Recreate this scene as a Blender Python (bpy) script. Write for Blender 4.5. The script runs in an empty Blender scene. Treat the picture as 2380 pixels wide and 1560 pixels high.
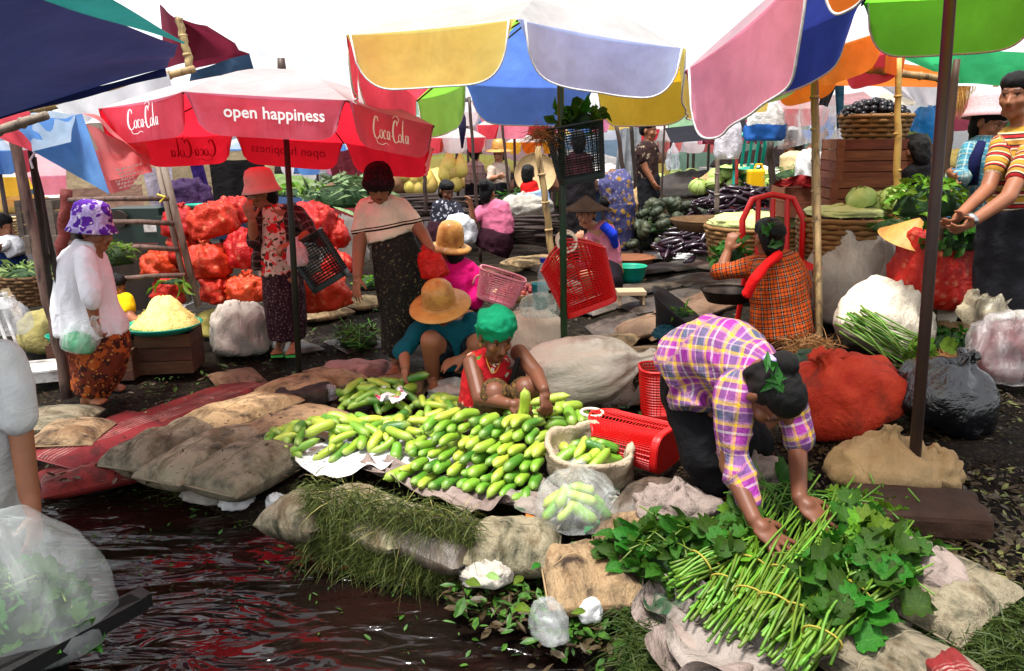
import bpy, math, random
import numpy as np
from mathutils import Vector as V, Matrix
random.seed(7); rs=np.random.RandomState(7)
rad=math.radians
sc=bpy.context.scene; C=sc.collection
# ---------------------------------------------------------------- camera, sky, sun, exposure
CH=1.55; TILT=13.75; ROLL=0.8; FPX=1920.0
cam=bpy.data.cameras.new('camera'); cam.sensor_width=36; cam.lens=FPX/2380*36; cam.clip_start=.05; cam.clip_end=500
camo=bpy.data.objects.new('camera',cam); C.objects.link(camo); sc.camera=camo
CR=Matrix.Rotation(rad(90-TILT),3,'X')@Matrix.Rotation(rad(-ROLL),3,'Z')
camo.matrix_world=Matrix.Translation((0,0,CH))@CR.to_4x4()
w=bpy.data.worlds.new('World'); sc.world=w; w.use_nodes=True; nt=w.node_tree
bg=nt.nodes['Background']; sky=nt.nodes.new('ShaderNodeTexSky'); sky.sky_type='NISHITA'; sky.sun_disc=False
SEL,SAZ=75,222   # sun elevation / compass direction it comes from (0 = +Y, clockwise)
sky.sun_elevation=rad(SEL); sky.sun_rotation=rad(SAZ); sky.air_density=1.0; sky.dust_density=2.0; sky.ozone_density=1.0
hs=nt.nodes.new('ShaderNodeHueSaturation'); hs.inputs['Saturation'].default_value=.14
nt.links.new(sky.outputs[0],hs.inputs['Color']); nt.links.new(hs.outputs[0],bg.inputs[0]); bg.inputs[1].default_value=.125
sl=bpy.data.lights.new('sun','SUN'); sl.energy=2.6; sl.angle=rad(12); sl.color=(1,.96,.9)
so=bpy.data.objects.new('sun',sl); C.objects.link(so)
sd=V((math.sin(rad(SAZ))*math.cos(rad(SEL)),math.cos(rad(SAZ))*math.cos(rad(SEL)),math.sin(rad(SEL))))
so.rotation_euler=(-sd).to_track_quat('-Z','Y').to_euler(); so.location=(0,0,12)
vs=sc.view_settings; vs.view_transform='Standard'; vs.look='None'; vs.gamma=1; vs.use_curve_mapping=False; vs.exposure=1.55
sc.cycles.max_bounces=7; sc.cycles.diffuse_bounces=2; sc.cycles.glossy_bounces=3; sc.cycles.transmission_bounces=4; sc.cycles.transparent_max_bounces=10
sc.cycles.caustics_reflective=False; sc.cycles.caustics_refractive=False; sc.cycles.sample_clamp_indirect=6
try: sc.cycles.use_denoising=True
except Exception: pass
# ---------------------------------------------------------------- pixel <-> place helpers
OFF={1:(0,0),2:(595,0),3:(1190,0),4:(1785,0),5:(0,519.8),6:(595,519.8),7:(1190,519.8),8:(1785,519.8),9:(0,1039.6),10:(595,1039.6),11:(1190,1039.6),12:(1785,1039.6)}
RG=[0]
def D(x,y):
    "crop coordinates of the current study region -> coordinates of the 2380 wide view"
    if RG[0]==0: return x,y
    o=OFF[RG[0]]; return o[0]+x*.3333,o[1]+y*.3333
def ray(x,y):
    x,y=D(x,y); return CR@V(((x-1190)/FPX,-(y-780)/FPX,-1))
def P(x,y,d):
    r=ray(x,y); return V((0,0,CH))+r*(d/r.y)
def sm(a,b,x):
    t=min(1,max(0,(x-a)/(b-a))); return t*t*(3-2*t)
def gz(x,y): return .26*sm(.35,1.6,x)*sm(9,5.5,y)
def G(x,y,dz=0):
    r=ray(x,y); z=0
    for _ in range(8):
        s=(z+dz-CH)/r.z; p=V((0,0,CH))+r*s; z=gz(p.x,p.y)
    return p
def mpp(d): return d*1.03/FPX          # metres for one view pixel at depth d
def pn(p,seed=0.):
    p=np.asarray(p,float)+seed*17.31; i=np.floor(p); f=p-i; u=f*f*(3-2*f)
    def h(a,b,c):
        q=np.sin((i[:,0]+a)*127.1+(i[:,1]+b)*311.7+(i[:,2]+c)*74.7)*43758.5453
        return q-np.floor(q)
    r=0
    for a in (0,1):
        for b in (0,1):
            for c in (0,1):
                r=r+h(a,b,c)*(u[:,0] if a else 1-u[:,0])*(u[:,1] if b else 1-u[:,1])*(u[:,2] if c else 1-u[:,2])
    return r*2-1
# ---------------------------------------------------------------- objects
def link(name,me,mat=None,parent=None,smooth=True):
    o=bpy.data.objects.new(name,me); C.objects.link(o)
    if mat is not None and not me.materials: me.materials.append(mat)
    if smooth and len(me.polygons) and not me.get('sm'):
        me.polygons.foreach_set('use_smooth',[True]*len(me.polygons)); me['sm']=1
    if parent is not None: o.parent=parent
    return o
def tag(o,label=None,cat=None,group=None,kind=None):
    if label: o['label']=label
    if cat: o['category']=cat
    if group: o['group']=group
    if kind: o['kind']=kind
    return o
def thing(name,label,cat,loc=(0,0,0),group=None):
    o=bpy.data.objects.new(name,None); C.objects.link(o); o.location=loc; o.empty_display_size=.05
    return tag(o,label,cat,group)
def mesh(vs,fs,name='m'):
    me=bpy.data.meshes.new(name); me.from_pydata([tuple(v) for v in vs],[],fs); me.update(); return me
def local(me,base):
    "world-coordinate mesh -> coordinates about base"
    me.transform(Matrix.Translation(-V(base))); return me
class B:
    "collects shapes in world coordinates"
    def __init__(s): s.v=[]; s.f=[]
    def add(s,vs,fs):
        n=len(s.v); s.v+= [V(v) for v in vs]; s.f+=[tuple(i+n for i in f) for f in fs]; return s
    def box(s,c,sz,R=None):
        c=V(c); x,y,z=[q/2 for q in sz]
        p=[V((a*x,b*y,e*z)) for a in(-1,1) for b in(-1,1) for e in(-1,1)]
        if R is not None: p=[R@q for q in p]
        return s.add([c+q for q in p],[(0,1,3,2),(4,6,7,5),(0,4,5,1),(2,3,7,6),(0,2,6,4),(1,5,7,3)])
    def bar(s,a,b,w,h,up=(0,0,1)):
        a=V(a);b=V(b);d=(b-a); L=d.length; d.normalize(); u=V(up); x=d.cross(u)
        if x.length<1e-4: x=d.cross(V((1,0,0)))
        x.normalize(); u=x.cross(d); R=Matrix((x,d,u)).transposed()
        return s.box((a+b)/2,(w,L,h),R)
    def tube(s,pts,r,n=8,caps=True):
        pts=[V(p) for p in pts]; m=len(pts); rr=r if isinstance(r,(list,tuple)) else [r]*m
        vs=[]; fs=[]; ref=None
        for i,p in enumerate(pts):
            t=(pts[min(i+1,m-1)]-pts[max(i-1,0)]); t.normalize() if t.length>1e-9 else None
            if ref is None:
                ref=t.orthogonal().normalized()
            ref=(ref-t*ref.dot(t)); ref.normalize(); b=t.cross(ref)
            for k in range(n):
                a=2*math.pi*k/n; vs.append(p+(ref*math.cos(a)+b*math.sin(a))*rr[i])
        for i in range(m-1):
            for k in range(n): fs.append((i*n+k,i*n+(k+1)%n,(i+1)*n+(k+1)%n,(i+1)*n+k))
        if caps: fs.append(tuple(range(n))[::-1]); fs.append(tuple((m-1)*n+k for k in range(n)))
        return s.add(vs,fs)
    def lathe(s,c,prof,axis=(0,0,1),n=28,ref=None):
        "prof: (r,z) list along axis"
        c=V(c); ax=V(axis).normalized(); X=(V(ref)-ax*V(ref).dot(ax)).normalized() if ref is not None else ax.orthogonal().normalized(); Y=ax.cross(X)
        vs=[];fs=[]
        for r,z in prof:
            for k in range(n):
                a=2*math.pi*k/n; vs.append(c+ax*z+(X*math.cos(a)+Y*math.sin(a))*max(r,1e-4))
        for i in range(len(prof)-1):
            for k in range(n): fs.append((i*n+k,i*n+(k+1)%n,(i+1)*n+(k+1)%n,(i+1)*n+k))
        return s.add(vs,fs)
    def ell(s,c,X,Y,Z,n=14,m=10):
        c=V(c);X=V(X);Y=V(Y);Z=V(Z); vs=[c+Z]; fs=[]
        for i in range(1,m):
            t=math.pi*i/m
            for k in range(n):
                a=2*math.pi*k/n; vs.append(c+Z*math.cos(t)+(X*math.cos(a)+Y*math.sin(a))*math.sin(t))
        vs.append(c-Z); L=len(vs)-1
        for k in range(n): fs.append((0,1+k,1+(k+1)%n)); fs.append((L,1+(m-2)*n+(k+1)%n,1+(m-2)*n+k))
        for i in range(m-2):
            for k in range(n): fs.append((1+i*n+k,1+(i+1)*n+k,1+(i+1)*n+(k+1)%n,1+i*n+(k+1)%n))
        return s.add(vs,fs)
    def ball(s,c,r): return s.ell(c,(r,0,0),(0,r,0),(0,0,r))
    def cap(s,a,b,ra,rb):
        a=V(a);b=V(b); s.ball(a,ra); s.ball(b,rb)
        if (b-a).length>1e-4: s.tube([a,b],[ra,rb],12)
        return s
    def loft(s,rings,n=22,caps=True,pw=1):
        vs=[];fs=[]
        for c,X,Y in rings:
            c=V(c);X=V(X);Y=V(Y)
            for k in range(n):
                a=2*math.pi*k/n; ca,sa=math.cos(a),math.sin(a)
                if pw!=1: ca=math.copysign(abs(ca)**pw,ca); sa=math.copysign(abs(sa)**pw,sa)
                vs.append(c+X*ca+Y*sa)
        m=len(rings)
        for i in range(m-1):
            for k in range(n): fs.append((i*n+k,i*n+(k+1)%n,(i+1)*n+(k+1)%n,(i+1)*n+k))
        if caps: fs.append(tuple(range(n))[::-1]); fs.append(tuple((m-1)*n+k for k in range(n)))
        return s.add(vs,fs)
    def grid(s,F,nu,nv,closeu=False):
        "F(u,v) in 0..1"
        vs=[F(i/nu,j/nv) for j in range(nv+1) for i in range(nu+1)]; fs=[]
        for j in range(nv):
            for i in range(nu): a=j*(nu+1)+i; fs.append((a,a+1,a+nu+2,a+nu+1))
        return s.add(vs,fs)
    def mesh(s,base=None):
        me=mesh(s.v,s.f)
        if base is not None: local(me,base)
        return me
    def build(s,name,mat,parent=None,base=None,smooth=False):
        if base is None: base=parent.location if parent is not None else (0,0,0)
        o=link(name,s.mesh(base),mat,None,smooth)
        if parent is None: o.location=base
        else: o.parent=parent
        return o
def solidify(o,t=.004,off=0):
    m=o.modifiers.new('thick','SOLIDIFY'); m.thickness=t; m.offset=off; return o
def subsurf(o,l=1):
    m=o.modifiers.new('sub','SUBSURF'); m.levels=l; m.render_levels=l; return o
def remesh(b,vox,smooth=3):
    me=mesh(b.v,b.f); o=bpy.data.objects.new('tmp',me); C.objects.link(o)
    m=o.modifiers.new('r','REMESH'); m.mode='VOXEL'; m.voxel_size=vox
    if smooth: q=o.modifiers.new('s','SMOOTH'); q.factor=.5; q.iterations=smooth
    dg=bpy.context.evaluated_depsgraph_get(); dg.update()
    r=bpy.data.meshes.new_from_object(o.evaluated_get(dg)); bpy.data.objects.remove(o); bpy.data.meshes.remove(me)
    return r
def get_co(me):
    a=np.empty(len(me.vertices)*3,np.float32); me.vertices.foreach_get('co',a); return a.reshape(-1,3).astype(float)
def get_no(me):
    a=np.empty(len(me.vertices)*3,np.float32); me.vertices.foreach_get('normal',a); return a.reshape(-1,3).astype(float)
def set_co(me,co): me.vertices.foreach_set('co',co.astype(np.float32).ravel()); me.update()
def wrinkle(me,amp,fr,st=(1,1,1),seed=0,ridge=True):
    co=get_co(me); no=get_no(me); q=co*np.array(st)*fr
    n=pn(q,seed)+.5*pn(q*2.1,seed+3)
    if ridge: n=1-2*np.abs(n)
    set_co(me,co+no*(n*amp)[:,None])
# ---------------------------------------------------------------- materials
MC={}
def srgb(h):
    h=h.lstrip('#'); c=[int(h[i:i+2],16)/255 for i in (0,2,4)]
    return tuple(x/12.92 if x<=.04045 else ((x+.055)/1.055)**2.4 for x in c)+(1,)
def raw(c): return tuple(c)+(1,)*(4-len(c))
def col(c): return tuple(max(0,q)**1.28 if q<1 else q for q in tuple(c)[:3])+(1,)
class N:
    def __init__(s,name):
        s.m=bpy.data.materials.new(name); s.m.use_nodes=True; s.t=s.m.node_tree; s.b=s.t.nodes['Principled BSDF']; s.o=s.t.nodes['Material Output']
    def n(s,t,**k):
        x=s.t.nodes.new('ShaderNode'+t)
        for a,b in k.items():
            if hasattr(x,a): setattr(x,a,b)
        return x
    def l(s,a,b): s.t.links.new(a,b)
    def mix(s,f,a,b,blend='MIX'):
        x=s.n('Mix',data_type='RGBA',blend_type=blend)
        for k,q in ((0,f),(6,a),(7,b)):
            if hasattr(q,'links') or hasattr(q,'is_linked'): s.l(q,x.inputs[k])
            else: x.inputs[k].default_value=q
        return x.outputs[2]
    def math(s,op,a,b=0.):
        x=s.n('Math',operation=op)
        for k,q in ((0,a),(1,b)):
            if hasattr(q,'is_linked'): s.l(q,x.inputs[k])
            else: x.inputs[k].default_value=q
        return x.outputs[0]
    def ramp(s,f,stops,inter='LINEAR'):
        x=s.n('ValToRGB'); r=x.color_ramp; r.interpolation=inter
        while len(r.elements)<len(stops): r.elements.new(1)
        for e,(p,c) in zip(r.elements,stops): e.position=p; e.color=raw(c)
        s.l(f,x.inputs[0]); return x.outputs[0]
    def coord(s,st=None,which='Object'):
        tc=s.n('TexCoord'); o=tc.outputs[which]
        if st:
            mp=s.n('Mapping'); mp.inputs['Scale'].default_value=st; s.l(o,mp.inputs[0]); o=mp.outputs[0]
        return o
    def noise(s,sc_,co=None,det=4,rough=.6,dist=0):
        x=s.n('TexNoise'); x.inputs['Scale'].default_value=sc_; x.inputs['Detail'].default_value=det; x.inputs['Roughness'].default_value=rough; x.inputs['Distortion'].default_value=dist
        if co is not None: s.l(co,x.inputs['Vector'])
        return x.outputs[0]
    def bump(s,h,st=.3,dist=.01,prev=None):
        x=s.n('Bump'); x.inputs['Strength'].default_value=st; x.inputs['Distance'].default_value=dist; s.l(h,x.inputs['Height'])
        if prev is not None: s.l(prev,x.inputs['Normal'])
        return x.outputs[0]
def M(name,c1,c2=None,rough=.7,scale=6,bump=0,bscale=30,bdist=.01,spec=.3,trans=0,rnd=0,st=None,dirt=None,dscale=3,dlo=.5,dhi=.7,metal=0,sheen=0,fold=0,fscale=9,fst=None,extra=None,alpha=1,which='Object',coat=0):
    if name in MC: return MC[name]
    k=N(name); b=k.b; co=k.coord(st,which); oi=None
    c=col(c1)
    if rnd:
        oi=k.n('ObjectInfo')
        ad=k.n('VectorMath',operation='ADD'); k.l(co,ad.inputs[0]); 
        cm=k.n('CombineXYZ'); rm=k.math('MULTIPLY',oi.outputs['Random'],37.); 
        for i in range(3): k.l(rm,cm.inputs[i])
        k.l(cm.outputs[0],ad.inputs[1]); co=ad.outputs[0]
    if c2 is not None:
        f=k.ramp(k.noise(scale,co),[(.3,(0,0,0)),(.7,(1,1,1))]); c=k.mix(f,col(c1),col(c2))
    if extra: c=extra(k,c,co)
    if dirt is not None:
        f=k.ramp(k.noise(dscale,co,6,.65,.4),[(dlo,(0,0,0)),(dhi,(1,1,1))]); c=k.mix(f,c,col(dirt))
    if rnd:
        h=k.n('HueSaturation'); v=k.math('MULTIPLY_ADD' if False else 'MULTIPLY',oi.outputs['Random'],rnd); 
        k.l(k.math('ADD',v,1-rnd/2),h.inputs['Value'])
        k.l(k.math('ADD',k.math('MULTIPLY',oi.outputs['Random'],rnd*.06),.5-rnd*.03),h.inputs['Hue'])
        if hasattr(c,'is_linked'): k.l(c,h.inputs['Color'])
        else: h.inputs['Color'].default_value=c
        c=h.outputs[0]
    if hasattr(c,'is_linked'): k.l(c,b.inputs['Base Color'])
    else: b.inputs['Base Color'].default_value=c
    b.inputs['Roughness'].default_value=rough; b.inputs['Specular IOR Level'].default_value=spec; b.inputs['Metallic'].default_value=metal
    if coat: b.inputs['Coat Weight'].default_value=coat
    if sheen: b.inputs['Sheen Weight'].default_value=sheen
    nr=None
    if fold: nr=k.bump(k.noise(fscale,k.coord(fst) if fst else co,5,.6,.5),fold,.04)
    if bump: nr=k.bump(k.noise(bscale,co,5,.65),bump,bdist,nr)
    if nr is not None: k.l(nr,b.inputs['Normal'])
    if trans:
        t=k.n('BsdfTranslucent'); 
        if hasattr(c,'is_linked'): k.l(c,t.inputs[0])
        else: t.inputs[0].default_value=c
        if nr is not None: k.l(nr,t.inputs['Normal'])
        mx=k.n('MixShader'); mx.inputs[0].default_value=trans; k.l(b.outputs[0],mx.inputs[1]); k.l(t.outputs[0],mx.inputs[2]); k.l(mx.outputs[0],k.o.inputs[0])
    if alpha<1: b.inputs['Alpha'].default_value=alpha
    MC[name]=k.m; return k.m
def film(name,tint=(.9,.93,.93),op=.22,fscale=14,fold=.8,haze=None):
    "thin clear plastic: see-through sheet with a white sheen and creases"
    if name in MC: return MC[name]
    k=N(name); co=k.coord((1,1,.4)); nz=k.noise(fscale*.6,co,4,.55,1.2); nr=k.bump(k.noise(fscale*2.2,co,5,.65,.3),fold*.6,.015)
    b=k.b; b.inputs['Base Color'].default_value=raw(tint); b.inputs['Roughness'].default_value=.14; b.inputs['Specular IOR Level'].default_value=1.; k.l(nr,b.inputs['Normal'])
    tl=k.n('BsdfTranslucent'); tl.inputs[0].default_value=raw(tint); k.l(nr,tl.inputs['Normal'])
    m1=k.n('MixShader'); m1.inputs[0].default_value=.3; k.l(b.outputs[0],m1.inputs[1]); k.l(tl.outputs[0],m1.inputs[2])
    tr=k.n('BsdfTransparent'); tr.inputs[0].default_value=(.97,.98,.98,1)
    f=k.ramp(nz,[(.35,(op*.35,)*3),(.55,(op,)*3),(.7,(min(1,op*2.3),)*3)])
    m2=k.n('MixShader'); k.l(f,m2.inputs[0]); k.l(tr.outputs[0],m2.inputs[1]); k.l(m1.outputs[0],m2.inputs[2]); k.l(m2.outputs[0],k.o.inputs[0])
    MC[name]=k.m; return k.m
def skin(name,c,rough=.5):
    if name in MC: return MC[name]
    k=N(name); a=k.n('Attribute'); a.attribute_name='Col'
    nz=k.noise(9,k.coord(),4); v=k.ramp(nz,[(.3,(.82,.8,.8)),(.7,(1.1,1.08,1.05))])
    c_=k.mix(1.,k.mix(1.,col(c),v,'MULTIPLY'),a.outputs[0],'MULTIPLY'); k.l(c_,k.b.inputs['Base Color'])
    k.b.inputs['Roughness'].default_value=rough; k.b.inputs['Specular IOR Level'].default_value=.35
    k.b.inputs['Subsurface Weight'].default_value=0
    k.l(k.bump(k.noise(140,k.coord(),3),.12,.002),k.b.inputs['Normal'])
    MC[name]=k.m; return k.m
def plaid(name,per,su,sv,rough=.8,fold=.5,f=.5,blend='MIX',dirt=None):
    "stripes along two surface directions stored in the puv attribute"
    if name in MC: return MC[name]
    k=N(name); a=k.n('Attribute'); a.attribute_name='puv'; sp=k.n('SeparateXYZ'); k.l(a.outputs[1],sp.inputs[0])
    def st(o,stops):
        q=k.math('FRACT',k.math('MULTIPLY',o,1/per)); return k.ramp(q,[(a_,col(b_)) for a_,b_ in stops],'CONSTANT')
    c=st(sp.outputs[0],su)
    if sv: c=k.mix(f,c,st(sp.outputs[1],sv),blend)
    nz=k.noise(5,k.coord(),4); c=k.mix(1.,c,k.ramp(nz,[(.3,(.8,.8,.8)),(.7,(1.1,1.1,1.1))]),'MULTIPLY')
    k.l(c,k.b.inputs['Base Color']); k.b.inputs['Roughness'].default_value=rough; k.b.inputs['Specular IOR Level'].default_value=.2
    if fold: k.l(k.bump(k.noise(13,k.coord((1,1,.5)),4,.55,1.8),fold*1.4,.03),k.b.inputs['Normal'])
    MC[name]=k.m; return k.m
def spots(name,base,dots,scale,rough=.8,thr=.38,fold=.4,which='Object'):
    "base cloth with blotchy print: dots=[(colour,threshold scale)]"
    if name in MC: return MC[name]
    k=N(name); co=k.coord(None,which); c=col(base)
    for i,(dc,ds,th) in enumerate(dots):
        x=k.n('TexVoronoi'); x.inputs['Scale'].default_value=scale*ds; 
        m=k.n('Mapping'); m.inputs['Location'].default_value=(i*3.1,i*1.7,i*2.3); k.l(co,m.inputs[0])
        wn=k.n('TexNoise'); wn.inputs['Scale'].default_value=scale*ds*.9; k.l(co,wn.inputs['Vector']); sv=k.n('VectorMath',operation='MULTIPLY_ADD'); k.l(wn.outputs['Color'],sv.inputs[0]); sv.inputs[1].default_value=(1.4/(scale*ds),)*3; k.l(m.outputs[0],sv.inputs[2]); k.l(sv.outputs[0],x.inputs['Vector'])
        f=k.ramp(x.outputs['Distance'],[(th,(1,1,1)),(th+.05,(0,0,0))]); c=k.mix(f,c,col(dc))
    k.l(c,k.b.inputs['Base Color']); k.b.inputs['Roughness'].default_value=rough; k.b.inputs['Specular IOR Level'].default_value=.2
    k.l(k.bump(k.noise(12,k.coord((1,1,.45)),4,.55,1.8),fold*1.4,.03),k.b.inputs['Normal'])
    MC[name]=k.m; return k.m
# ================================================================ ground and water
WZ=-.2
def W(x,y,z=WZ):
    r=ray(x,y); return V((0,0,CH))+r*((z-CH)/r.z)
bank=[W(-900,1010),W(-250,1035),W(90,1052),W(250,1078),W(430,1125),W(640,1205),W(860,1290),W(1100,1372),W(1300,1440),W(1420,1510),W(1490,1650),W(1560,1900)]
bx=np.array([[p.x,p.y] for p in bank])
def bankd(x,y):
    "signed distance to the bank, positive on land"
    p=np.stack([x,y],-1); best=np.full(x.shape,1e9); sg=np.ones(x.shape)
    for a,b in zip(bx[:-1],bx[1:]):
        e=b-a; t=np.clip(((p-a)@e)/(e@e),0,1); q=a+t[...,None]*e; dd=np.linalg.norm(p-q,axis=-1)
        cr=e[0]*(p[...,1]-a[1])-e[1]*(p[...,0]-a[0]); m=dd<best; best=np.where(m,dd,best); sg=np.where(m,np.sign(cr),sg)
    return best*sg
def vgz(x,y):
    s=lambda a,b,t:(lambda q:q*q*(3-2*q))(np.clip((t-a)/(b-a),0,1))
    return .26*s(.35,1.6,x)*s(9,5.5,y)
def terrain():
    xs=np.concatenate([np.linspace(-60,-6,10),np.linspace(-5.8,5.8,170),np.linspace(6,60,10)]); ys=np.concatenate([np.linspace(-6,1.0,8),np.linspace(1.05,9,150),np.linspace(9.2,120,24)])
    X,Y=np.meshgrid(xs,ys); d=bankd(X.ravel(),Y.ravel()).reshape(X.shape)
    n=pn(np.stack([X.ravel()*2.2,Y.ravel()*2.2,0*X.ravel()],-1)).reshape(X.shape)*.035+pn(np.stack([X.ravel()*9,Y.ravel()*9,0*X.ravel()],-1),2).reshape(X.shape)*.016
    Z=vgz(X,Y)-.045+n; k=np.clip((d+.05)/.5,-1.6,0); Z=np.where(d<-.05,Z+k*.5,Z); k2=np.clip(d/.35,0,1); Z=np.where(d>=-.05,Z-.09*(1-k2),Z-.09)
    vs=np.stack([X,Y,Z],-1).reshape(-1,3); w_=X.shape[1]; fs=[(j*w_+i,j*w_+i+1,(j+1)*w_+i+1,(j+1)*w_+i) for j in range(X.shape[0]-1) for i in range(w_-1)]
    return mesh(vs.tolist(),fs)
def mud_extra(k,c,co):
    v=k.n('TexVoronoi'); v.inputs['Scale'].default_value=26; k.l(co,v.inputs['Vector'])
    f=k.ramp(k.noise(60,co,2),[(.56,(0,0,0)),(.6,(1,1,1))]); c=k.mix(f,c,col((.07,.05,.033)))
    f2=k.ramp(k.noise(34,co,3),[(.62,(0,0,0)),(.66,(1,1,1))]); c=k.mix(f2,c,col((.06,.075,.025)))
    return c
gm=M('mud',(.009,.0065,.005),(.03,.02,.014),rough=.75,scale=5,bump=.9,bscale=45,bdist=.03,spec=.1,extra=mud_extra)
_t=gm.node_tree; _n=_t.nodes.new('ShaderNodeTexNoise'); _n.inputs['Scale'].default_value=1.7; _n.inputs['Detail'].default_value=4; _tc=_t.nodes.new('ShaderNodeTexCoord'); _t.links.new(_tc.outputs['Object'],_n.inputs['Vector']); _r=_t.nodes.new('ShaderNodeValToRGB'); _r.color_ramp.elements[0].position=.5; _r.color_ramp.elements[0].color=(.8,.8,.8,1); _r.color_ramp.elements[1].position=.64; _r.color_ramp.elements[1].color=(.22,.22,.22,1); _t.links.new(_n.outputs[0],_r.inputs[0]); _t.links.new(_r.outputs[0],_t.nodes['Principled BSDF'].inputs['Roughness'])
g=link('ground',terrain(),gm); tag(g,kind='structure')
k=N('water'); co=k.coord()
mp=k.n('Mapping'); mp.inputs['Scale'].default_value=(1.,2.3,1); mp.inputs['Rotation'].default_value=(0,0,rad(-14)); k.l(co,mp.inputs[0])
n1=k.noise(1.25,mp.outputs[0],2,.45,.9); n2=k.noise(4.5,mp.outputs[0],2,.45,.8)
h=k.math('ADD',k.math('MULTIPLY',n1,1.),k.math('MULTIPLY',n2,.3)); nr=k.bump(h,1.,.12)
k.l(k.mix(k.ramp(k.noise(1.1,mp.outputs[0],3),[(.42,(0,0,0)),(.6,(1,1,1))]),raw((.007,.0045,.0035)),raw((.014,.0035,.003))),k.b.inputs['Base Color'])
k.b.inputs['Roughness'].default_value=.06; k.b.inputs['IOR'].default_value=1.45; k.b.inputs['Specular IOR Level'].default_value=.42; k.l(nr,k.b.inputs['Normal'])
wm=k.m
wo=B().grid(lambda u,v:V((-40+46*u,-6+12.5*v,WZ)),4,4).build('water',wm); tag(wo,kind='structure')
# ---------------------------------------------------------------- sandbags
def pillow(L,W_,H,seed,nu=24,nv=14,up=1.25,dn=.5):
    u=np.linspace(-1,1,nu+1); v=np.linspace(-1,1,nv+1); U,Vv=np.meshgrid(u,v); U=np.sign(U)*np.abs(U)**.8; Vv=np.sign(Vv)*np.abs(Vv)**.8
    x=L/2*U*(1-.05*(1-Vv**2)*np.abs(U)**3); y=W_/2*Vv*(1-.09*(1-U**2)*np.abs(Vv)**3)
    h=H/2*np.clip((1-np.abs(U)**3.6)*(1-np.abs(Vv)**2.6),0,1)**.5
    n=pn(np.stack([x.ravel()*7,y.ravel()*7,0*x.ravel()],-1),seed).reshape(x.shape)*.02+pn(np.stack([x.ravel()*22,y.ravel()*16,0*x.ravel()],-1),seed+1).reshape(x.shape)*.006
    top=np.stack([x,y,h*.95+H*.5+n*(h/(H/2)+.15)],-1).reshape(-1,3); bot=np.stack([x,y,-h+H*.5+n*.15],-1).reshape(-1,3)
    w_=nu+1; N_=len(top); vs=np.concatenate([top,bot]).tolist(); fs=[]
    for j in range(nv):
        for i in range(nu):
            a=j*w_+i; fs.append((a,a+1,a+w_+1,a+w_)); fs.append((N_+a,N_+a+w_,N_+a+w_+1,N_+a+1))
    rim=[i for i in range(w_)]+[j*w_+nu for j in range(1,nv+1)]+[nv*w_+i for i in range(nu-1,-1,-1)]+[j*w_ for j in range(nv-1,0,-1)]
    for a,b in zip(rim,rim[1:]+rim[:1]): fs.append((a,N_+a,N_+b,b))
    return mesh(vs,fs)
BAGV=[pillow(.7,.4,.17,s) for s in range(6)]
seamv=[]
for s in range(6):
    b=B(); me=BAGV[s]; co=get_co(me); 
    row=[V(co[7*25+i])+V((0,.003*math.sin(i*.9+s),.001)) for i in range(1,24)]; b.tube(row,.0025,5); 
    for e in (-1,1): b.bar((.345*e,-.17,.085),(.345*e,.17,.085),.014,.005)
    seamv.append(b.mesh())
def weave(k,c,co):
    w1=k.n('TexWave',wave_type='BANDS',bands_direction='X'); w1.inputs['Scale'].default_value=38; w1.inputs['Distortion'].default_value=.6; k.l(co,w1.inputs['Vector'])
    c=k.mix(k.math('MULTIPLY',w1.outputs[0],.13),c,k.mix(1.,c,(.6,.56,.5,1),'MULTIPLY'))
    return k.mix(k.ramp(k.noise(4,co,6,.7,.2),[(.5,(0,0,0)),(.62,(1,1,1))]),c,k.mix(1.,c,(.5,.42,.34,1),'MULTIPLY'))
def redstripe(k,c,co):
    tc=k.n('TexCoord'); g=k.n('SeparateXYZ'); k.l(tc.outputs['Object'],g.inputs[0]); ay=k.math('ABSOLUTE',g.outputs[1])
    f=k.math('MULTIPLY',k.ramp(k.math('FRACT',k.math('MULTIPLY',g.outputs[1],55.)),[(0,(.7,.7,.7)),(.45,(0,0,0))],'CONSTANT'),k.ramp(ay,[(.05,(1,1,1)),(.06,(0,0,0))])); f=k.math('MULTIPLY',f,k.ramp(k.noise(12,co,4),[(.35,(.2,.2,.2)),(.6,(1,1,1))]))
    return weave(k,k.mix(f,c,col((.5,.36,.33))),co)
BM=dict(tan=M('bag_tan',(.42,.31,.18),(.54,.42,.26),rough=.75,scale=3,bump=.8,bscale=70,bdist=.02,fold=.5,fscale=9,rnd=.3,dirt=(.07,.045,.03),dscale=6,dlo=.46,dhi=.66,extra=weave),
 grey=M('bag_grey',(.3,.265,.19),(.42,.37,.27),rough=.7,scale=3,bump=.8,bscale=70,bdist=.02,fold=.5,fscale=9,rnd=.3,dirt=(.045,.05,.025),dscale=6,dlo=.46,dhi=.68,extra=weave),
 dark=M('bag_dark',(.1,.08,.065),(.18,.145,.115),rough=.35,scale=3,bump=.5,bscale=60,rnd=.3,dirt=(.02,.016,.014),dscale=5,extra=weave,spec=.5),
 red=M('bag_red',(.20,.018,.022),(.30,.035,.045),rough=.75,scale=4,bump=.6,bscale=70,rnd=.2,dirt=(.06,.015,.012),dscale=7,dlo=.48,dhi=.72,extra=redstripe),
 pink=M('bag_pink',(.36,.2,.18),(.45,.28,.25),rough=.75,scale=4,bump=.5,bscale=60,dirt=(.1,.06,.05),dscale=5,extra=weave),
 brown=M('bag_brown',(.2,.13,.08),(.32,.22,.14),rough=.6,scale=4,bump=.5,bscale=60,rnd=.3,dirt=(.04,.025,.018),dscale=5,extra=weave))
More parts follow.
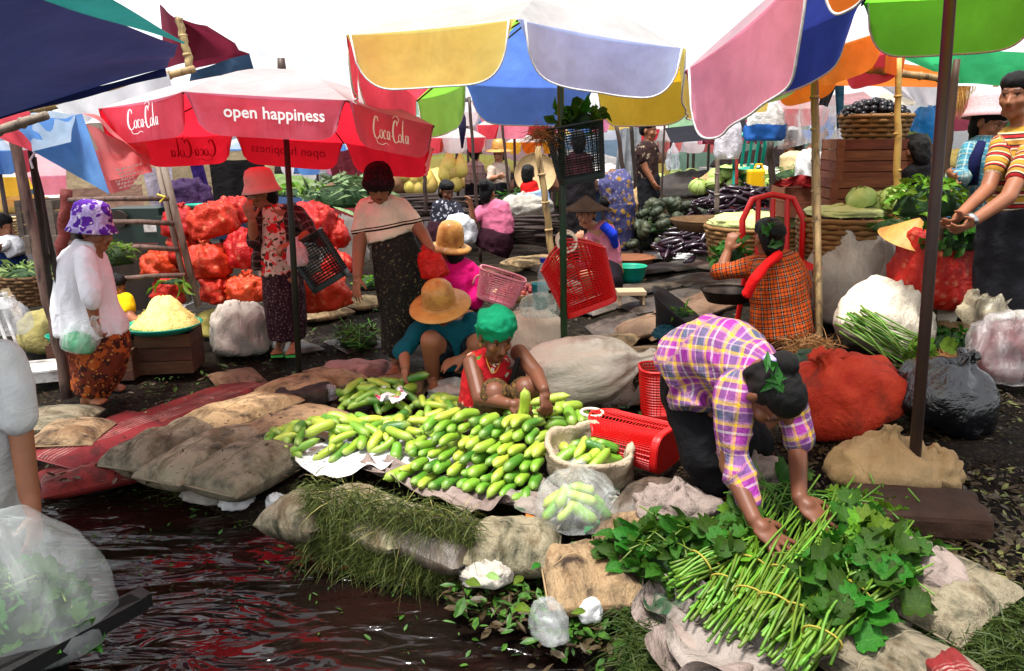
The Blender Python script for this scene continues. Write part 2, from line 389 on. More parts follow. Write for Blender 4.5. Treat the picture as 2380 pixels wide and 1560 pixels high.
SM=dict((q,M('seam_'+q,c,rough=.8)) for q,c in dict(tan=(.38,.28,.17),grey=(.27,.235,.17),dark=(.08,.065,.055),red=(.3,.09,.09),pink=(.4,.25,.22),brown=(.2,.13,.08)).items())
bagn=[0]
def bag(x1,y1,x2,y2,wd,m,label,group=None,z=0,ht=.13,tilt=0):
    a=G(x1,y1,.1); b=G(x2,y2,.1); c=(a+b)/2; d=b-a; L=math.hypot(d.x,d.y); i=bagn[0]%6; bagn[0]+=1
    me=BAGV[i].copy(); o=link('sandbag',me,BM[m]); o.location=(c.x,c.y,gz(c.x,c.y)-.045+z); o.rotation_euler=(rad(random.uniform(-3,3))+rad(tilt),math.atan2(-(b.z-a.z),L),math.atan2(d.y,d.x))
    o.scale=(L/.7*1.12,wd/.4*1.18,ht/.17); tag(o,label,'sandbag',group)
    s=link('seam',seamv[i].copy(),SM[m],o); return o
RG[0]=0
bl=[(280,1035,460,955,.26,'grey',"grey-olive sandbag at the water, nearest to the red sandbags"),
(365,1062,590,968,.29,'grey',"grey sandbag at the water between two others, with a pale seam along it"),
(480,1080,690,980,.34,'grey',"largest brownish grey sandbag at the water, in front of the cucumbers' left end"),
(470,955,650,895,.34,'tan',"tan sandbag in the second row, touching the second red sandbag"),
(590,985,760,925,.34,'tan',"tan sandbag lying under the front of the dark pole base slab"),
(640,888,800,842,.36,'tan',"tan sandbag behind the dark slab of the red umbrella's pole"),
(750,835,895,832,.3,'pink',"flat pinkish sandbag left of the orange sandal"),
(865,872,985,872,.36,'tan',"rounded tan sandbag under the orange sandal"),
(640,1142,760,1158,.27,'grey',"mossy pale sandbag end sticking out left of the grass clump"),
(760,1130,960,1190,.28,'grey',"sandbag half buried under the long grass at the bank"),
(940,1175,1110,1235,.28,'dark',"dark sandbag under the right half of the grass clump"),
(1095,1218,1290,1225,.28,'grey',"grey sandbag at the water below the plastic bag of cucumbers"),
(1275,1292,1480,1282,.34,'tan',"tan woven sandbag left of the white cloth under the greens"),
(1390,1210,1580,1200,.36,'tan',"tan sandbag behind the pile of dark green leaves"),
(1450,1120,1580,1118,.34,'dark',"dark brown sandbag in front of the lying red basket"),
(1350,785,1480,765,.34,'tan',"tan sandbag just right of the hanging red basket's post"),
(1405,808,1548,800,.36,'tan',"tan sandbag with a clean dark lower edge on the path, nearest the bending woman"),
(1440,752,1580,715,.34,'brown',"brown sandbag beyond the clean-edged one on the path"),
(1530,850,1610,812,.3,'tan',"tan sandbag half hidden by the bending woman's hip"),
(1580,715,1720,665,.34,'brown',"brown sandbag beside the upturned black hat"),
(2150,1385,2290,1275,.22,'grey',"brown-grey sandbag at the right end of the white cloth"),
(2010,1530,2165,1420,.34,'grey',"grey ribbed sandbag at the bottom right under the cloth's corner"),
(1350,700,1450,672,.36,'dark',"dark wet sandbag beside the low wooden stool"),
(2210,1570,2330,1540,.3,'red',"dark red sack edge at the bottom right corner"),
(700,715,800,700,.3,'tan',"tan sandbag in the shade below the orange-red sacks"),
(805,690,885,680,.3,'tan',"small tan sandbag left of the woman in the banded top"),
(1078,622,1190,608,.34,'tan',"tan sandbag in front of the woman in the plain pink top"),
(1190,600,1290,585,.34,'tan',"tan sandbag right of the woman in the plain pink top"),
(80,965,150,925,.4,'grey',"grey flat sandbag at the foot of the left wooden post"),
(130,1000,190,955,.3,'tan',"small tan sandbag between the left post and the red sandbag")]
for i_,q in enumerate(bl): bag(*q,**(dict(ht=.21,z=-.07) if i_ in(0,1,2) else dict(ht=.19,z=-.04) if i_ in(8,9,10,11,12) else {}))
bag(105,1015,352,930,.46,'red',"long faded red sandbag at the water under the walking woman",ht=.06)
bag(345,940,600,855,.44,'red',"long faded red sandbag farther from the water, second of the two",ht=.06)
bag(90,1045,330,1000,.3,'red',"darker red sandbag half sunk at the water's edge",z=-.1)
for (x1,y1,x2,y2,m) in [(1450,650,1560,632,'dark'),(1560,632,1660,612,'dark'),(1440,610,1540,598,'dark'),(1545,598,1640,588,'dark'),(1470,690,1590,665,'dark'),(1380,735,1490,705,'dark'),(1590,660,1680,640,'dark'),(1340,655,1430,640,'dark'),(1500,575,1580,568,'dark'),(1640,640,1740,618,'dark'),(1640,600,1730,588,'dark'),(1300,690,1370,676,'dark'),(1500,735,1600,705,'brown'),(1240,640,1330,628,'dark'),(1230,600,1320,592,'dark'),(1120,655,1220,645,'dark'),(1700,660,1790,640,'dark'),(890,760,990,745,'dark'),(620,780,720,765,'dark'),(780,770,880,755,'dark'),(500,850,600,835,'brown'),(1480,870,1580,850,'brown'),(1400,880,1480,862,'brown')]:
    bag(x1,y1,x2,y2,.42,m,'dark wet flattened sandbag trodden into the market ground','sandbags trodden into the ground',z=-.02,ht=.08)
# ================================================================ umbrellas and tarps
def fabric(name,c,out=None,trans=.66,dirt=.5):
    "cloth umbrella panel: c underside and glow, out = upper side with blown-out sky glare painted in"
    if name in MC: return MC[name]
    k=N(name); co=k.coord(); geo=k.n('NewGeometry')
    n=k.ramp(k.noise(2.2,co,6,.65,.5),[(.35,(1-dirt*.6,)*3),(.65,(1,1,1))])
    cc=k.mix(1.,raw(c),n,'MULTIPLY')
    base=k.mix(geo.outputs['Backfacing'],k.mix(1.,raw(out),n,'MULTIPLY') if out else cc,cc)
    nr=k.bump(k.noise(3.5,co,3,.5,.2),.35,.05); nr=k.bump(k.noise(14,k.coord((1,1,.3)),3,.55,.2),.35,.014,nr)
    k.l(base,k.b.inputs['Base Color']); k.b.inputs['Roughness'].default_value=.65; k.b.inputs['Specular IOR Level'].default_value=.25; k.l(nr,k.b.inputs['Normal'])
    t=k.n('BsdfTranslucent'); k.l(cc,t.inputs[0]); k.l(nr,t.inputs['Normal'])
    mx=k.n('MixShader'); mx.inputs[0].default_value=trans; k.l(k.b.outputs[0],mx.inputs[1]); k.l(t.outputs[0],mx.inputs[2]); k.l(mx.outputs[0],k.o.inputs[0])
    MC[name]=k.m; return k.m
PALE=(.92,.9,.88)  # whitish parasol tops: overexposure put into the colour of the upper side
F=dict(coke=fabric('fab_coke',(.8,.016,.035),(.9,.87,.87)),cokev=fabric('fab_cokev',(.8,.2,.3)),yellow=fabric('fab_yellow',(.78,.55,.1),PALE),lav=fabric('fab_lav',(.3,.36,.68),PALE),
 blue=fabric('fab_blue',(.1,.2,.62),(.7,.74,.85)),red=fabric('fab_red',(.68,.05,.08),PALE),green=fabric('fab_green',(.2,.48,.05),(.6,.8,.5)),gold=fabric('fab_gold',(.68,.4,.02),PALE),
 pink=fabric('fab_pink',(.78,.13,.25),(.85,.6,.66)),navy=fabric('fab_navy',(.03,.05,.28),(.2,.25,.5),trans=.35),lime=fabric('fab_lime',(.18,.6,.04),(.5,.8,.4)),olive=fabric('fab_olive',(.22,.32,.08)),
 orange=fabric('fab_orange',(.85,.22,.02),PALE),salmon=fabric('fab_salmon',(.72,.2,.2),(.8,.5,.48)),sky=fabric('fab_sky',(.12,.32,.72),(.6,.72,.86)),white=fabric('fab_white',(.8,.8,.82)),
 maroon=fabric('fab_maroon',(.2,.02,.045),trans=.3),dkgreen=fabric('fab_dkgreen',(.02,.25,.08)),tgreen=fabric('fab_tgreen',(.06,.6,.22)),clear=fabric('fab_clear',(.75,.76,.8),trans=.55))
VAL={}
for q_,c_ in dict(yellow=(.98,.8,.22),lav=(.5,.58,.92),blue=(.12,.24,.7),red=(.74,.07,.1),green=(.34,.64,.1),gold=(.82,.55,.05),pink=(.96,.36,.5),navy=(.03,.05,.28),lime=(.18,.6,.04),orange=(.85,.22,.02),salmon=(.72,.2,.2),sky=(.12,.32,.72)).items(): VAL['fab_'+q_]=fabric('val_'+q_,c_)
woodd=M('wood_dark',(.035,.025,.02),(.07,.045,.032),rough=.6,scale=3,st=(8,8,1),bump=.3)
rust=M('metal_rust',(.05,.03,.025),(.09,.045,.03),rough=.55,scale=5,bump=.2,spec=.5)
dgreen=M('paint_green',(.012,.05,.02),(.02,.08,.03),rough=.45,scale=5,bump=.15,dirt=(.03,.025,.02))
bam=M('bamboo',(.36,.26,.13),(.5,.38,.2),rough=.5,scale=3,st=(6,6,1),bump=.2,dirt=(.12,.08,.05),dscale=4,rnd=.25)
bamg=M('bamboo_grey',(.25,.2,.16),(.36,.3,.24),rough=.65,scale=3,st=(6,6,1),bump=.3,dirt=(.08,.06,.05),dscale=4,rnd=.25)
woodp=M('wood_post',(.13,.085,.07),(.24,.16,.13),rough=.75,scale=4,st=(6,6,1),bump=.5,dirt=(.05,.035,.03),dscale=5)
pipem=M('piping',(.75,.74,.72),(.55,.52,.5),rough=.7,scale=60)
conc=M('slab_dark',(.03,.025,.022),(.07,.05,.04),rough=.8,bump=.6,bscale=40,dirt=(.12,.085,.06),dscale=9)
def umb(name,label,cor,apex,cols,vh,base=None,polem=None,pr=.018,vcols=None,bulge=.05,flare=.02,piping=False,ribs=True,sh=5,group=None,seed=0,ptop=None,skipv=()):
    cor=[V(c) for c in cor]; apex=V(apex); n=len(cor)
    t=thing(name,label,'umbrella',base if base is not None else apex,group); R=random.Random(seed)
    ctr=sum(cor,V())/n; up=V((0,0,1))
    for i in range(n):
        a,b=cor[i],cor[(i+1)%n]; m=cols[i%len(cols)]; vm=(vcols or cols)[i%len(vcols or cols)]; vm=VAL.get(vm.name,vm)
        od=((a+b)/2-ctr); od.z=0; od.normalize()
        def edge(u): return a.lerp(b,u)-od*(.05*4*u*(1-u))
        def pan(u,v,a=a,b=b,od=od):
            e=a.lerp(b,u)-od*(.05*4*u*(1-u)); p=apex.lerp(e,v); p.z+=bulge*math.sin(math.pi*v)*.8-.035*4*u*(1-u)*v*(1-v*.6); return p
        q=B().grid(pan,10,8); 
        # outward face up
        fa=q.f[len(q.f)//2]; nn=(q.v[fa[1]]-q.v[fa[0]]).cross(q.v[fa[2]]-q.v[fa[0]])
        if nn.z<0: q.f=[f[::-1] for f in q.f]
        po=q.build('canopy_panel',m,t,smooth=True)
        if i not in skipv:
            ph=R.uniform(0,6); fl=flare+R.uniform(-.02,.03)
            def val(u,v,ph=ph,fl=fl):
                hh=(vh[i%len(vh)] if isinstance(vh,list) else vh)*max(0,1-abs(2*u-1)**sh)**.55; uu=.5+(u-.5)*(1-.07*v*v)
                p=edge(uu); p.z-=hh*v; return p+od*(fl*v+(.012*math.sin(ph+u*9)+.006*math.sin(ph*2+u*23))*v)
            q=B().grid(val,22,7)
            fa=q.f[len(q.f)//2]; nn=(q.v[fa[1]]-q.v[fa[0]]).cross(q.v[fa[2]]-q.v[fa[0]])
            if nn.dot(od)<0: q.f=[f[::-1] for f in q.f]
            vo=q.build('valance',vm,po,base=t.location,smooth=True)
            if piping:
                B().tube([val(u/40,1) for u in range(41)],.0045,5).build('piping',pipem,po,base=t.location,smooth=True)
        if ribs: B().tube([apex-up*.03,apex.lerp(a,.5)+up*(bulge*.6-.012),a-up*.008],.005,5).build('rib',rust,t)
    if base is not None:
        b=V(base); tp=V(ptop) if ptop is not None else apex
        B().tube([b,b.lerp(tp,.5)+V((.004,.004,0)),tp],[pr,pr*.95,pr*.85],10).build('pole',polem or rust,t,smooth=True)
        B().tube([tp-V((0,0,.04)),tp+V((0,0,.06))],[.03,.022],8).build('finial',rust,t,smooth=True)
    return t
RG[0]=0
# --- red umbrella with white lettering
cb=G(697,893); cc=[P(425,213,4.15),P(808,233,4.15),P(1010,292,4.85),P(1008,345,5.5),P(800,332,6.0),P(543,311,6.0),P(313,318,5.45),P(232,252,4.7)]
cap_=P(655,160,5.1)
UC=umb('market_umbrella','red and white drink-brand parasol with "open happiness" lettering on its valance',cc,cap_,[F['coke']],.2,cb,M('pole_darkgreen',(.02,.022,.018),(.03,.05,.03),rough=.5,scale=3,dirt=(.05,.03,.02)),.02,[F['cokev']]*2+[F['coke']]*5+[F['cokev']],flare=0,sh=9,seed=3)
# lettering
def text_mesh(s,size,bold=0):
    cu=bpy.data.curves.new('t','FONT'); cu.body=s; cu.size=size; cu.align_x='CENTER'; cu.align_y='CENTER'; cu.offset=bold; cu.resolution_u=3
    o=bpy.data.objects.new('t',cu); C.objects.link(o); dg=bpy.context.evaluated_depsgraph_get(); dg.update(); me=bpy.data.meshes.new_from_object(o.evaluated_get(dg)); bpy.data.objects.remove(o); return me
def on_val(me,a,b,ctr,vc,side=1,off=.035,sx=1,uc=.5,rot=0):
    "lay a flat mesh on the outer side of a hanging valance"
    a=V(a);b=V(b); e=(b-a); e.z=e.z; X=e.normalized(); od=((a+b)/2-ctr); od.z=0; od=(od-X*od.dot(X)).normalized(); Z=V((0,0,1)); 
    if X.cross(od).z>0: pass
    Xr=X if Z.cross(od).dot(X)>0 else -X
    co=get_co(me); Rr=math.cos(rot),math.sin(rot); mid=a.lerp(b,uc); L=e.length
    out=[]
    for x,y,z in co:
        x,y=x*sx*Rr[0]-y*Rr[1],x*sx*Rr[1]+y*Rr[0]
        p=mid+Xr*x*side; u=(p-a).dot(X)/L; p=p+Z*(y-vc)-od*(.05*4*u*(1-u))+od*off; out.append(p)
    set_co(me,np.array([tuple(q) for q in out])); return me
ctr=sum(cc,V())/8
lw=M('lettering_white',(.85,.85,.83),rough=.6); ld=M('lettering_faint',(.3,.012,.02),rough=.7)
def script_logo(w_,m=None):
    "flowing script word drawn with brush strokes"
    S=[([(.2,.7),(.17,.86),(.08,.84),(.01,.55),(.0,.3),(.06,.08),(.16,.06),(.24,.18)],.03),([(.1,.02),(.16,-.12),(.36,-.14),(.5,-.06),(.62,-.12)],.016),
    ([(.31,.42),(.26,.32),(.27,.14),(.33,.1),(.37,.24),(.35,.4),(.31,.42)],.02),([(.51,.36),(.47,.43),(.42,.34),(.42,.16),(.47,.09),(.52,.16)],.02),([(.65,.38),(.59,.42),(.56,.24),(.59,.1),(.64,.2),(.66,.42),(.66,.14),(.7,.1)],.02),([(.71,.27),(.77,.27)],.018),
    ([(.96,.72),(.94,.9),(.86,.86),(.8,.55),(.8,.28),(.85,.07),(.94,.06),(1.0,.16)],.03),([(.8,.98),(.92,1.1),(1.04,1.0),(.96,.78)],.014),([(1.06,.42),(1.01,.32),(1.02,.14),(1.08,.1),(1.12,.24),(1.1,.4),(1.06,.42)],.02),([(1.2,1.0),(1.17,.6),(1.18,.14),(1.22,.1)],.022),
    ([(1.36,.38),(1.3,.42),(1.27,.24),(1.3,.1),(1.35,.2),(1.37,.42),(1.37,.14),(1.42,.12)],.02)]
    S=[([(x/1.42,y) for x,y in p_],w*.72) for p_,w in S]
    b=B()
    for pts,wd in S:
        # catmull-rom ribbon
        q=[]; pp=[pts[0]]+pts+[pts[-1]]
        for i in range(1,len(pp)-2):
            for t in range(5):
                t/=5; p0,p1,p2,p3=[np.array(z) for z in pp[i-1:i+3]]
                q.append(.5*((2*p1)+(-p0+p2)*t+(2*p0-5*p1+4*p2-p3)*t*t+(-p0+3*p1-3*p2+p3)*t**3))
        q.append(np.array(pts[-1])); vs=[];n=len(q)
        for i,p in enumerate(q):
            d=q[min(i+1,n-1)]-q[max(i-1,0)]; d=d/(np.linalg.norm(d)+1e-9); nn=np.array([-d[1],d[0]]); ww=wd*(.55+.75*math.sin(math.pi*min(1,max(0,(i+.5)/n))))*.85
            for s_ in(-1,1): z=p+nn*ww*s_; vs.append(((z[0]-.5)*w_,(z[1]-.45)*w_*.4,0))
        b.add(vs,[(2*i,2*i+1,2*i+3,2*i+2) for i in range(n-1)])
    return b.mesh()
def letter(me,mat,par,name='lettering'):
    local(me,UC.location); return link(name,me,mat,par,False)
letter(on_val(text_mesh('open happiness',.08,.0014),cc[0],cc[1],ctr,.083,off=.02,uc=.54),lw,UC)
letter(on_val(script_logo(.31),cc[7],cc[0],ctr,.085,off=.02,uc=.47),lw,UC,'logo')
letter(on_val(script_logo(.33),cc[1],cc[2],ctr,.09,off=.02,uc=.5),lw,UC,'logo')
letter(on_val(text_mesh('open happiness',.085),cc[4],cc[5],ctr,.085,side=1,off=-.022),ld,UC)
letter(on_val(script_logo(.33),cc[5],cc[6],ctr,.09,off=-.022),ld,UC,'logo')
# --- yellow / blue umbrella in the middle
yb=G(1313,948)
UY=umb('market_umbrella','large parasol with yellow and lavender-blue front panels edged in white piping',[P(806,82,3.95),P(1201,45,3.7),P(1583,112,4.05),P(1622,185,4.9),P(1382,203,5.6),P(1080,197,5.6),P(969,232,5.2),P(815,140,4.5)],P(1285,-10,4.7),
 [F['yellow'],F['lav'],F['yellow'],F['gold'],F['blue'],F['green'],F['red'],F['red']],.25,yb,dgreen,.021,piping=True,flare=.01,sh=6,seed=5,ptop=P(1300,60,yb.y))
# --- pink / blue / green umbrella on the right
gb=G(2120,1142); 
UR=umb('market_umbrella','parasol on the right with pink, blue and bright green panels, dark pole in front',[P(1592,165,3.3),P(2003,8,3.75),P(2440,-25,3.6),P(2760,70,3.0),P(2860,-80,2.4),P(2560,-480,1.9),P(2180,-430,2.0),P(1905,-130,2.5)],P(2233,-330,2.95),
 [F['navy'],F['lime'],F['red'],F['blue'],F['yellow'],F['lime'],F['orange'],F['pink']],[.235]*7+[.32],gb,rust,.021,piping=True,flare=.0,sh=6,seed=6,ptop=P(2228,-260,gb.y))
# --- olive and orange umbrella just behind it
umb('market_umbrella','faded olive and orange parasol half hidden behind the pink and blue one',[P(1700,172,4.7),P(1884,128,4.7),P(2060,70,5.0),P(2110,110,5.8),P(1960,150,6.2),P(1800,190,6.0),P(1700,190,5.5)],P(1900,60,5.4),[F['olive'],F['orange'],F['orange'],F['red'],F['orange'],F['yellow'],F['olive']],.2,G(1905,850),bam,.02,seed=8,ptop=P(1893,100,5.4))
# --- tied blue and salmon umbrella at the left
lb=G(150,900)
L0=[P(75,352,4.2),P(247,452,4.25),P(352,365,4.7)]
US=thing('market_umbrella','sagging tied-up parasol with a blue and a salmon panel at the left',"umbrella",lb)
def tri_cloth(pts,m,name,par,nf=5,amp=.02,seed=0,nu=16,nv=14):
    a,b,c,d=[V(p) for p in pts]
    nn=(b-a).cross(d-a).normalized()
    def f(u,v):
        p=a.lerp(b,u).lerp(d.lerp(c,u),v); return p+nn*amp*(math.sin(u*nf*2+v*3+seed)+.6*math.sin(u*nf*4.3-v*2+seed*2))*math.sin(math.pi*min(1,max(0,v*.9+.1)))
    return B().grid(f,nu,nv).build(name,m,par,smooth=True)
tri_cloth([P(30,300,4.3),P(190,262,4.5),P(255,452,4.1),P(82,355,4.1)],F['sky'],'blue_panel',US,4,.03,1)
tri_cloth([P(70,262,4.6),P(175,262,4.5),P(165,330,4.05),P(75,352,4.1)],fabric('fab_paleblue',(.45,.58,.72)),'valance',US,3,.02,2)
tri_cloth([P(188,262,4.55),P(330,325,5.2),P(357,390,4.7),P(258,300,4.45)],F['salmon'],'salmon_panel',US,4,.02,3)
tri_cloth([P(200,290,4.5),P(345,352,4.75),P(355,400,4.6),P(255,420,4.2)],F['salmon'],'salmon_panel',US,4,.02,4)
tri_cloth([P(215,350,4.35),P(352,368,4.68),P(300,440,4.45),P(258,450,4.2)],F['salmon'],'valance',US,3,.012,5)
tri_cloth([P(-120,262,4.4),P(70,262,4.6),P(75,352,4.1),P(20,330,4.0)],F['red'],'red_panel',US,3,.02,6)
B().tube([lb,P(72,352,4.25)],[.02,.016],8).build('pole',woodd,US)
B().tube([P(72,345,4.22),P(80,356,4.2),P(70,372,4.2),P(76,392,4.2)],.006,5).build('cord',lw,US)
b=B(); rr=random.Random(4)   # illegible printed lines in white
for i in range(6):
    y0=393+i*8.5; x=270+(i%3)*5-i*.5; e=325-(i%2)*14
    while x<e:
        wd=rr.uniform(3,8); q=[P(x,y0+ (330-x)*.25-14+rr.uniform(-2,2),4.22+ (x-260)/90*.36-.04) for x in (x,x+wd)]
        q+= [P(x+wd,y0+(330-x-wd)*.25-14+4.5,4.22+(x+wd-260)/90*.36-.04),P(x,y0+(330-x)*.25-14+4.5,4.22+(x-260)/90*.36-.04)]
        b.add(q,[(0,1,2,3)]); x+=wd+rr.uniform(1.5,3)
b.build('print',lw,US)
# --- navy tarp over the left, its post and beam
tp=thing('tarp','dark navy tarpaulin roof with a painted teal sheen at the top left','tarp',P(20,300,3.6))
def tarp4(pts,m,name,par,amp=.03,nu=20,nv=16,sag=.05,seed=0,fr=3):
    a,b,c,d=[V(p) for p in pts]
    def f(u,v):
        p=a.lerp(b,u).lerp(d.lerp(c,u),v); p.z+=-sag*4*u*(1-u)+amp*(math.sin(u*fr*3+seed+v*2)*.6+math.sin(v*fr*4+seed*2-u*3)*.4); return p
    return B().grid(f,nu,nv).build(name,m,par,smooth=True)
ntm=fabric('tarp_navy',(.012,.02,.09),(.1,.13,.25),trans=.25)
tarp4([P(-750,440,3.3),P(385,160,4.05),P(415,100,3.7),P(-500,-250,1.9)],ntm,'sheet',tp,.02,sag=.02)
tarp4([P(-500,-250,1.9),P(418,98,3.7),P(432,98,3.66),P(-250,-350,1.75)],fabric('tarp_teal_sheen',(.015,.16,.15),trans=.4),'teal_sheen',tp,.01,sag=.02)  # sheen along the tarp's upper edge, painted as a teal strip
tarp4([P(-750,440,3.3),P(385,160,4.05),P(388,178,4.04),P(-750,470,3.28)],ntm,'hem',tp,.006,sag=.0,nu=40,nv=2,fr=9)
def post(name,label,x1,y1,x2,y2,r,m,d=None,group=None,knots=0,cat='post',base=None):
    b0=base if base is not None else (G(x1,y1) if d is None else P(x1,y1,d)); t0=P(x2,y2,d if d else b0.y)
    R=random.Random(int(x1*7+y2)); pts=[];rr_=[]; n=14
    for i in range(n+1):
        q=b0.lerp(t0,i/n)+V((R.uniform(-1,1),R.uniform(-1,1),0))*r*.25; pts.append(q); rr_.append(r*(1-.15*i/n)*(1+R.uniform(-.06,.06)))
    o=B().tube(pts,rr_,10).build(name,m,None,b0,smooth=True); tag(o,label,cat,group)
    if knots:
        for i in range(1,knots): q=b0.lerp(t0,i/knots); dd=(t0-b0).normalized()*r*.35; B().tube([q-dd,q,q+dd],[r*1.0,r*1.16,r*1.0],10).build('node_ring',m,o,base=b0,smooth=True)
    return o
post('wooden_post','thick rough wooden post at the left edge carrying the navy tarp',160,925,18,258,.036,woodp)
post('bamboo_beam','cut bamboo beam end tied to the left wooden post',-60,322,108,268,.024,bamg,d=3.9,cat='beam',knots=3)
post('wooden_post','thin dark stick leaning beside the left wooden post',155,760,78,365,.016,woodd,d=4.6)
# ================================================================ people
SK=skin('skin',(.33,.155,.085)); SKD=skin('skin_dark',(.2,.088,.05)); SKL=skin('skin_light',(.46,.25,.16))
hairm=M('hair',(.003,.0025,.0025),(.008,.006,.006),rough=.5,scale=30,bump=.6,bscale=80,st=(4,4,1),spec=.2)
YD=V((0,1,0)); UP=V((0,0,1))
def pv(yaw,pitch,roll=0):
    "facing frame: yaw 0 looks at the camera, 90 to the picture's right; pitch>0 looks down"
    y,p=rad(yaw),rad(pitch); Fw=V((math.sin(y)*math.cos(p),-math.cos(y)*math.cos(p),-math.sin(p))); Rt=V((-math.cos(y),-math.sin(y),0)); U=Rt.cross(Fw)
    if roll: q=Matrix.Rotation(rad(roll),3,Fw); Rt=q@Rt; U=q@U
    return Fw,U,Rt
def rings(spec):
    "(x,y,d,half width px,half depth m) -> loft rings lying across the line of centres"
    c=[P(q[0],q[1],q[2]) for q in spec]; out=[]
    for i,q in enumerate(spec):
        t=(c[min(i+1,len(c)-1)]-c[max(i-1,0)]).normalized(); A=t.cross(YD).normalized(); Bv=A.cross(t).normalized()
        out.append((c[i],A*q[3]*mpp(q[2]),Bv*q[4]))
    return out
def chain(b,pts,rr):
    for i in range(len(pts)-1): b.cap(pts[i],pts[i+1],rr[i],rr[i+1])
def hand(b,w,dr,nb,curl=.5,thumb=1,s=1.,spread=.22,n=1):
    "w wrist, dr pointing direction, nb back of the hand; five separate fingers"
    d=V(dr).normalized(); nb=V(nb); nb=(nb-d*nb.dot(d)).normalized(); sd=d.cross(nb)*thumb
    pc=w+d*.048*s; b.ell(pc,sd*.038*s,d*.05*s,nb*.015*s); b.cap(w,w+d*.03*s,.024*s,.026*s)
    for i,(o,L) in enumerate(((.028,.068),(.0095,.078),(-.0095,.073),(-.027,.057))):
        a=w+d*(.088-.004*abs(i-1.3))*s+sd*o*s; fd=(d+sd*(o*spread/.028)).normalized(); c=curl*(.8+.12*i)
        r=[.0092*s,.0084*s,.0076*s,.0068*s]; p=a-fd*.02*s; ang=0; q=[p,a]
        for k,(f,) in enumerate(((.42,),(.33,),(.25,))):
            ang+=c*(.55 if k==0 else .65); v=fd*math.cos(ang)-nb*math.sin(ang); a=a+v*L*f*s; q.append(a)
        chain(b,q,[r[0]]+r)
    a=w+d*.022*s+sd*.03*s; td=(d*.75+sd*.75-nb*.25).normalized(); q=[w+d*.015*s,a,a+td*.034*s]; q.append(q[-1]+(d*.9+sd*.35-nb*.35*(1+curl)).normalized()*.03*s)
    chain(b,q,[.013*s,.0125*s,.0105*s,.0085*s])
def foot(b,an,heel,toe,s=1.):
    an,heel,toe=V(an),V(heel),V(toe); d=(toe-heel).normalized(); sd=d.cross(UP).normalized()
    b.cap(an,heel+UP*.03*s+d*.02*s,.034*s,.034*s); b.cap(an-UP*.01,heel.lerp(toe,.55)+UP*.03*s,.034*s,.03*s); b.ell(heel.lerp(toe,.68)+UP*.018*s,sd*.042*s,d*.06*s,UP*.02*s)
    for i in range(5): b.cap(heel.lerp(toe,.75)+sd*(.032-.016*i)*s+UP*.014*s,toe-d*.008*abs(i-1.2)*s+sd*(.034-.017*i)*s+UP*.011*s,.0105*s,(.012 if i==0 else .0088)*s)
def head(b,c,yaw,pitch,s=1.,roll=0,ears=True):
    Fw,U,Rt=pv(yaw,pitch,roll); c=V(c); q=lambda f,u,r: c+(Fw*f+U*u+Rt*r)*s
    b.ell(q(-.012,.02,0),Rt*.074*s,Fw*.092*s,U*.095*s); b.ell(q(.02,-.035,0),Rt*.058*s,Fw*.064*s,U*.078*s); b.ball(q(.052,-.097,0),.025*s); b.cap(q(.03,-.085,.032),q(.03,-.085,-.032),.024*s,.024*s)
    b.cap(q(.084,-.008,0),q(.1,-.043,0),.008*s,.0125*s); b.cap(q(.088,-.047,.012),q(.088,-.047,-.012),.0085*s,.0085*s)
    b.cap(q(.075,.02,.036),q(.075,.02,-.036),.012*s,.012*s)
    for e in(-1,1):
        b.ball(q(.054,-.034,.036*e),.026*s); b.ball(q(.071,-.003,.03*e),.0125*s)
        if ears: b.ell(q(-.008,-.012,.077*e),Rt*.011*s,Fw*.018*s,U*.032*s)
    b.cap(q(.079,-.066,.017),q(.079,-.066,-.017),.0075*s,.0075*s); b.cap(q(.077,-.077,.013),q(.077,-.077,-.013),.008*s,.008*s)
    sp=[]
    for e in(-1,1):
        sp+= [(q(.082,-.002,.03*e),.0135*s,(1.9,2.4,3.),(Rt,1.3,U,.55)),(q(.083,-.002,.03*e),.0072*s,(.06,.06,.06),None),(q(.08,.0055,.03*e),.014*s,(.12,.1,.1),(Rt,1.3,U,.3)),(q(.085,.024,.031*e),.017*s,(.12,.11,.11),(Rt,1.35,U,.32))]
    sp+= [(q(.083,-.071,0),.021*s,(.95,.5,.5),(Rt,1.1,U,.5)),(q(.087,-.0715,0),.02*s,(.3,.2,.2),(Rt,1.1,U,.16)),(q(.09,-.054,0),.011*s,(.55,.5,.5),None)]
    return sp,(Fw,U,Rt)
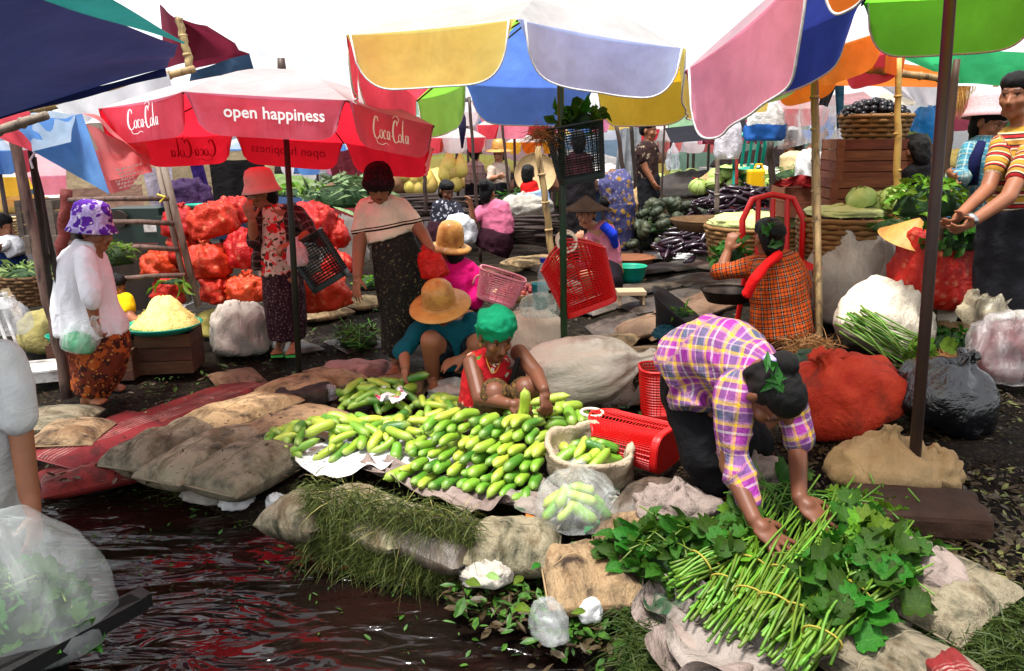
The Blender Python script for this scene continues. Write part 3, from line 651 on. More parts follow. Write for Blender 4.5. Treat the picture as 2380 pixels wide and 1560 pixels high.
def finish(b,name,mat,par,vox,spots_=None,amp=0,fr=9,st=(1,1,1),seed=0,bones=None,sm_=3,wet=None):
    me=remesh(b,vox,sm_)
    if amp: wrinkle(me,amp,fr,st,seed)
    co=get_co(me)
    if spots_ is not None:
        c=np.ones((len(co),4)); 
        for p,r,cl,an in spots_:
            d=co-np.array(p)
            if an: 
                a,sa,u,su=an; da=d@np.array(a); du=d@np.array(u); rest=d-np.outer(da,np.array(a))-np.outer(du,np.array(u)); dist=np.sqrt((da/sa)**2+(du/su)**2+(rest**2).sum(1)*.6)
            else: dist=np.linalg.norm(d,axis=1)
            w_=np.clip((r-dist)/(r*.35)+.5,0,1)[:,None]; c[:,:3]=c[:,:3]*(1-w_)+np.array(cl)*w_
        at=me.attributes.new('Col','FLOAT_COLOR','POINT'); at.data.foreach_set('color',c.astype(np.float32).ravel())
    if bones:
        bd=np.full(len(co),1e9); uv=np.zeros((len(co),3)); uo=0
        for (a,e,R_) in bones:
            a=np.array(a);e=np.array(e);ax=e-a;L=np.linalg.norm(ax);ax=ax/L; t=(co-a)@ax; tc=np.clip(t,-.02,L+.02); dd=np.linalg.norm(co-(a+tc[:,None]*ax),axis=1)/R_
            ref=np.cross(ax,[0,1,0]); ref/=np.linalg.norm(ref)+1e-9; r2=np.cross(ax,ref); d=co-a; ang=np.arctan2(d@ref,d@r2); m=dd<bd; bd[m]=dd[m]; uv[m,0]=t[m]+uo; uv[m,1]=ang[m]*R_; uo+=.313
        at=me.attributes.new('puv','FLOAT_VECTOR','POINT'); at.data.foreach_set('vector',uv.astype(np.float32).ravel())
    local(me,par.location); return link(name,me,mat,par)
def hairdo(par,hc,fr_,s=1.,bun=None,low=0,extra=None,vox=.008,front=True):
    Fw,U,Rt=fr_; b=B(); q=lambda f,u,r: hc+(Fw*f+U*u+Rt*r)*s
    b.ell(q(-.024,.03,0),Rt*.083*s,Fw*.09*s,U*.093*s); b.ell(q(-.055,-.01-low*.3,0),Rt*.074*s,Fw*.055*s,U*(.08+low)*s)
    if front: b.ell(q(.008,.062,0),Rt*.08*s,Fw*.084*s,U*.062*s)
    if bun: b.ball(q(*bun[:3]),bun[3]*s)
    if extra: extra(b,q)
    return finish(b,'hair',hairm,par,vox,amp=.003,fr=30)
def hat(par,name,mat,c,axis,prof,n=36,thick=.003,warp=.0):
    o=B().lathe(c,prof,axis,n).build(name,mat,par,smooth=True)
    if warp: wrinkle(o.data,warp,9,seed=1,ridge=False)
    solidify(o,thick); return o
def who(label,base,group=None): return thing('person',label,'person',base,group)
cloth=lambda n,c1,c2=None,**k: M(n,c1,c2,rough=.85,spec=.15,fold=.5,fscale=9,bump=.15,bscale=120,**k)
straw=M('straw',(.5,.27,.07),(.62,.38,.13),rough=.5,scale=9,bump=.5,bscale=60,dirt=(.26,.1,.025),dscale=6,dlo=.5,dhi=.72,coat=.15)
STRAW_BRIM=[(.0,.14),(.04,.138),(.07,.126),(.09,.1),(.099,.055),(.101,.012),(.103,.003),(.13,-.004),(.16,-.012),(.185,-.022),(.188,-.026)]
FLOP=[(.0,.108),(.05,.104),(.084,.086),(.1,.045),(.104,.0),(.118,-.035),(.134,-.062)]
# ---- 1 woman walking, white shirt, tie-dyed hat, plastic bag
d=4.72; base=V((P(215,940,d).x,d,0)); t=who('woman walking in a loose white shirt and purple tie-dyed hat, carrying a plastic bag',base)
b=B(); hc=P(221,533,d+.02); sp,fr=head(b,hc,78,8); b.cap(hc-UP*.08,P(205,572,d),.05,.055)
b.loft(rings([(203,575,d,30,.09),(200,620,d,42,.11),(210,760,d,45,.12)]))
chain(b,[P(190,596,d-.12),P(210,690,d-.2),P(219,738,d-.17)],[.046,.04,.028]); hand(b,P(219,740,d-.17),(.05,0,-1),(-.3,-1,0),.9,1,.95)
chain(b,[P(222,780,d),P(212,850,d-.05),P(206,918,d-.08)],[.08,.058,.038]); foot(b,P(206,918,d-.08),P(196,946,d-.07),P(246,938,d-.12))
chain(b,[P(232,780,d+.1),P(250,850,d+.12),P(232,890,d+.16)],[.08,.058,.038]); foot(b,P(235,892,d+.16),P(230,905,d+.2),P(290,908,d+.15))
finish(b,'body',SK,t,.006,sp); hairdo(t,hc,fr,low=.03)
hm=spots('tiedye',(.5,.45,.7),[((.12,.03,.35),.5,.5),((.16,.04,.4),1.,.42),((.75,.72,.85),1.3,.2)],16,fold=.5)
hat(t,'hat',hm,hc+UP*.055+V((-.01,0,0)),(.12,0,1),[(r*1.05,z*1.05) for r,z in FLOP],warp=.006)
b=B(); b.loft(rings([(205,562,d,20,.07),(200,585,d,38,.1),(194,612,d,52,.14),(196,660,d,60,.17),(200,710,d,68,.19),(212,755,d,74,.2),(214,772,d,76,.2)])); chain(b,[P(192,598,d-.13),P(204,650,d-.19),P(212,694,d-.22)],[.058,.056,.056])
finish(b,'shirt',cloth('cl_white',(.72,.73,.76),(.8,.8,.82)),t,.011,amp=.014,fr=7,st=(1.6,1.6,.45))
b=B(); b.loft(rings([(228,768,d,62,.17),(230,810,d,66,.18),(232,850,d,58,.17),(222,885,d,46,.15),(216,906,d,42,.14)]))
finish(b,'skirt',spots('batik_red',(.18,.045,.02),[((.4,.12,.03),.6,.4),((.07,.02,.015),1.,.36),((.5,.28,.1),1.9,.2)],18),t,.012,amp=.012,fr=8,st=(1.5,1.5,.4))
b=B(); 
for (h,tt) in ((P(196,949,d-.07),P(246,941,d-.12)),(P(230,908,d+.2),P(292,911,d+.15))): b.bar(h-UP*.0,tt,.085,.012)
b.build('sandals',M('rubber_dark',(.02,.015,.012),rough=.6),t)
# ---- 2 person at the left edge, back to us, in a pale T-shirt
d=3.15; base=V((P(-60,1100,d).x,d,-.2)); t=who('person cut off by the left edge, pale T-shirt sleeve and bare forearm',base)
b=B(); hc=P(-85,690,d); sp,fr=head(b,hc,150,5); b.cap(hc-UP*.08,P(-75,790,d),.05,.055); b.loft(rings([(-70,800,d,50,.1),(-65,900,d,85,.12),(-60,1300,d,85,.13)])); chain(b,[P(25,842,d-.02),P(48,1000,d-.05),P(68,1150,d-.12),P(78,1190,d-.15)],[.045,.046,.04,.03]); hand(b,P(78,1195,d-.16),(.1,-.3,-1),(1,-.5,0),.6)
finish(b,'body',SK,t,.008,sp); hairdo(t,hc,fr)
b=B(); b.loft(rings([(-70,785,d,45,.08),(-65,815,d,92,.11),(-62,900,d,100,.15),(-55,1040,d,100,.16),(-52,1200,d,104,.16)])); chain(b,[P(15,838,d),P(38,905,d-.03),P(46,968,d-.05)],[.078,.074,.072])
finish(b,'shirt',cloth('cl_offwhite',(.5,.51,.52),(.62,.62,.6)),t,.012,amp=.01,fr=6,st=(1.3,1.3,.6))
b=B(); b.loft(rings([(-52,1185,d,96,.15),(-50,1260,d,98,.16),(-48,1400,d,90,.15),(-46,1560,d,80,.13)])); finish(b,'shorts',cloth('cl_navyshort',(.02,.025,.05),(.035,.04,.07)),t,.014,amp=.01)
# ---- 3 woman in floral blouse, plaid overshirt and pale hat
d=5.75; base=V((P(668,815,d).x,d,0)); t=who('woman in a pale bucket hat, floral blouse and dark plaid overshirt beside the umbrella pole',base)
b=B(); hc=P(606,444,d-.03); sp,fr=head(b,hc,-62,12); b.cap(hc-UP*.08,P(634,482,d),.048,.052); b.loft(rings([(640,485,d,38,.09),(642,560,d,38,.1),(655,640,d,42,.12)]))
chain(b,[P(603,498,d-.05),P(590,560,d-.12),P(587,515,d-.18)],[.045,.04,.028]); hand(b,P(586,512,d-.18),(-.2,-.2,1),(0,-1,0),1.)
chain(b,[P(690,500,d),P(722,540,d-.1),P(686,566,d-.22)],[.045,.04,.028]); hand(b,P(684,568,d-.22),(-1,-.3,-.2),(0,-.4,1),1.1)
for x,o in ((684,-.06),(650,.1)): chain(b,[P(x-10,650,d+o),P(x,740,d+o),P(x+3,795,d+o)],[.06,.045,.034]); foot(b,P(x+3,795,d+o),P(x+2,815,d+o+.03),P(x-6,826,d+o-.2))
finish(b,'body',SK,t,.007,sp); hairdo(t,hc,fr,low=.03)
hat(t,'hat',cloth('cl_hatpink',(.62,.4,.36),(.7,.5,.45)),hc+UP*.055,(-.1,-.05,1),FLOP,warp=.004)
b=B(); b.loft(rings([(634,476,d,22,.07),(636,495,d,42,.1),(640,540,d,42,.12),(645,600,d,42,.13),(650,636,d,46,.14)]))
finish(b,'blouse',spots('floral_red',(.6,.5,.42),[((.55,.03,.04),.7,.42),((.07,.05,.04),1.3,.3),((.62,.08,.08),1.6,.28),((.08,.2,.06),2.1,.2)],17),t,.012,amp=.006,fr=9)
b=B(); b.loft(rings([(662,476,d+.03,22,.09),(668,500,d+.04,38,.12),(668,560,d+.04,32,.13),(664,612,d+.04,30,.13)])); chain(b,[P(690,498,d),P(712,522,d-.06),P(724,545,d-.1)],[.062,.058,.055]); chain(b,[P(602,498,d-.04),P(593,530,d-.09),P(590,560,d-.12)],[.058,.055,.05]); b.loft(rings([(603,500,d-.07,12,.05),(602,560,d-.06,14,.06),(600,625,d-.05,14,.06)]))
finish(b,'overshirt',plaid('plaid_dark',.05,[(0,(.07,.03,.03)),(.4,(.02,.012,.014)),(.6,(.1,.05,.045)),(.85,(.3,.24,.2))],[(0,(.07,.02,.025)),(.5,(.015,.01,.012)),(.75,(.25,.2,.18)),(.83,(.03,.015,.02))]),t,.012,amp=.006,bones=[(P(665,620,d),P(665,480,d),.13),(P(690,498,d),P(724,545,d-.1),.05),(P(602,498,d),P(590,560,d-.1),.05)])
b=B(); b.loft(rings([(655,628,d,42,.13),(660,680,d,46,.15),(666,740,d,44,.15),(668,785,d,40,.14)]))
finish(b,'skirt',spots('print_plum',(.045,.012,.025),[((.2,.13,.14),1,.3),((.02,.008,.014),2,.3)],55),t,.012,amp=.008,fr=8,st=(1.6,1.6,.4))
b=B()
for x,o in ((684,-.06),(650,.1)): b.bar(P(x+2,818,d+o+.04),P(x-6,829,d+o-.22),.085,.014)
b.build('sandals',M('rubber_green',(.05,.4,.08),rough=.5),t)
# ---- 4 woman standing, banded pink-white top, dark knitted scarf over her head
d=5.28; base=V((P(925,870,d).x,d,0)); t=who('standing woman in a white top with dark bands, dark scarf wrapped over her head',base)
b=B(); hc=P(880,424,d-.1); sp,fr=head(b,hc,8,28); b.cap(hc-UP*.08+YD*.03,P(884,462,d),.05,.055); b.loft(rings([(886,465,d,42,.08),(892,520,d,38,.1),(915,600,d,44,.11)]))
chain(b,[P(846,486,d-.02),P(834,585,d-.06),P(831,640,d-.14)],[.05,.044,.032]); w_=P(831,644,d-.14); hand(b,w_,(-.1,-.25,-1),(-.6,-.8,0),.35,-1,1.)
chain(b,[P(934,486,d),P(980,540,d-.06),P(1001,578,d-.14)],[.05,.042,.03]); hand(b,P(1001,580,d-.14),(.15,-.2,-1),(.8,-.5,0),1.1,1,1.)
chain(b,[P(930,640,d),P(922,760,d),P(922,845,d)],[.09,.06,.038]); foot(b,P(922,845,d),P(924,866,d+.03),P(915,872,d-.19))
finish(b,'body',SK,t,.0065,sp)
b=B(); Fw,U,Rt=fr; q=lambda f,u,r: hc+Fw*f+U*u+Rt*r
b.ell(q(-.012,.03,0),Rt*.092,Fw*.112,U*.1); b.cap(q(.06,.03,.05),q(.06,.03,-.05),.05,.05); b.ell(q(-.04,-.04,0),Rt*.088,Fw*.07,U*.1)
finish(b,'headscarf',spots('knit_maroon',(.03,.008,.012),[((.1,.02,.03),1,.3),((.015,.005,.01),1.6,.35)],50),t,.008,amp=.004,fr=22)
b=B(); b.loft(rings([(882,456,d,26,.07),(884,468,d,42,.085),(888,486,d,50,.11),(892,520,d,48,.13),(903,552,d,52,.14)])); chain(b,[P(850,482,d-.02),P(841,506,d-.03),P(836,532,d-.04)],[.056,.056,.058]); chain(b,[P(930,480,d),P(950,502,d-.02),P(962,520,d-.03)],[.054,.054,.054])
finish(b,'top',plaid('banded_top',1.,[(0,(.7,.62,.5)),(.085,(.03,.02,.02)),(.094,(.7,.62,.5)),(.104,(.03,.02,.02)),(.113,(.72,.64,.52)),(.7,(.72,.62,.55))],None,fold=.4),t,.011,amp=.006,fr=8,bones=[(P(907,560,d),P(884,452,d),.15)])
b=B(); b.loft(rings([(908,553,d,48,.13),(920,585,d,56,.15),(935,650,d,62,.16),(938,720,d,54,.15),(926,790,d,38,.13),(918,822,d,30,.12)]))
finish(b,'skirt',spots('print_olive',(.022,.022,.018),[((.16,.14,.08),1,.2),((.06,.055,.035),1.7,.3)],30),t,.012,amp=.008,fr=7,st=(1.6,1.6,.35))
B().bar(P(927,868,d+.05),P(912,876,d-.24),.09,.014).build('sandal',M('rubber_orange',(.5,.09,.03),rough=.5),t)
# ---- 5 squatting woman in teal under a wide straw hat
d=4.98; base=V((P(1010,905,d).x,d,0)); t=who('squatting woman in a teal shirt under a wide glossy straw hat, reaching for a cucumber',base)
b=B(); hc=P(1028,712,d-.1); sp,fr=head(b,hc,-10,35); b.cap(hc-UP*.07+YD*.04,P(1048,752,d),.05,.055); b.loft(rings([(1045,750,d,45,.09),(1060,810,d+.03,45,.12),(1065,860,d+.08,55,.14)]))
chain(b,[P(976,765,d-.05),P(937,812,d-.15),P(942,852,d-.25)],[.047,.042,.03]); hand(b,P(943,855,d-.25),(-.1,-.5,-.8),(-.5,.1,.8),1.,1,1.)
chain(b,[P(1098,752,d),P(1112,812,d-.1),P(1078,832,d-.22)],[.047,.042,.03]); hand(b,P(1077,833,d-.22),(-1,-.3,-.2),(0,-.5,1),.6,-1,1.)
chain(b,[P(1060,850,d+.1),P(1002,792,d-.2),P(1006,880,d-.08)],[.085,.066,.04]); foot(b,P(1006,880,d-.08),P(1010,898,d-.05),P(1012,912,d-.26))
chain(b,[P(1075,850,d+.1),P(1108,800,d-.15),P(1100,885,d-.05)],[.085,.066,.04]); foot(b,P(1100,885,d-.05),P(1100,898,d-.02),P(1105,910,d-.22))
finish(b,'body',SK,t,.006,sp); hairdo(t,hc,fr,low=.02)
h=hat(t,'straw_hat',straw,hc+UP*.03+V((-.015,-.02,0)),(-.12,-.42,1),STRAW_BRIM,40)
b=B(); ax=V((-.12,-.42,1)).normalized(); b.lathe(hc+UP*.03+V((-.015,-.02,0))+ax*.006,[(.102,0),(.105,.004),(.1045,.01),(.1015,.013)],ax,36); b.build('hat_band',M('straw_band',(.5,.24,.06),rough=.5),t,smooth=True)
b=B(); b.loft(rings([(1045,738,d,30,.08),(1040,755,d,62,.11),(1048,790,d,55,.13),(1058,830,d+.05,50,.15)])); chain(b,[P(980,762,d-.04),P(955,790,d-.1),P(934,818,d-.16)],[.062,.058,.054]); chain(b,[P(1095,748,d),P(1108,785,d-.06),P(1113,815,d-.1)],[.06,.056,.052])
finish(b,'shirt',cloth('cl_teal',(.005,.1,.13),(.008,.14,.17)),t,.01,amp=.007,fr=9,st=(1,1,.6))
b=B(); b.loft(rings([(1065,815,d+.06,50,.13),(1065,860,d+.1,62,.16),(1060,885,d+.08,50,.14)])); b.cap(P(1060,852,d+.1),P(1022,812,d-.1),.1,.085); b.cap(P(1075,852,d+.1),P(1106,805,d-.12),.1,.082)
finish(b,'shorts',spots('print_night',(.008,.014,.02),[((.03,.06,.07),1,.3)],25),t,.012,amp=.006)
B().bar(P(1011,900,d-.03),P(1013,915,d-.28),.085,.014).build('sandal',MC['rubber_green'],t)
# ---- 6 seated person in magenta with round straw hat
d=5.75; base=V((P(1060,800,d).x,d,0)); t=who('person in a bright magenta shirt and round straw hat seated behind the teal one',base)
b=B(); hc=P(1046,585,d); sp,fr=head(b,hc,-135,10); b.cap(hc-UP*.08,P(1052,612,d),.048,.05); b.loft(rings([(1055,615,d,40,.1),(1058,700,d,45,.12),(1058,780,d,55,.15)])); chain(b,[P(1015,640,d),P(1000,690,d-.1),P(1030,700,d-.25)],[.045,.04,.03]); hand(b,P(1031,700,d-.25),(1,-.3,0),(0,-1,.4),.5)
chain(b,[P(1050,770,d),P(1010,740,d-.2),P(1012,800,d-.15)],[.08,.06,.04]); chain(b,[P(1070,770,d),P(1090,740,d-.2),P(1088,800,d-.15)],[.08,.06,.04])
finish(b,'body',SK,t,.008,sp); hairdo(t,hc,fr,.92,low=.04,front=False)
hat(t,'straw_hat',straw,hc+UP*.045,(.1,-.15,1),[(r*.95,z*1.25) for r,z in STRAW_BRIM[:-2]]+[(.14,-.03)])
b=B(); b.loft(rings([(1056,602,d,22,.07),(1058,615,d,45,.1),(1060,650,d,52,.13),(1062,710,d,52,.14)])); chain(b,[P(1018,632,d),P(1004,668,d-.05),P(1004,695,d-.12)],[.06,.058,.055]); chain(b,[P(1098,632,d),P(1108,670,d-.03),P(1104,700,d-.1)],[.06,.058,.055])
finish(b,'shirt',cloth('cl_magenta',(.6,.01,.2),(.7,.02,.27)),t,.011,amp=.008,fr=8)
b=B(); b.loft(rings([(1058,700,d,52,.15),(1056,760,d-.08,62,.2),(1054,800,d-.08,58,.2)])); finish(b,'skirt',cloth('cl_dark',(.015,.012,.016),(.03,.02,.03)),t,.014,amp=.008)
# ---- 7 cucumber seller
d=4.12; base=V((P(1140,1030,d).x,d,0)); t=who('squatting cucumber seller in a green cap and red floral top, holding two cucumbers',base)
b=B(); hc=P(1154,778,d-.12); sp,fr=head(b,hc,24,22,1.02); Fw,U,Rt=fr
for e in(-1,1): sp.insert(0,(hc+Fw*.07-U*.03+Rt*.034*e,.026,(1.45,1.5,1.2),None))
sp.insert(0,(hc+Fw*.1-U*.03,.016,(1.4,1.45,1.2),None))
b.cap(hc-UP*.075+YD*.03,P(1146,838,d-.02),.047,.05); b.loft(rings([(1145,835,d,55,.09),(1135,880,d+.02,50,.11),(1125,960,d+.08,60,.14)]))
chain(b,[P(1096,845,d-.04),P(1116,925,d-.2),P(1180,938,d-.32)],[.046,.04,.028]); hand(b,P(1183,938,d-.32),(1,-.2,-.15),(0,-.75,.65),1.25,1,.98)
chain(b,[P(1206,820,d-.02),P(1246,868,d-.16),P(1264,905,d-.3)],[.046,.041,.028]); hand(b,P(1265,908,d-.3),(.12,-.45,-.85),(.5,-.75,.4),1.2,-1,.98)
chain(b,[P(1130,960,d+.1),P(1150,915,d-.22),P(1150,1015,d-.12)],[.085,.064,.04]); foot(b,P(1150,1012,d-.12),P(1152,1030,d-.08),P(1156,1042,d-.28))
chain(b,[P(1160,960,d+.1),P(1222,905,d-.18),P(1205,1000,d-.1)],[.085,.064,.04]); foot(b,P(1205,1000,d-.1),P(1205,1018,d-.08),P(1212,1030,d-.26))
finish(b,'body',SKD,t,.005,sp); hairdo(t,hc,fr,.95,low=.0,front=False)
b=B(); q=lambda f,u,r: hc+Fw*f+U*u+Rt*r
b.ell(q(-.02,.052,0),Rt*.1,Fw*.112,U*.088); b.ell(q(-.055,.0,0),Rt*.092,Fw*.06,U*.085)
finish(b,'cap',cloth('cl_capgreen',(.0,.2,.1),(.01,.3,.16)),t,.006,amp=.009,fr=17)
b=B()
for e in(-1,1): b.lathe(q(-.005,-.055,.08*e),[(.008,-.002),(.011,0),(.008,.002)],Rt,10)
b.build('earrings',M('gold',(.7,.45,.1),rough=.3,metal=1),t)
b=B(); b.loft(rings([(1148,826,d-.01,34,.07),(1142,842,d,62,.1),(1132,880,d+.01,60,.13),(1124,925,d+.04,56,.15),(1120,960,d+.06,60,.16)]))
finish(b,'top',spots('floral_scarlet',(.5,.02,.03),[((.62,.5,.36),.55,.28),((.66,.58,.45),.9,.2),((.08,.25,.05),.8,.18),((.35,.01,.02),1.7,.3)],15,fold=.4),t,.009,amp=.005,fr=9)
b=B(); b.loft(rings([(1125,930,d+.06,62,.16),(1125,975,d+.04,64,.18),(1128,1005,d-.02,60,.18)])); b.cap(P(1130,965,d+.05),P(1150,918,d-.2),.1,.082); b.cap(P(1150,918,d-.2),P(1148,990,d-.14),.08,.07); b.cap(P(1160,960,d+.08),P(1218,912,d-.16),.1,.08)
finish(b,'skirt',spots('print_umber',(.12,.075,.03),[((.22,.13,.04),1,.3),((.05,.03,.02),1.6,.34)],34),t,.01,amp=.006)
b=B(); b.tube([P(1128+i*6,838+ (9-(i-3.2)**2)*4.2-8,d-.1-.005*(9-(i-3)**2)) for i in range(7)],.0028,5); b.build('necklace',MC['gold'],t,smooth=True)
b=B(); b.cap(P(1205,835,d-.14),P(1186,905,d-.14),.014,.022); finish(b,'braid',hairm,t,.006)
# ---- 8 woman bending over the greens
d=3.1; base=V((P(1690,1245,d-.1).x,d-.1,gz(.8,3.2))); t=who('woman in a purple and yellow plaid shirt bending over the bundles of greens',base)
b=B(); hc=P(1796,918,d-.42); sp,fr=head(b,hc,28,66,1.02,ears=True); b.cap(P(1770,870,d-.3),hc+YD*.05+UP*.03,.055,.05)
b.loft(rings([(1608,880,d+.1,60,.09),(1680,850,d-.02,62,.09),(1760,868,d-.25,46,.07)]))
chain(b,[P(1712,925,d-.36),P(1695,1080,d-.38),P(1752,1206,d-.55)],[.046,.037,.027]); hand(b,P(1754,1211,d-.55),(.52,-.6,-.42),(.15,-.6,.8),.16,-1,1.12,.55)
chain(b,[P(1828,930,d-.26),P(1853,1040,d-.27),P(1858,1156,d-.48)],[.046,.036,.027]); hand(b,P(1859,1161,d-.48),(.5,-.6,-.4),(.15,-.6,.8),.16,-1,1.12,.6)
chain(b,[P(1622,930,d+.1),P(1650,1070,d-.02),P(1674,1190,d+.02)],[.1,.066,.04]); foot(b,P(1675,1195,d+.02),P(1668,1235,d+.05),P(1690,1262,d-.16))
chain(b,[P(1680,930,d+.2),P(1752,1040,d+.15),P(1790,1085,d+.24)],[.1,.066,.04]); foot(b,P(1790,1088,d+.24),P(1785,1112,d+.28),P(1812,1130,d+.08))
finish(b,'body',SKD,t,.0055,sp)
hairdo(t,hc,fr,.97,bun=(-.09,.085,0,.052),extra=lambda b,q:(b.ell(q(-.03,.02,0),fr[2]*.088,fr[0]*.088,fr[1]*.088),b.cap(q(-.1,.06,.02),q(-.09,-.03,.06),.035,.02)))
pl=plaid('plaid_purple',.15,[(0,(.36,.05,.3)),(.2,(.5,.3,.38)),(.25,(.72,.48,.03)),(.34,(.3,.14,.34)),(.44,(.6,.45,.5)),(.48,(.13,.15,.22)),(.68,(.5,.3,.4)),(.73,(.72,.48,.03)),(.81,(.34,.06,.3)),(.94,(.6,.5,.52))],[(0,(.3,.06,.32)),(.22,(.55,.36,.45)),(.27,(.72,.5,.04)),(.36,(.14,.15,.24)),(.54,(.5,.36,.42)),(.58,(.2,.14,.26)),(.78,(.55,.35,.3)),(.83,(.68,.46,.05)),(.9,(.34,.1,.34))],fold=.4)
b=B(); b.loft(rings([(1572,880,d+.12,80,.12),(1610,855,d+.09,102,.14),(1660,838,d+.02,114,.14),(1715,846,d-.1,100,.13),(1760,864,d-.22,66,.1),(1778,876,d-.26,50,.09)])); b.loft(rings([(1606,840,d+.1,40,.15),(1602,900,d+.1,50,.17),(1598,955,d+.06,42,.17)]))
chain(b,[P(1716,915,d-.33),P(1702,990,d-.36),P(1700,1060,d-.37),P(1724,1120,d-.43),P(1742,1160,d-.47)],[.078,.063,.054,.05,.05]); chain(b,[P(1822,915,d-.25),P(1843,985,d-.25),P(1853,1015,d-.26)],[.066,.058,.054])
finish(b,'shirt',pl,t,.009,amp=.013,fr=7,bones=[(P(1575,865,d+.12),P(1775,872,d-.24),.17),(P(1716,915,d-.33),P(1700,1060,d-.37),.08),(P(1700,1060,d-.37),P(1748,1150,d-.44),.065),(P(1822,915,d-.25),P(1853,1015,d-.26),.08),(P(1606,840,d+.1),P(1598,955,d+.06),.19)])
b=B(); b.cap(P(1606,900,d+.15),P(1640,1060,d+.0),.13,.095); b.cap(P(1650,920,d+.2),P(1748,1035,d+.15),.13,.09); b.loft(rings([(1640,930,d+.14,70,.15),(1680,1020,d+.1,80,.13),(1695,1065,d+.1,75,.1)])); b.cap(P(1640,1060,d),P(1660,1120,d+.0),.09,.07)
finish(b,'trousers',cloth('cl_black',(.008,.008,.01),(.016,.014,.018)),t,.012,amp=.008)
leafm=M('leaf_green',(.03,.11,.015),(.06,.2,.03),rough=.45,scale=8,trans=.25,rnd=.5,spec=.4)
b=B(); rr=random.Random(2)
for i in range(9):
    c0=P(1796+rr.uniform(-14,16),852+rr.uniform(-14,50),d-.52); a=V((rr.uniform(-1,1),rr.uniform(-.4,.2),rr.uniform(-1,.6))).normalized()*.04; s_=a.cross(YD).normalized()*.014; b.add([c0-a,c0+s_-YD*.008,c0+a,c0-s_-YD*.004],[(0,1,2,3)])
b.build('leaf_ornament',leafm,t)
B().ell(P(1786,833,d-.5),(.02,0,0),(0,.012,0),(0,0,.014)).ell(P(1795,838,d-.51),(.014,0,0),(0,.01,0),(0,0,.012)).build('hair_clip',M('lilac',(.5,.4,.75),rough=.4),t,smooth=True)
# ---- 9 seated woman in orange plaid, back to us
RG[0]=0
d=5.05; base=V((P(1812,800,d).x,d,gz(1.7,5))); t=who('woman in an orange and black plaid shirt sitting with her back to us, red sash',base)
b=B(); hc=P(1786,552,d); sp,fr=head(b,hc,190,10); b.cap(hc-UP*.08,P(1792,598,d),.048,.052); b.loft(rings([(1795,600,d,55,.1),(1810,700,d,55,.12),(1818,780,d,65,.16)]))
chain(b,[P(1748,618,d+.02),P(1676,632,d+.1),P(1690,588,d+.15)],[.047,.042,.03]); hand(b,P(1692,582,d+.15),(.3,.1,1),(-.5,-.8,0),1.); chain(b,[P(1850,620,d),P(1868,690,d+.1),P(1830,700,d+.25)],[.047,.04,.03])
finish(b,'body',SK,t,.008,sp); hairdo(t,hc,fr,bun=(-.1,.03,0,.06),low=.03)
po=plaid('plaid_orange',.06,[(0,(.62,.15,.02)),(.3,(.012,.01,.01)),(.42,(.6,.45,.3)),(.47,(.012,.01,.01)),(.6,(.62,.15,.02)),(.85,(.05,.02,.01))],[(0,(.6,.13,.02)),(.28,(.012,.01,.01)),(.42,(.7,.6,.5)),(.46,(.012,.01,.01)),(.62,(.55,.1,.02)),(.88,(.03,.015,.01))],fold=.3)
b=B(); b.loft(rings([(1792,588,d,28,.08),(1796,605,d,58,.11),(1806,650,d,64,.14),(1812,700,d,66,.15),(1818,775,d,74,.17)])); chain(b,[P(1752,615,d+.02),P(1712,626,d+.06),P(1672,632,d+.1)],[.062,.06,.056]); chain(b,[P(1846,618,d),P(1862,655,d+.04),P(1868,690,d+.1)],[.06,.058,.054])
finish(b,'shirt',po,t,.01,amp=.006,fr=8,bones=[(P(1818,775,d),P(1794,595,d),.16),(P(1752,615,d+.02),P(1672,632,d+.1),.06),(P(1846,618,d),P(1868,690,d+.1),.06)])
b=B(); q=[P(1733,690,d-.18),P(1752,650,d-.2),P(1785,612,d-.165),P(1812,590,d-.1)]; b.tube(q,[.03,.032,.03,.028],10); finish(b,'sash',cloth('cl_red',(.62,.012,.015),(.7,.02,.02)),t,.009,amp=.004)
b=B(); b.loft(rings([(1818,765,d,72,.18),(1820,800,d+.05,78,.22)])); finish(b,'skirt',MC['cl_dark'],t,.014)
b=B(); rr=random.Random(5)
for i in range(8):
    c0=P(1792+rr.uniform(-16,18),530+rr.uniform(-8,45),d-.12); a=V((rr.uniform(-1,1),0,rr.uniform(-1,1))).normalized()*.05; s_=a.cross(YD).normalized()*.02; b.add([c0-a,c0+s_-YD*.01,c0+a,c0-s_],[(0,1,2,3)])
b.build('leaf_ornament',leafm,t)
# ---- 10 woman with conical hat
d=7.6; base=V((P(1405,680,d).x,d,0)); t=who('woman in a dark conical hat and pink shirt beside the hanging red basket',base)
b=B(); hc=P(1362,497,d); sp,fr=head(b,hc,-12,4,1.05); b.cap(hc-UP*.08,P(1385,530,d+.05),.048,.052); b.loft(rings([(1392,530,d+.05,28,.1),(1405,590,d+.05,32,.12),(1410,640,d,40,.15)])); chain(b,[P(1370,560,d),P(1360,610,d-.12),P(1350,575,d-.25)],[.046,.04,.03]); hand(b,P(1349,572,d-.25),(-.1,-.3,1),(0,-1,0),1.); chain(b,[P(1395,650,d),P(1360,640,d-.25),P(1370,690,d-.2)],[.085,.06,.04])
finish(b,'body',SKL,t,.007,sp); hairdo(t,hc,fr,1.05,low=.03)
hat(t,'conical_hat',M('straw_dark',(.022,.013,.01),(.05,.03,.02),rough=.9,spec=.05,scale=6,bump=.4,bscale=40),hc+UP*.04,(0,-.02,1),[(.0,.125),(.02,.115),(.1,.06),(.17,.02),(.228,.002),(.23,-.004)],32)
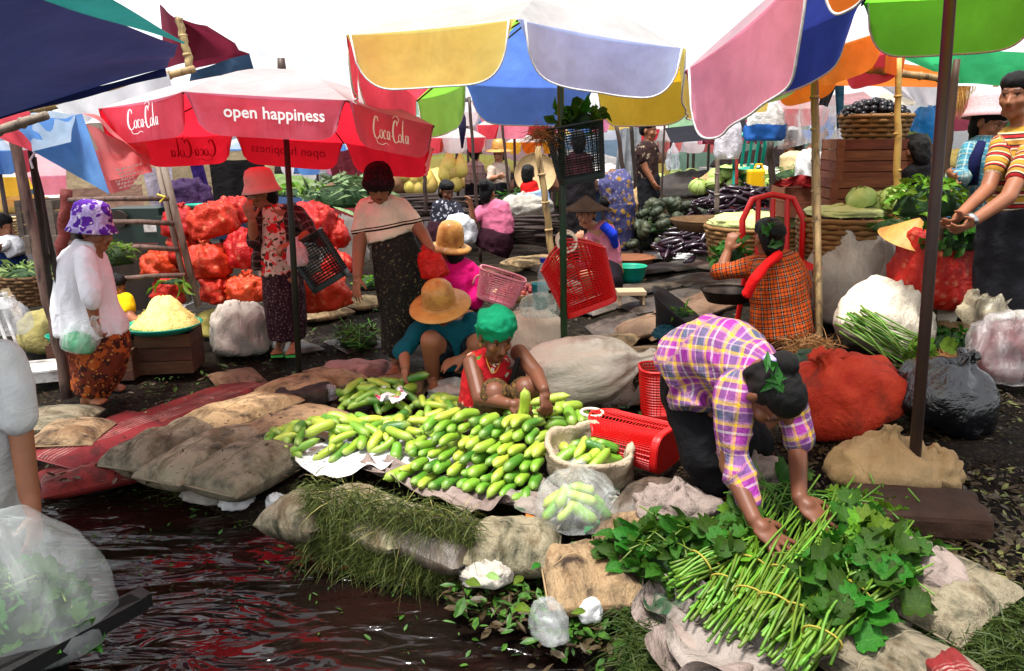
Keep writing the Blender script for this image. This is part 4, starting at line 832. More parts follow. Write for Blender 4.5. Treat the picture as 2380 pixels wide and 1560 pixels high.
b=B(); b.loft(rings([(1388,520,d+.05,16,.08),(1396,535,d+.05,30,.1),(1406,575,d+.05,34,.13),(1412,630,d+.03,34,.14)])); chain(b,[P(1372,555,d),P(1362,585,d-.06),P(1360,612,d-.13)],[.062,.06,.055])
finish(b,'shirt',cloth('cl_rose',(.55,.2,.27),(.65,.28,.36)),t,.012,amp=.006)
b=B(); b.tube([P(1400,522,d-.12),P(1424,545,d-.12),P(1432,575,d-.06)],[.045,.05,.03],10); finish(b,'shoulder_cloth',cloth('cl_royal',(.02,.06,.5),(.03,.08,.6)),t,.012)
b=B(); b.loft(rings([(1412,620,d,36,.15),(1404,650,d-.08,44,.2),(1400,690,d-.08,46,.2)])); finish(b,'skirt',MC['cl_dark'],t,.015)
# ---- simpler people farther back: (label, depth, head, yaw, pitch, skin, shirt rings, shirt mat, lower rings, lower mat, arms, hat)
def back(label,d,h,yaw,pitch,sk,sh,shm,lo,lom,arms=(),ht=None,htm=None,bun=None,hs=1.0,low=.03,bones=False,hoff=(0,0,0)):
    yb=max(q[1] for q in lo) if lo else 600; base=P(sh[-1][0],yb,d); base.z=max(0,base.z); t=who(label,base)
    b=B(); hc=P(h[0],h[1],d); sp,fr=head(b,hc,yaw,pitch,hs); b.cap(hc-UP*.08,P(sh[0][0],sh[0][1]+4,d),.048,.05); b.loft(rings([(q[0],q[1],d,q[2]*.75,q[3]*.75) for q in sh]))
    sl=B(); sl.loft(rings([(q[0],q[1],d,q[2],q[3]) for q in sh])); bn=[(P(sh[-1][0],sh[-1][1],d),P(sh[0][0],sh[0][1],d),.14)]
    for a in arms:
        p=[P(x,y,d+o) for x,y,o in a[0]]; chain(b,p,[.046,.04,.029][:len(p)]); dv=(p[-1]-p[-2]).normalized(); hand(b,p[-1],dv,dv.orthogonal(),.9)
        k=a[1]; e=p[0].lerp(p[1],min(1,k)); q=[p[0],e]; 
        if k>1: q.append(p[1].lerp(p[2],k-1))
        chain(sl,q,[.06,.056,.05][:len(q)]); bn.append((p[0],p[1],.055))
    finish(b,'body',sk,t,.009,sp); hairdo(t,hc,fr,hs,bun=bun,low=low,vox=.01); finish(sl,'shirt',shm,t,.013,amp=.006,bones=bn if bones else None)
    if lo: b=B(); b.loft(rings([(q[0],q[1],d,q[2],q[3]) for q in lo])); finish(b,'skirt',lom,t,.016,amp=.008)
    if ht: hat(t,'hat',htm,hc+UP*.05*hs+V(hoff),(hoff[0]*-3,-.05+hoff[2]*4,1),ht)
    return t
stripe=plaid('polo_stripes',.12,[(0,(.42,.24,.05)),(.18,(.6,.5,.36)),(.24,(.03,.015,.015)),(.3,(.42,.03,.03)),(.4,(.05,.02,.02)),(.46,(.62,.5,.34)),(.52,(.5,.3,.05)),(.72,(.3,.16,.04)),(.8,(.6,.5,.38)),(.86,(.35,.03,.03)),(.94,(.03,.015,.015))],None,fold=.35)
d=4.5
t=back('man in a striped yellow and red polo shirt standing at the right edge',d,(2364,222),-52,-2,SK,[(2378,288,30,.08),(2380,312,66,.11),(2378,370,70,.13),(2372,430,68,.14),(2366,490,68,.15)],stripe,[(2362,480,72,.16),(2360,560,84,.18),(2358,660,86,.18),(2358,840,80,.17)],cloth('cl_slate',(.018,.019,.024),(.035,.035,.042)),
 arms=[([(2330,340,-.02),(2296,440,-.15),(2232,500,-.28)],.55),([(2400,345,-.12),(2342,460,-.32),(2262,514,-.4)],.6)],hs=1.02,low=-.01,bones=True)
B().lathe(P(2258,512,4.1),[(.034,-.012),(.036,-.01),(.036,.01),(.034,.012)],(-.8,-.2,-.4),18).build('wristwatch',M('steel',(.5,.5,.5),rough=.3,metal=1),t,smooth=True)
ptl=plaid('plaid_teal',.075,[(0,(.08,.28,.34)),(.3,(.45,.55,.5)),(.42,(.12,.35,.42)),(.7,(.5,.5,.35)),(.8,(.06,.2,.3))],[(0,(.1,.3,.38)),(.35,(.5,.58,.55)),(.45,(.1,.25,.35)),(.75,(.5,.48,.3)),(.85,(.08,.25,.33))])
d=5.1
t=back('woman in a pink checked sun hat and teal plaid shirt behind the striped man',d,(2302,282),28,22,SK,[(2300,318,24,.08),(2295,338,50,.11),(2288,380,56,.14),(2280,440,54,.15),(2276,500,52,.15)],ptl,[(2276,490,54,.16),(2276,640,54,.16),(2276,800,50,.16)],MC['cl_dark'],arms=[([(2255,352,-.05),(2240,415,-.12),(2216,412,-.3)],1.9)],hs=1.0,bones=True,
 hoff=(-.01,.02,.035),ht=[(r*1.08,z*1.0) for r,z in FLOP],htm=M('hat_check',(.62,.34,.36),(.66,.5,.5),rough=.8,scale=22,which='Generated'))
B().tube([P(2282,330,d-.15),P(2266,370,d-.17),P(2260,430,d-.17)],[.025,.035,.03],8).build('scarf',cloth('cl_navy',(.015,.02,.09)),t,smooth=True)
back('seated woman in a plain pink top with her back to us, dark bun',9.3,(1134,447),150,5,SK,[(1140,468,14,.08),(1148,482,34,.11),(1156,520,38,.14),(1160,545,36,.15)],cloth('cl_pink',(.55,.17,.27),(.62,.22,.33)),[(1158,535,36,.16),(1150,560,44,.2),(1140,582,44,.2)],cloth('cl_plum',(.05,.012,.025)),arms=[([(1118,490,0),(1100,515,-.1),(1095,480,-.15)],.6)],bun=(-.09,.08,0,.06))
back('seated woman in a dark patterned blouse sorting a white cloth',9.6,(1038,443),35,18,SKD,[(1040,464,14,.08),(1038,476,32,.11),(1036,505,34,.14),(1036,525,34,.15)],spots('print_ink',(.03,.03,.05),[((.4,.4,.45),1,.3),((.02,.02,.03),1.7,.3)],22),[(1034,515,34,.16),(1032,540,42,.2),(1032,560,40,.2)],MC['cl_plum'],arms=[([(1062,480,-.05),(1072,505,-.15),(1056,512,-.3)],.9)])
back('man in a dark patterned shirt walking past the cabbages',9.8,(1507,303),60,0,SK,[(1506,328,12,.08),(1504,342,26,.11),(1503,380,25,.13),(1506,415,24,.13)],spots('print_brown',(.06,.03,.025),[((.35,.27,.2),1,.25),((.02,.01,.01),1.6,.3)],16),[(1506,405,25,.13),(1508,450,25,.13),(1508,500,24,.13),(1504,580,20,.12)],MC['cl_slate'],arms=[([(1488,352,-.1),(1500,392,-.12),(1516,420,-.15)],.5)],low=-.02)
back('person bending in a blue and ochre floral dress behind the thin poles',9.2,(1412,470),-20,70,SKD,[(1424,398,26,.1),(1428,420,38,.15),(1434,450,38,.16),(1440,480,34,.16)],spots('print_blueochre',(.12,.12,.25),[((.35,.22,.06),.8,.3),((.3,.28,.4),1.4,.25)],16),[(1440,470,36,.17),(1440,520,34,.17),(1440,580,30,.16)],spots('print_blueochre2',(.07,.07,.16),[((.3,.19,.05),.8,.3)],16))
back('figure in a dark plaid sarong behind the conical hat',8.9,(1344,330),180,5,SK,[(1344,352,14,.08),(1344,366,32,.11),(1344,400,34,.13),(1344,415,34,.13)],cloth('cl_maroon',(.08,.02,.03)),[(1344,405,36,.14),(1346,450,38,.15),(1346,520,36,.15),(1346,600,32,.14)],plaid('sarong',.1,[(0,(.02,.015,.02)),(.6,(.07,.05,.06)),(.7,(.02,.015,.02))],None),bones=True)
back('far person in a pale shirt and straw hat standing by the hanging fruit',11.5,(1160,356),-20,15,SKL,[(1160,378,10,.08),(1160,388,24,.11),(1160,410,25,.13),(1160,428,24,.13)],cloth('cl_beige',(.5,.4,.34),(.6,.5,.42)),[(1160,420,24,.13),(1160,470,22,.13),(1160,560,20,.12)],MC['cl_slate'],arms=[([(1142,395,-.1),(1140,415,-.15),(1156,412,-.3)],.9)],ht=STRAW_BRIM,htm=straw)
back('far person in a checked shirt with a red scarf among the umbrellas',11.8,(1104,352),170,5,SK,[(1104,374,10,.08),(1104,384,22,.11),(1104,405,23,.13),(1104,430,22,.13)],plaid('check_red',.1,[(0,(.5,.35,.33)),(.5,(.25,.1,.1)),(.7,(.55,.45,.42))],[(0,(.5,.4,.38)),(.5,(.3,.12,.12)),(.7,(.5,.42,.4))]),[(1104,420,22,.13),(1104,470,22,.13),(1104,560,20,.12)],MC['cl_dark'],bones=True)
back('far seated person in a red vest with a dark round haircut',10.5,(1227,405),170,0,SKD,[(1226,420,10,.08),(1228,428,20,.11),(1232,445,20,.13),(1234,455,22,.13)],cloth('cl_red2',(.6,.02,.02)),[(1236,445,34,.15),(1240,470,40,.18),(1240,500,38,.18)],cloth('cl_paleblue',(.3,.4,.55)))
d=6.2
back('person in a white shirt and blue skirt sitting on the far left',7.4,(2,528),110,5,SK,[(10,548,12,.08),(16,560,30,.11),(24,582,32,.13),(34,598,26,.14)],MC['cl_white'],[(34,590,30,.15),(20,600,40,.2),(18,612,36,.2)],cloth('cl_denim',(.015,.045,.15)),arms=[([(8,566,-.15),(-4,578,-.2),(-10,566,-.3)],.6)],hs=1.05)
back('child in a yellow shirt crouching behind the tray of yellow shreds',5.9,(268,668),60,10,SK,[(272,684,12,.07),(276,692,26,.1),(276,720,28,.11),(276,745,28,.12)],cloth('cl_yellow',(.75,.5,.01),(.8,.58,.02)),[(278,738,30,.13),(284,770,38,.16),(284,800,36,.16)],MC['cl_dark'],arms=[([(292,700,-.06),(302,738,-.12),(324,750,-.2)],.45)],hs=.85)
back('man in a pale yellow T-shirt reaching up behind the hanging sheets',9.0,(1842,330),-100,0,SKD,[(1842,350,12,.08),(1842,362,27,.11),(1842,390,27,.13),(1842,420,26,.13)],cloth('cl_straw',(.62,.5,.28),(.7,.58,.35)),[(1842,412,26,.13),(1842,470,26,.13),(1842,560,22,.12)],MC['cl_dark'],arms=[([(1862,368,-.1),(1885,345,-.1),(1905,325,-.15)],.4)])
back('dark seated figure in front of the stacked crates on the right',6.0,(2128,352),200,10,SKD,[(2132,374,16,.08),(2132,390,38,.11),(2136,430,42,.14),(2136,470,44,.15)],MC['cl_black'],[(2136,460,46,.18),(2130,500,54,.22),(2130,560,54,.22)],MC['cl_black'])
# ================================================================ goods in the foreground
def interp(prof,n):
    a=np.array(prof,float); s=np.concatenate([[0],np.cumsum(np.linalg.norm(np.diff(a,axis=0),axis=1))]); q=np.linspace(0,s[-1],n)
    return np.stack([np.interp(q,s,a[:,0]),np.interp(q,s,a[:,1])],1)
SACKP=[(0,0),(.8,0),(.98,.1),(1,.4),(.9,.75),(.6,.95),(.25,1),(0,1.01)]
TIEP=[(0,0),(.75,0),(.96,.1),(1,.32),(.9,.58),(.6,.76),(.25,.86),(.12,.9),(.2,.97),(.24,1.02),(.1,1.0),(0,.97)]
OPENP=[(0,.0),(.75,0),(.95,.12),(1,.5),(1,.85),(1.06,.97),(1.03,1.05),(.95,1.05),(.9,.95),(.86,.6),(.6,.45),(0,.42)]
def sackm(prof,sx,sy,sz,seed,amp=.03,fr=5,pleat=0,n=44,m=30,pw=1.,dro=(0,0)):
    pr=interp(prof,m); vs=[]; k=np.arange(n)*2*np.pi/n
    for j,(r,z) in enumerate(pr):
        c,s=np.cos(k),np.sin(k)
        if pw!=1: c=np.sign(c)*np.abs(c)**pw; s=np.sign(s)*np.abs(s)**pw
        rr=r*(1+pleat*np.cos(k*9+seed)*max(0,(z-.45))) if pleat else r
        vs.append(np.stack([rr*c*sx+dro[0]*z*z,rr*s*sy+dro[1]*z*z,np.full(n,z*sz)],1))
    vs=np.concatenate(vs); q=vs/np.array([sx,sy,sz])
    nz=(1-2*np.abs(pn(q*fr*.5,seed)))*.6+pn(q*fr,seed+1)*.5+(1-2*np.abs(pn(q*fr*2,seed+2)))*.25
    ang=np.arctan2(q[:,1],q[:,0]); nz=nz*.8+.45*np.sin(ang*5+q[:,2]*5+seed+4*pn(q*1.7,seed+5))
    rad_=vs*np.array([1,1,.6]); rad_=rad_/(np.linalg.norm(rad_,axis=1)[:,None]+1e-6)
    vs=vs+rad_*(nz*amp)[:,None]; vs[:,2]=np.maximum(vs[:,2],0)
    fs=[(j*n+i,j*n+(i+1)%n,(j+1)*n+(i+1)%n,(j+1)*n+i) for j in range(m-1) for i in range(n)]
    return mesh(vs.tolist(),fs)
def sack(name,label,cat,c,size,mat,prof=SACKP,yaw=0,lean=(0,0),seed=0,amp=.03,fr=5,pleat=0,group=None,pw=.85,dro=(0,0),n=44):
    o=link(name,sackm(prof,size[0]/2,size[1]/2,size[2],seed,amp,fr,pleat,pw=pw,dro=dro,n=n),mat); o.location=c; o.rotation_euler=(rad(lean[0]),rad(lean[1]),rad(yaw)); return tag(o,label,cat,group)
burlap=M('sack_white',(.68,.61,.5),(.8,.75,.65),rough=.8,scale=4,bump=.4,bscale=70,fold=.9,fst=(1.2,1.2,.4),fscale=7,dirt=(.3,.2,.11),dscale=4,dlo=.52,dhi=.75)
burl2=M('sack_grey',(.4,.37,.33),(.5,.47,.42),rough=.8,scale=4,bump=.4,bscale=70,fold=.9,fst=(1.2,1.2,.4),fscale=8,dirt=(.2,.15,.11),dscale=4,dlo=.55,dhi=.8)
burl3=M('sack_tan',(.38,.26,.13),(.48,.35,.2),rough=.8,scale=4,bump=.4,bscale=70,fold=.9,fst=(1.2,1.2,.4),fscale=7,dirt=(.2,.12,.06),dscale=4,dlo=.5,dhi=.75)
clothw=M('cloth_pinkwhite',(.27,.22,.195),(.36,.3,.27),rough=.85,scale=3,bump=.3,bscale=60,fold=1.,fst=(1,.5,1),fscale=10,dirt=(.09,.06,.05),dscale=4,dlo=.46,dhi=.72)
def onion_extra(k,c,co):
    v=k.n('TexVoronoi'); v.inputs['Scale'].default_value=17; k.l(co,v.inputs['Vector']); f=k.ramp(v.outputs['Distance'],[(.12,(.8,.8,.8)),(.4,(0,0,0))]); f2=k.math('MULTIPLY',f,k.ramp(k.noise(9,co,2),[(.42,(0,0,0)),(.6,(1,1,1))])); return k.mix(f2,c,col((.75,.3,.17)))
netr=M('net_red',(.5,.03,.012),(.62,.07,.03),rough=.45,scale=14,bump=.5,bscale=60,bdist=.01,fold=.9,fscale=8,rnd=.25,trans=.15,extra=onion_extra)
RG[0]=0
sack('white_sack','big white stained sack lying behind the seller, its pointed end to the right','sack',G(1345,955)+V((-.27,.02,.17)),(.4,.44,.7),burlap,TIEP,-6,(0,77),1,.025,4,.4)
sack('white_sack','white sack standing farther back, under the hanging red basket','sack',G(1235,842),(.5,.4,.36),burlap,SACKP,10,(0,-6),2,.03,4)
sack('cloth_sack','pale flat cloth sack between seller and teal woman','sack',G(1075,925),(.4,.3,.1),burl2,SACKP,20,(0,0),3,.03,5)
sack('tied_sack','beige tied sack lying beside the foot of the dark right pole','sack',G(2050,1128),(.42,.3,.2),burl3,[(0,0),(.8,0),(.98,.1),(1,.35),(.85,.65),(.5,.85),(.16,.95),(.1,1.05),(.16,1.14),(0,1.1)],-6,(0,4),4,.02,5,.35,pw=1.)
sack('tied_sack','small end of a beige sack behind the dark right pole','sack',G(2160,1118),(.2,.2,.12),burl3,SACKP,-6,(0,6),14,.02,6)
sack('grey_sack','crumpled grey-white sack standing right of the tray of yellow shreds','sack',G(560,818),(.4,.34,.35),burl2,SACKP,10,(0,4),5,.04,6)
sack('cloth_sack','pinkish empty cloth sack crumpled behind the leaves, by the bending woman\'s foot','sack',G(1570,1215),(.34,.26,.14),clothw,SACKP,20,(0,8),6,.03,6)
sack('cloth_sack','pinkish cloth heap between the bending woman\'s legs','sack',G(1735,1135),(.26,.26,.14),clothw,SACKP,0,(0,0),7,.03,6)
sack('white_sack','grey-white sack at the back of the sack heap, left of the straw cone hat','sack',G(2010,772)+V((0,.35,0)),(.62,.5,.62),burl2,SACKP,0,(0,6),8,.05,4)
sack('white_sack','white sack in the middle of the right heap with a tied twisted side','sack',G(2050,775),(.52,.4,.5),burlap,TIEP,0,(12,60),9,.035,5,.3)
sack('white_sack','cream sack leaning at the front of the right heap','sack',G(2010,800)-V((0,.1,0)),(.56,.4,.4),burlap,SACKP,10,(-6,28),10,.035,5)
sack('empty_sack','flattened cream sack end sticking out to the right under the red net bag','sack',G(2185,790),(.46,.2,.12),burl3,SACKP,-14,(0,8),11,.02,5)
sack('net_sack','orange-red net sack slumped behind the bending woman','sack',G(1975,975),(.54,.4,.37),M('net_orange',(.48,.04,.012),(.62,.09,.03),rough=.7,scale=12,bump=.9,bscale=40,fold=.7,fscale=6,dirt=(.12,.03,.015),dscale=4),TIEP,20,(0,-16),12,.03,5,.2,dro=(-.1,.0))
sack('green_bundle','dark green leaf-wrapped bundle against the orange net sack','bundle',G(1900,950)-V((0,.02,0)),(.24,.2,.3),M('dark_leafwrap',(.008,.04,.015),(.015,.07,.02),rough=.5,scale=3,st=(1,1,8),bump=.4),SACKP,0,(0,-24),13,.015,4)
sack('plastic_sack','glossy black plastic bag behind the dark right pole','plastic bag',G(2165,985),(.44,.36,.35),M('plastic_black',(.006,.007,.009),(.012,.014,.018),rough=.18,scale=5,bump=.5,bscale=26,fold=.7,fscale=7,spec=.9),TIEP,0,(0,22),15,.02,5,.3)
sack('net_sack','bright red net bag spilling green leaves on the right sack heap','sack',G(2180,800)+V((-.02,.1,.2)),(.5,.38,.42),netr,OPENP,0,(-10,8),16,.035,6)
sack('plastic_sack','clear plastic bag of pale roots at the right edge','plastic bag',G(2335,860)+V((0,.15,.22)),(.34,.3,.24),film('film_cream',(.75,.66,.45),.55),TIEP,0,(0,0),17,.03,7,.3)
sack('plastic_sack','clear plastic bag of dark red produce at the right edge','plastic bag',G(2345,880),(.44,.34,.34),film('film_right',(.85,.8,.8),.3),SACKP,0,(0,0),18,.03,7)
sack('red_produce','dark red produce filling the clear bag at the right edge','produce',G(2345,880)+V((0,.02,.01)),(.38,.28,.28),M('beet',(.09,.01,.015),(.16,.02,.025),rough=.5,scale=9,bump=.6,bscale=14),SACKP,0,(0,0),19,.03,7)
# ---------------------------------------------------------------- cucumbers
def cuc(L,r,bend,seed):
    b=B(); R=random.Random(seed); n=9; pts=[];rr=[]
    for i in range(n):
        t=i/(n-1); x=(t-.5)*L; pts.append((x,bend*(1-(2*t-1)**2),0)); rr.append(r*max(.18,(1-abs(2*t-1)**4.5)**.5)*(1+.06*math.sin(t*5+seed)))
    b.tube(pts,rr,10); b.tube([(L*.49,0,0),(L*.53,.002,.002)],[.005,.0035],5); return b.mesh()
def cuc_extra(k,c,co):
    oi=k.n('ObjectInfo'); c=k.ramp(oi.outputs['Random'],[(0,(.025,.11,.01)),(.22,(.09,.25,.018)),(.5,(.17,.31,.022)),(.85,(.28,.4,.035)),(1,(.38,.44,.045))])
    tc=k.n('TexCoord'); g=k.n('SeparateXYZ'); k.l(tc.outputs['Generated'],g.inputs[0])
    tip=k.ramp(g.outputs[0],[(.0,(.85,.85,.85)),(.3,(0,0,0)),(.72,(0,0,0)),(1,(.5,.5,.5))]); c=k.mix(tip,c,col((.36,.45,.13)))
    w_=k.n('TexNoise'); w_.inputs['Scale'].default_value=1; mp=k.n('Mapping'); mp.inputs['Scale'].default_value=(6,90,90); k.l(co,mp.inputs[0]); k.l(mp.outputs[0],w_.inputs['Vector'])
    return k.mix(k.ramp(w_.outputs[0],[(.45,(0,0,0)),(.62,(.5,.5,.5))]),c,k.mix(1.,c,(1.5,1.4,1.6,1),'MULTIPLY'))
cm=M('cucumber',(.1,.3,.03),rough=.33,spec=.5,extra=cuc_extra,bump=.5,bscale=70,bdist=.006,dirt=(.1,.14,.03),dscale=30,dlo=.66,dhi=.72)
CV=[cuc(.17,.0285,.008,1),cuc(.19,.029,.02,2),cuc(.14,.026,.004,3),cuc(.205,.026,.03,4),cuc(.165,.032,-.008,5),cuc(.18,.024,.014,6),cuc(.15,.031,.012,7),cuc(.195,.03,-.02,8)]
for m_ in CV: m_.materials.append(cm)
ncuc=[0]
def cucumber(p,dx,label,group,roll=0,s=.88):
    o=link('cucumber',CV[random.randrange(8)],None); ncuc[0]+=1; dx=V(dx).normalized(); o.location=p
    o.rotation_mode='QUATERNION'; o.rotation_quaternion=dx.to_track_quat('X','Z')@Matrix.Rotation(roll,3,'X').to_quaternion(); s2=s*random.uniform(.85,1.1); o.scale=(s*random.uniform(.85,1.12),s2,s2); return tag(o,label,'cucumber',group)
def mound(c,ax,ay,h,n,label,group,seed,mind=.05,low=.0,dirb=None):
    R=random.Random(seed); pts=[]; tries=0
    c=V(c); ax=V(ax); ay=V(ay)
    while len(pts)<n and tries<n*60:
        tries+=1; a=R.uniform(0,2*math.pi); q=R.random()**.5; u,v=q*math.cos(a),q*math.sin(a)
        z=h*(1-q*q)**.75; p=c+ax*u+ay*v+V((0,0,z+.027+R.uniform(-.012,.018)))
        if any((p-o).length<mind for o in pts): continue
        pts.append(p); ya=R.uniform(0,math.pi) if dirb is None else dirb+R.gauss(0,.5); sl=-h*1.4*q/max(ax.length,.1); d=V((math.cos(ya),math.sin(ya),0)); rd=(ax*u+ay*v); rd=rd.normalized() if rd.length>1e-4 else V((0,0,0)); d.z=sl*d.dot(rd)*.9+R.gauss(0,.1)
        cucumber(p,d,label,group,R.uniform(0,6))
q1=G(690,1060); q2=G(1050,985); 
la='green cucumber in the loose spread left of the seller'
mound(G(770,1035),(.32,0,0),(.05,.22,0),.1,52,la,'cucumbers in the left spread',1)
mound(G(960,1035),(.26,-.05,0),(0,.22,0),.1,42,la,'cucumbers in the left spread',2)
mound(G(880,940),(.26,0,0),(0,.2,0),.1,34,'yellowish cucumber in the small heap before the teal woman','cucumbers in the far heap',3)
mound(G(1020,965),(.16,0,0),(0,.16,0),.07,14,la,'cucumbers in the left spread',4)
mound(G(1262,1040),(.36,-.03,0),(0,.2,0),.19,58,'cucumber heaped at the seller\'s right, behind the neat stack','cucumbers in the right heap',5)
A=G(885,1132); E=G(1262,1188); e=(E-A); e.z=0; LL=e.length; e.normalize(); nr_=V((-e.y,e.x,0)); R=random.Random(11)
st='cucumber laid end-on in the neat stack facing the water'
for kz in range(6):
    nn=int((LL-.05*kz)/.056); 
    for i in range(nn):
        p=A+e*(.03+.03*(kz%2)+.02*kz+.056*i+R.uniform(-.006,.006))+nr_*(.085+.062*kz+R.uniform(-.015,.02))+V((0,0,.026+.042*kz+R.uniform(-.004,.004)+gz(*(A+e*.062*i).xy)))
        cucumber(p,-nr_+e*R.gauss(-.12,.1)+V((0,0,R.gauss(.06,.06))),st,'cucumbers in the neat stack',R.uniform(0,6))
# held ones
cucumber(P(1212,948,3.74),(.15,-.2,1),'pale cucumber upright in the seller\'s left-hand grip in the picture',None,0,.95)
cucumber(P(1276,930,3.8),(1,-.1,.25),'darker cucumber held level in the seller\'s outstretched hand',None,0,.95)
cucumber(P(958,882,4.66),(1,-.2,.35),'yellow-green cucumber in the teal woman\'s fingers',None,0,.95)
cucumber(G(698,1003),(1,.1,.0),'broken cucumber end lying alone on the sandbag by the slab',None,0,.55)
# sheets under the cucumbers
def sheet(name,label,px,mat,amp=.012,z=.02,nu=26,nv=14,curl=.03,seed=0,cat='sheet',fr=14,edge=.02,frm=None):
    c=[frm(x,y) if frm else G(x,y) for x,y in px]
    def f(u,v):
        p=c[0].lerp(c[1],u).lerp(c[3].lerp(c[2],u),v); du=min(u,1-u,v,1-v)
        n=math.sin(u*fr+seed+2*math.sin(v*5+seed))*.5+math.sin(v*fr*.8+u*6+seed*2)*.5; eb=math.exp(-du*14)
        p=p+V((math.sin(v*17+seed)*edge*eb,math.sin(u*19+seed*2)*edge*eb,0)); p.z+=z+amp*n+curl*eb*(.5+.5*math.sin(u*11+v*13+seed)); return p
    o=B().grid(f,nu,nv).build(name,mat,None,c[0],smooth=True); tag(o,label,cat); return o
paperw=M('sheet_white',(.62,.62,.62),(.72,.72,.72),rough=.6,scale=6,bump=.2,bscale=20,fold=.5,fscale=8)
sheet('plastic_sheet','white plastic sheet showing in front of the left cucumber spread',[(625,1052),(800,1000),(930,1085),(755,1135)],paperw,seed=1)
sheet('plastic_sheet','white sheet under the middle of the cucumbers',[(800,1000),(1090,980),(1180,1090),(930,1090)],paperw,seed=2,z=.0,curl=.01)
sheet('cloth_strip','pale rumpled cloth edge under the neat stack of cucumbers',[(815,1088),(900,1075),(1290,1180),(1075,1196)],clothw,amp=.02,z=.01,curl=.04,seed=3,cat='cloth',fr=22,nu=40)
sheet('printed_bag','white plastic bag with red and green print among the cucumbers',[(878,945),(945,950),(935,975),(880,975)],M('print_bag',(.8,.8,.82),rough=.5,scale=8,dirt=(.5,.02,.1),dscale=12,dlo=.55,dhi=.6),amp=.015,z=.1,seed=4,cat='bag')
swk=M('sack_stripes',(.27,.235,.21),(.36,.32,.29),rough=.8,scale=4,fold=.9,fscale=12,bump=.3,bscale=70,extra=lambda k,c,co:k.mix(k.ramp(k.noise(3.2,co,3),[(.62,(0,0,0)),(.65,(1,1,1))]),c,col((.03,.14,.06))),dirt=(.08,.06,.05),dscale=4,dlo=.48,dhi=.72)
sheet('woven_sack','white woven sack with orange and green marks under the plastic bag of cucumbers',[(1165,1178),(1290,1140),(1440,1165),(1290,1248)],swk,amp=.012,z=.03,seed=5,cat='sack')
B().grid(lambda u,v:G(1222+u*52,1194+u*16+v*16,.045),6,3).build('orange_print',M('print_orange',(.75,.2,.03),rough=.8),None,G(1222,1194)); tag(bpy.data.objects['orange_print'],'orange printed patch on the woven sack left of the plastic bag','print')
B().grid(lambda u,v:G(1358+u*36,1226-u*24+v*14,.055),6,3).build('green_stripe',M('print_green',(.02,.22,.09),rough=.8),None,G(1358,1226)); tag(bpy.data.objects['green_stripe'],'green stripe printed on the woven sack right of the plastic bag','print')
# open sack of cucumbers
oc=G(1370,1118); sack('open_sack','open beige sack full of small cucumbers, its rim rolled down','sack',oc,(.37,.32,.2),M('sack_open',(.42,.34,.25),(.52,.44,.34),rough=.85,scale=4,bump=.3,bscale=70,fold=.9,fscale=9,dirt=(.2,.14,.09),dscale=5),OPENP,0,(14,0),21,.02,6)
mound(oc+V((0,.0,.1)),(.125,0,0),(0,.11,0),.05,15,'small cucumber inside the open beige sack','cucumbers in the open sack',6,.042)
pc=G(1340,1232); sack('plastic_sack','knotted clear plastic bag holding cucumbers at the water side','plastic bag',pc+V((0,0,.03)),(.32,.27,.26),film('film_clear',(.86,.9,.9),.2),TIEP,0,(0,0),22,.012,4,.35)
mound(pc+V((0,.01,.05)),(.1,0,0),(0,.08,0),.08,12,'cucumber inside the knotted clear plastic bag','cucumbers in the plastic bag',7,.045,dirb=.2)
# ---------------------------------------------------------------- baskets
def basket(label,c,Wd,Dp,Ht,mat,R_,hump=.1,top=1.25,cells=(30,14),ring=True,ringm=None,solid=.1,cat='basket',name='shopping_basket',thick=.006):
    t=thing(name,label,cat,c); Mx=R_
    def f(a,v,inset=0):
        k=2*math.pi*a; cx=math.cos(k); sy=math.sin(k); cx=math.copysign(abs(cx)**.45,cx); sy=math.copysign(abs(sy)**.6,sy)
        s=1+(top-1)*v; hz=Ht*v+(hump*max(0,1-(abs(cx)*1.02)**1.6)*v*v if hump else 0); dz=Dp/2*(1-.25*v if hump else 1+(top-1)*v)
        return V(c)+Mx@V((cx*Wd/2*s,sy*dz,hz))
    b=B(); nu,nv=cells; vs=[f(i/nu,solid+(1-solid)*j/nv) for j in range(nv+1) for i in range(nu)]; fs=[(j*nu+i,j*nu+(i+1)%nu,(j+1)*nu+(i+1)%nu,(j+1)*nu+i) for j in range(nv) for i in range(nu)]
    b.add(vs,fs); o=b.build('lattice',mat,t); w=o.modifiers.new('w','WIREFRAME'); w.thickness=thick; w.use_even_offset=False
    b=B(); vs=[f(i/48,solid*j/3) for j in range(4) for i in range(48)]; fs=[(j*48+i,j*48+(i+1)%48,(j+1)*48+(i+1)%48,(j+1)*48+i) for j in range(3) for i in range(48)]; fs.append(tuple(range(48))); b.add(vs,fs); solidify(b.build('base',mat,t),.006)
    b=B(); b.tube([f(i/60,1) for i in range(61)],.0075,6,False); b.build('rim',mat,t,smooth=True)
    if ring:
        for s in(-1,1):
            b=B(); cc=V(c)+Mx@V((0,s*Dp*.36,Ht+hump*.98)); X=Mx@V((1,0,0)); Z=Mx@V((0,0,1)); b.tube([cc+(X*math.cos(k*.2618)+Z*math.sin(k*.2618))*.052 for k in range(25)],.0085,7,False); b.build('handle',ringm or M('handle_white',(.72,.62,.5),rough=.4),t,smooth=True)
    return t
def RM(roll=0,yaw=0,pitch=0): return Matrix.Rotation(rad(roll),3,'Y')@Matrix.Rotation(rad(pitch),3,'X')@Matrix.Rotation(rad(yaw),3,'Z')
rp=M('plastic_red',(.62,.012,.012),(.68,.02,.02),rough=.4,scale=5,spec=.5,trans=.15); gp=M('plastic_darkgreen',(.012,.025,.022),(.02,.04,.035),rough=.45,scale=5,spec=.4)
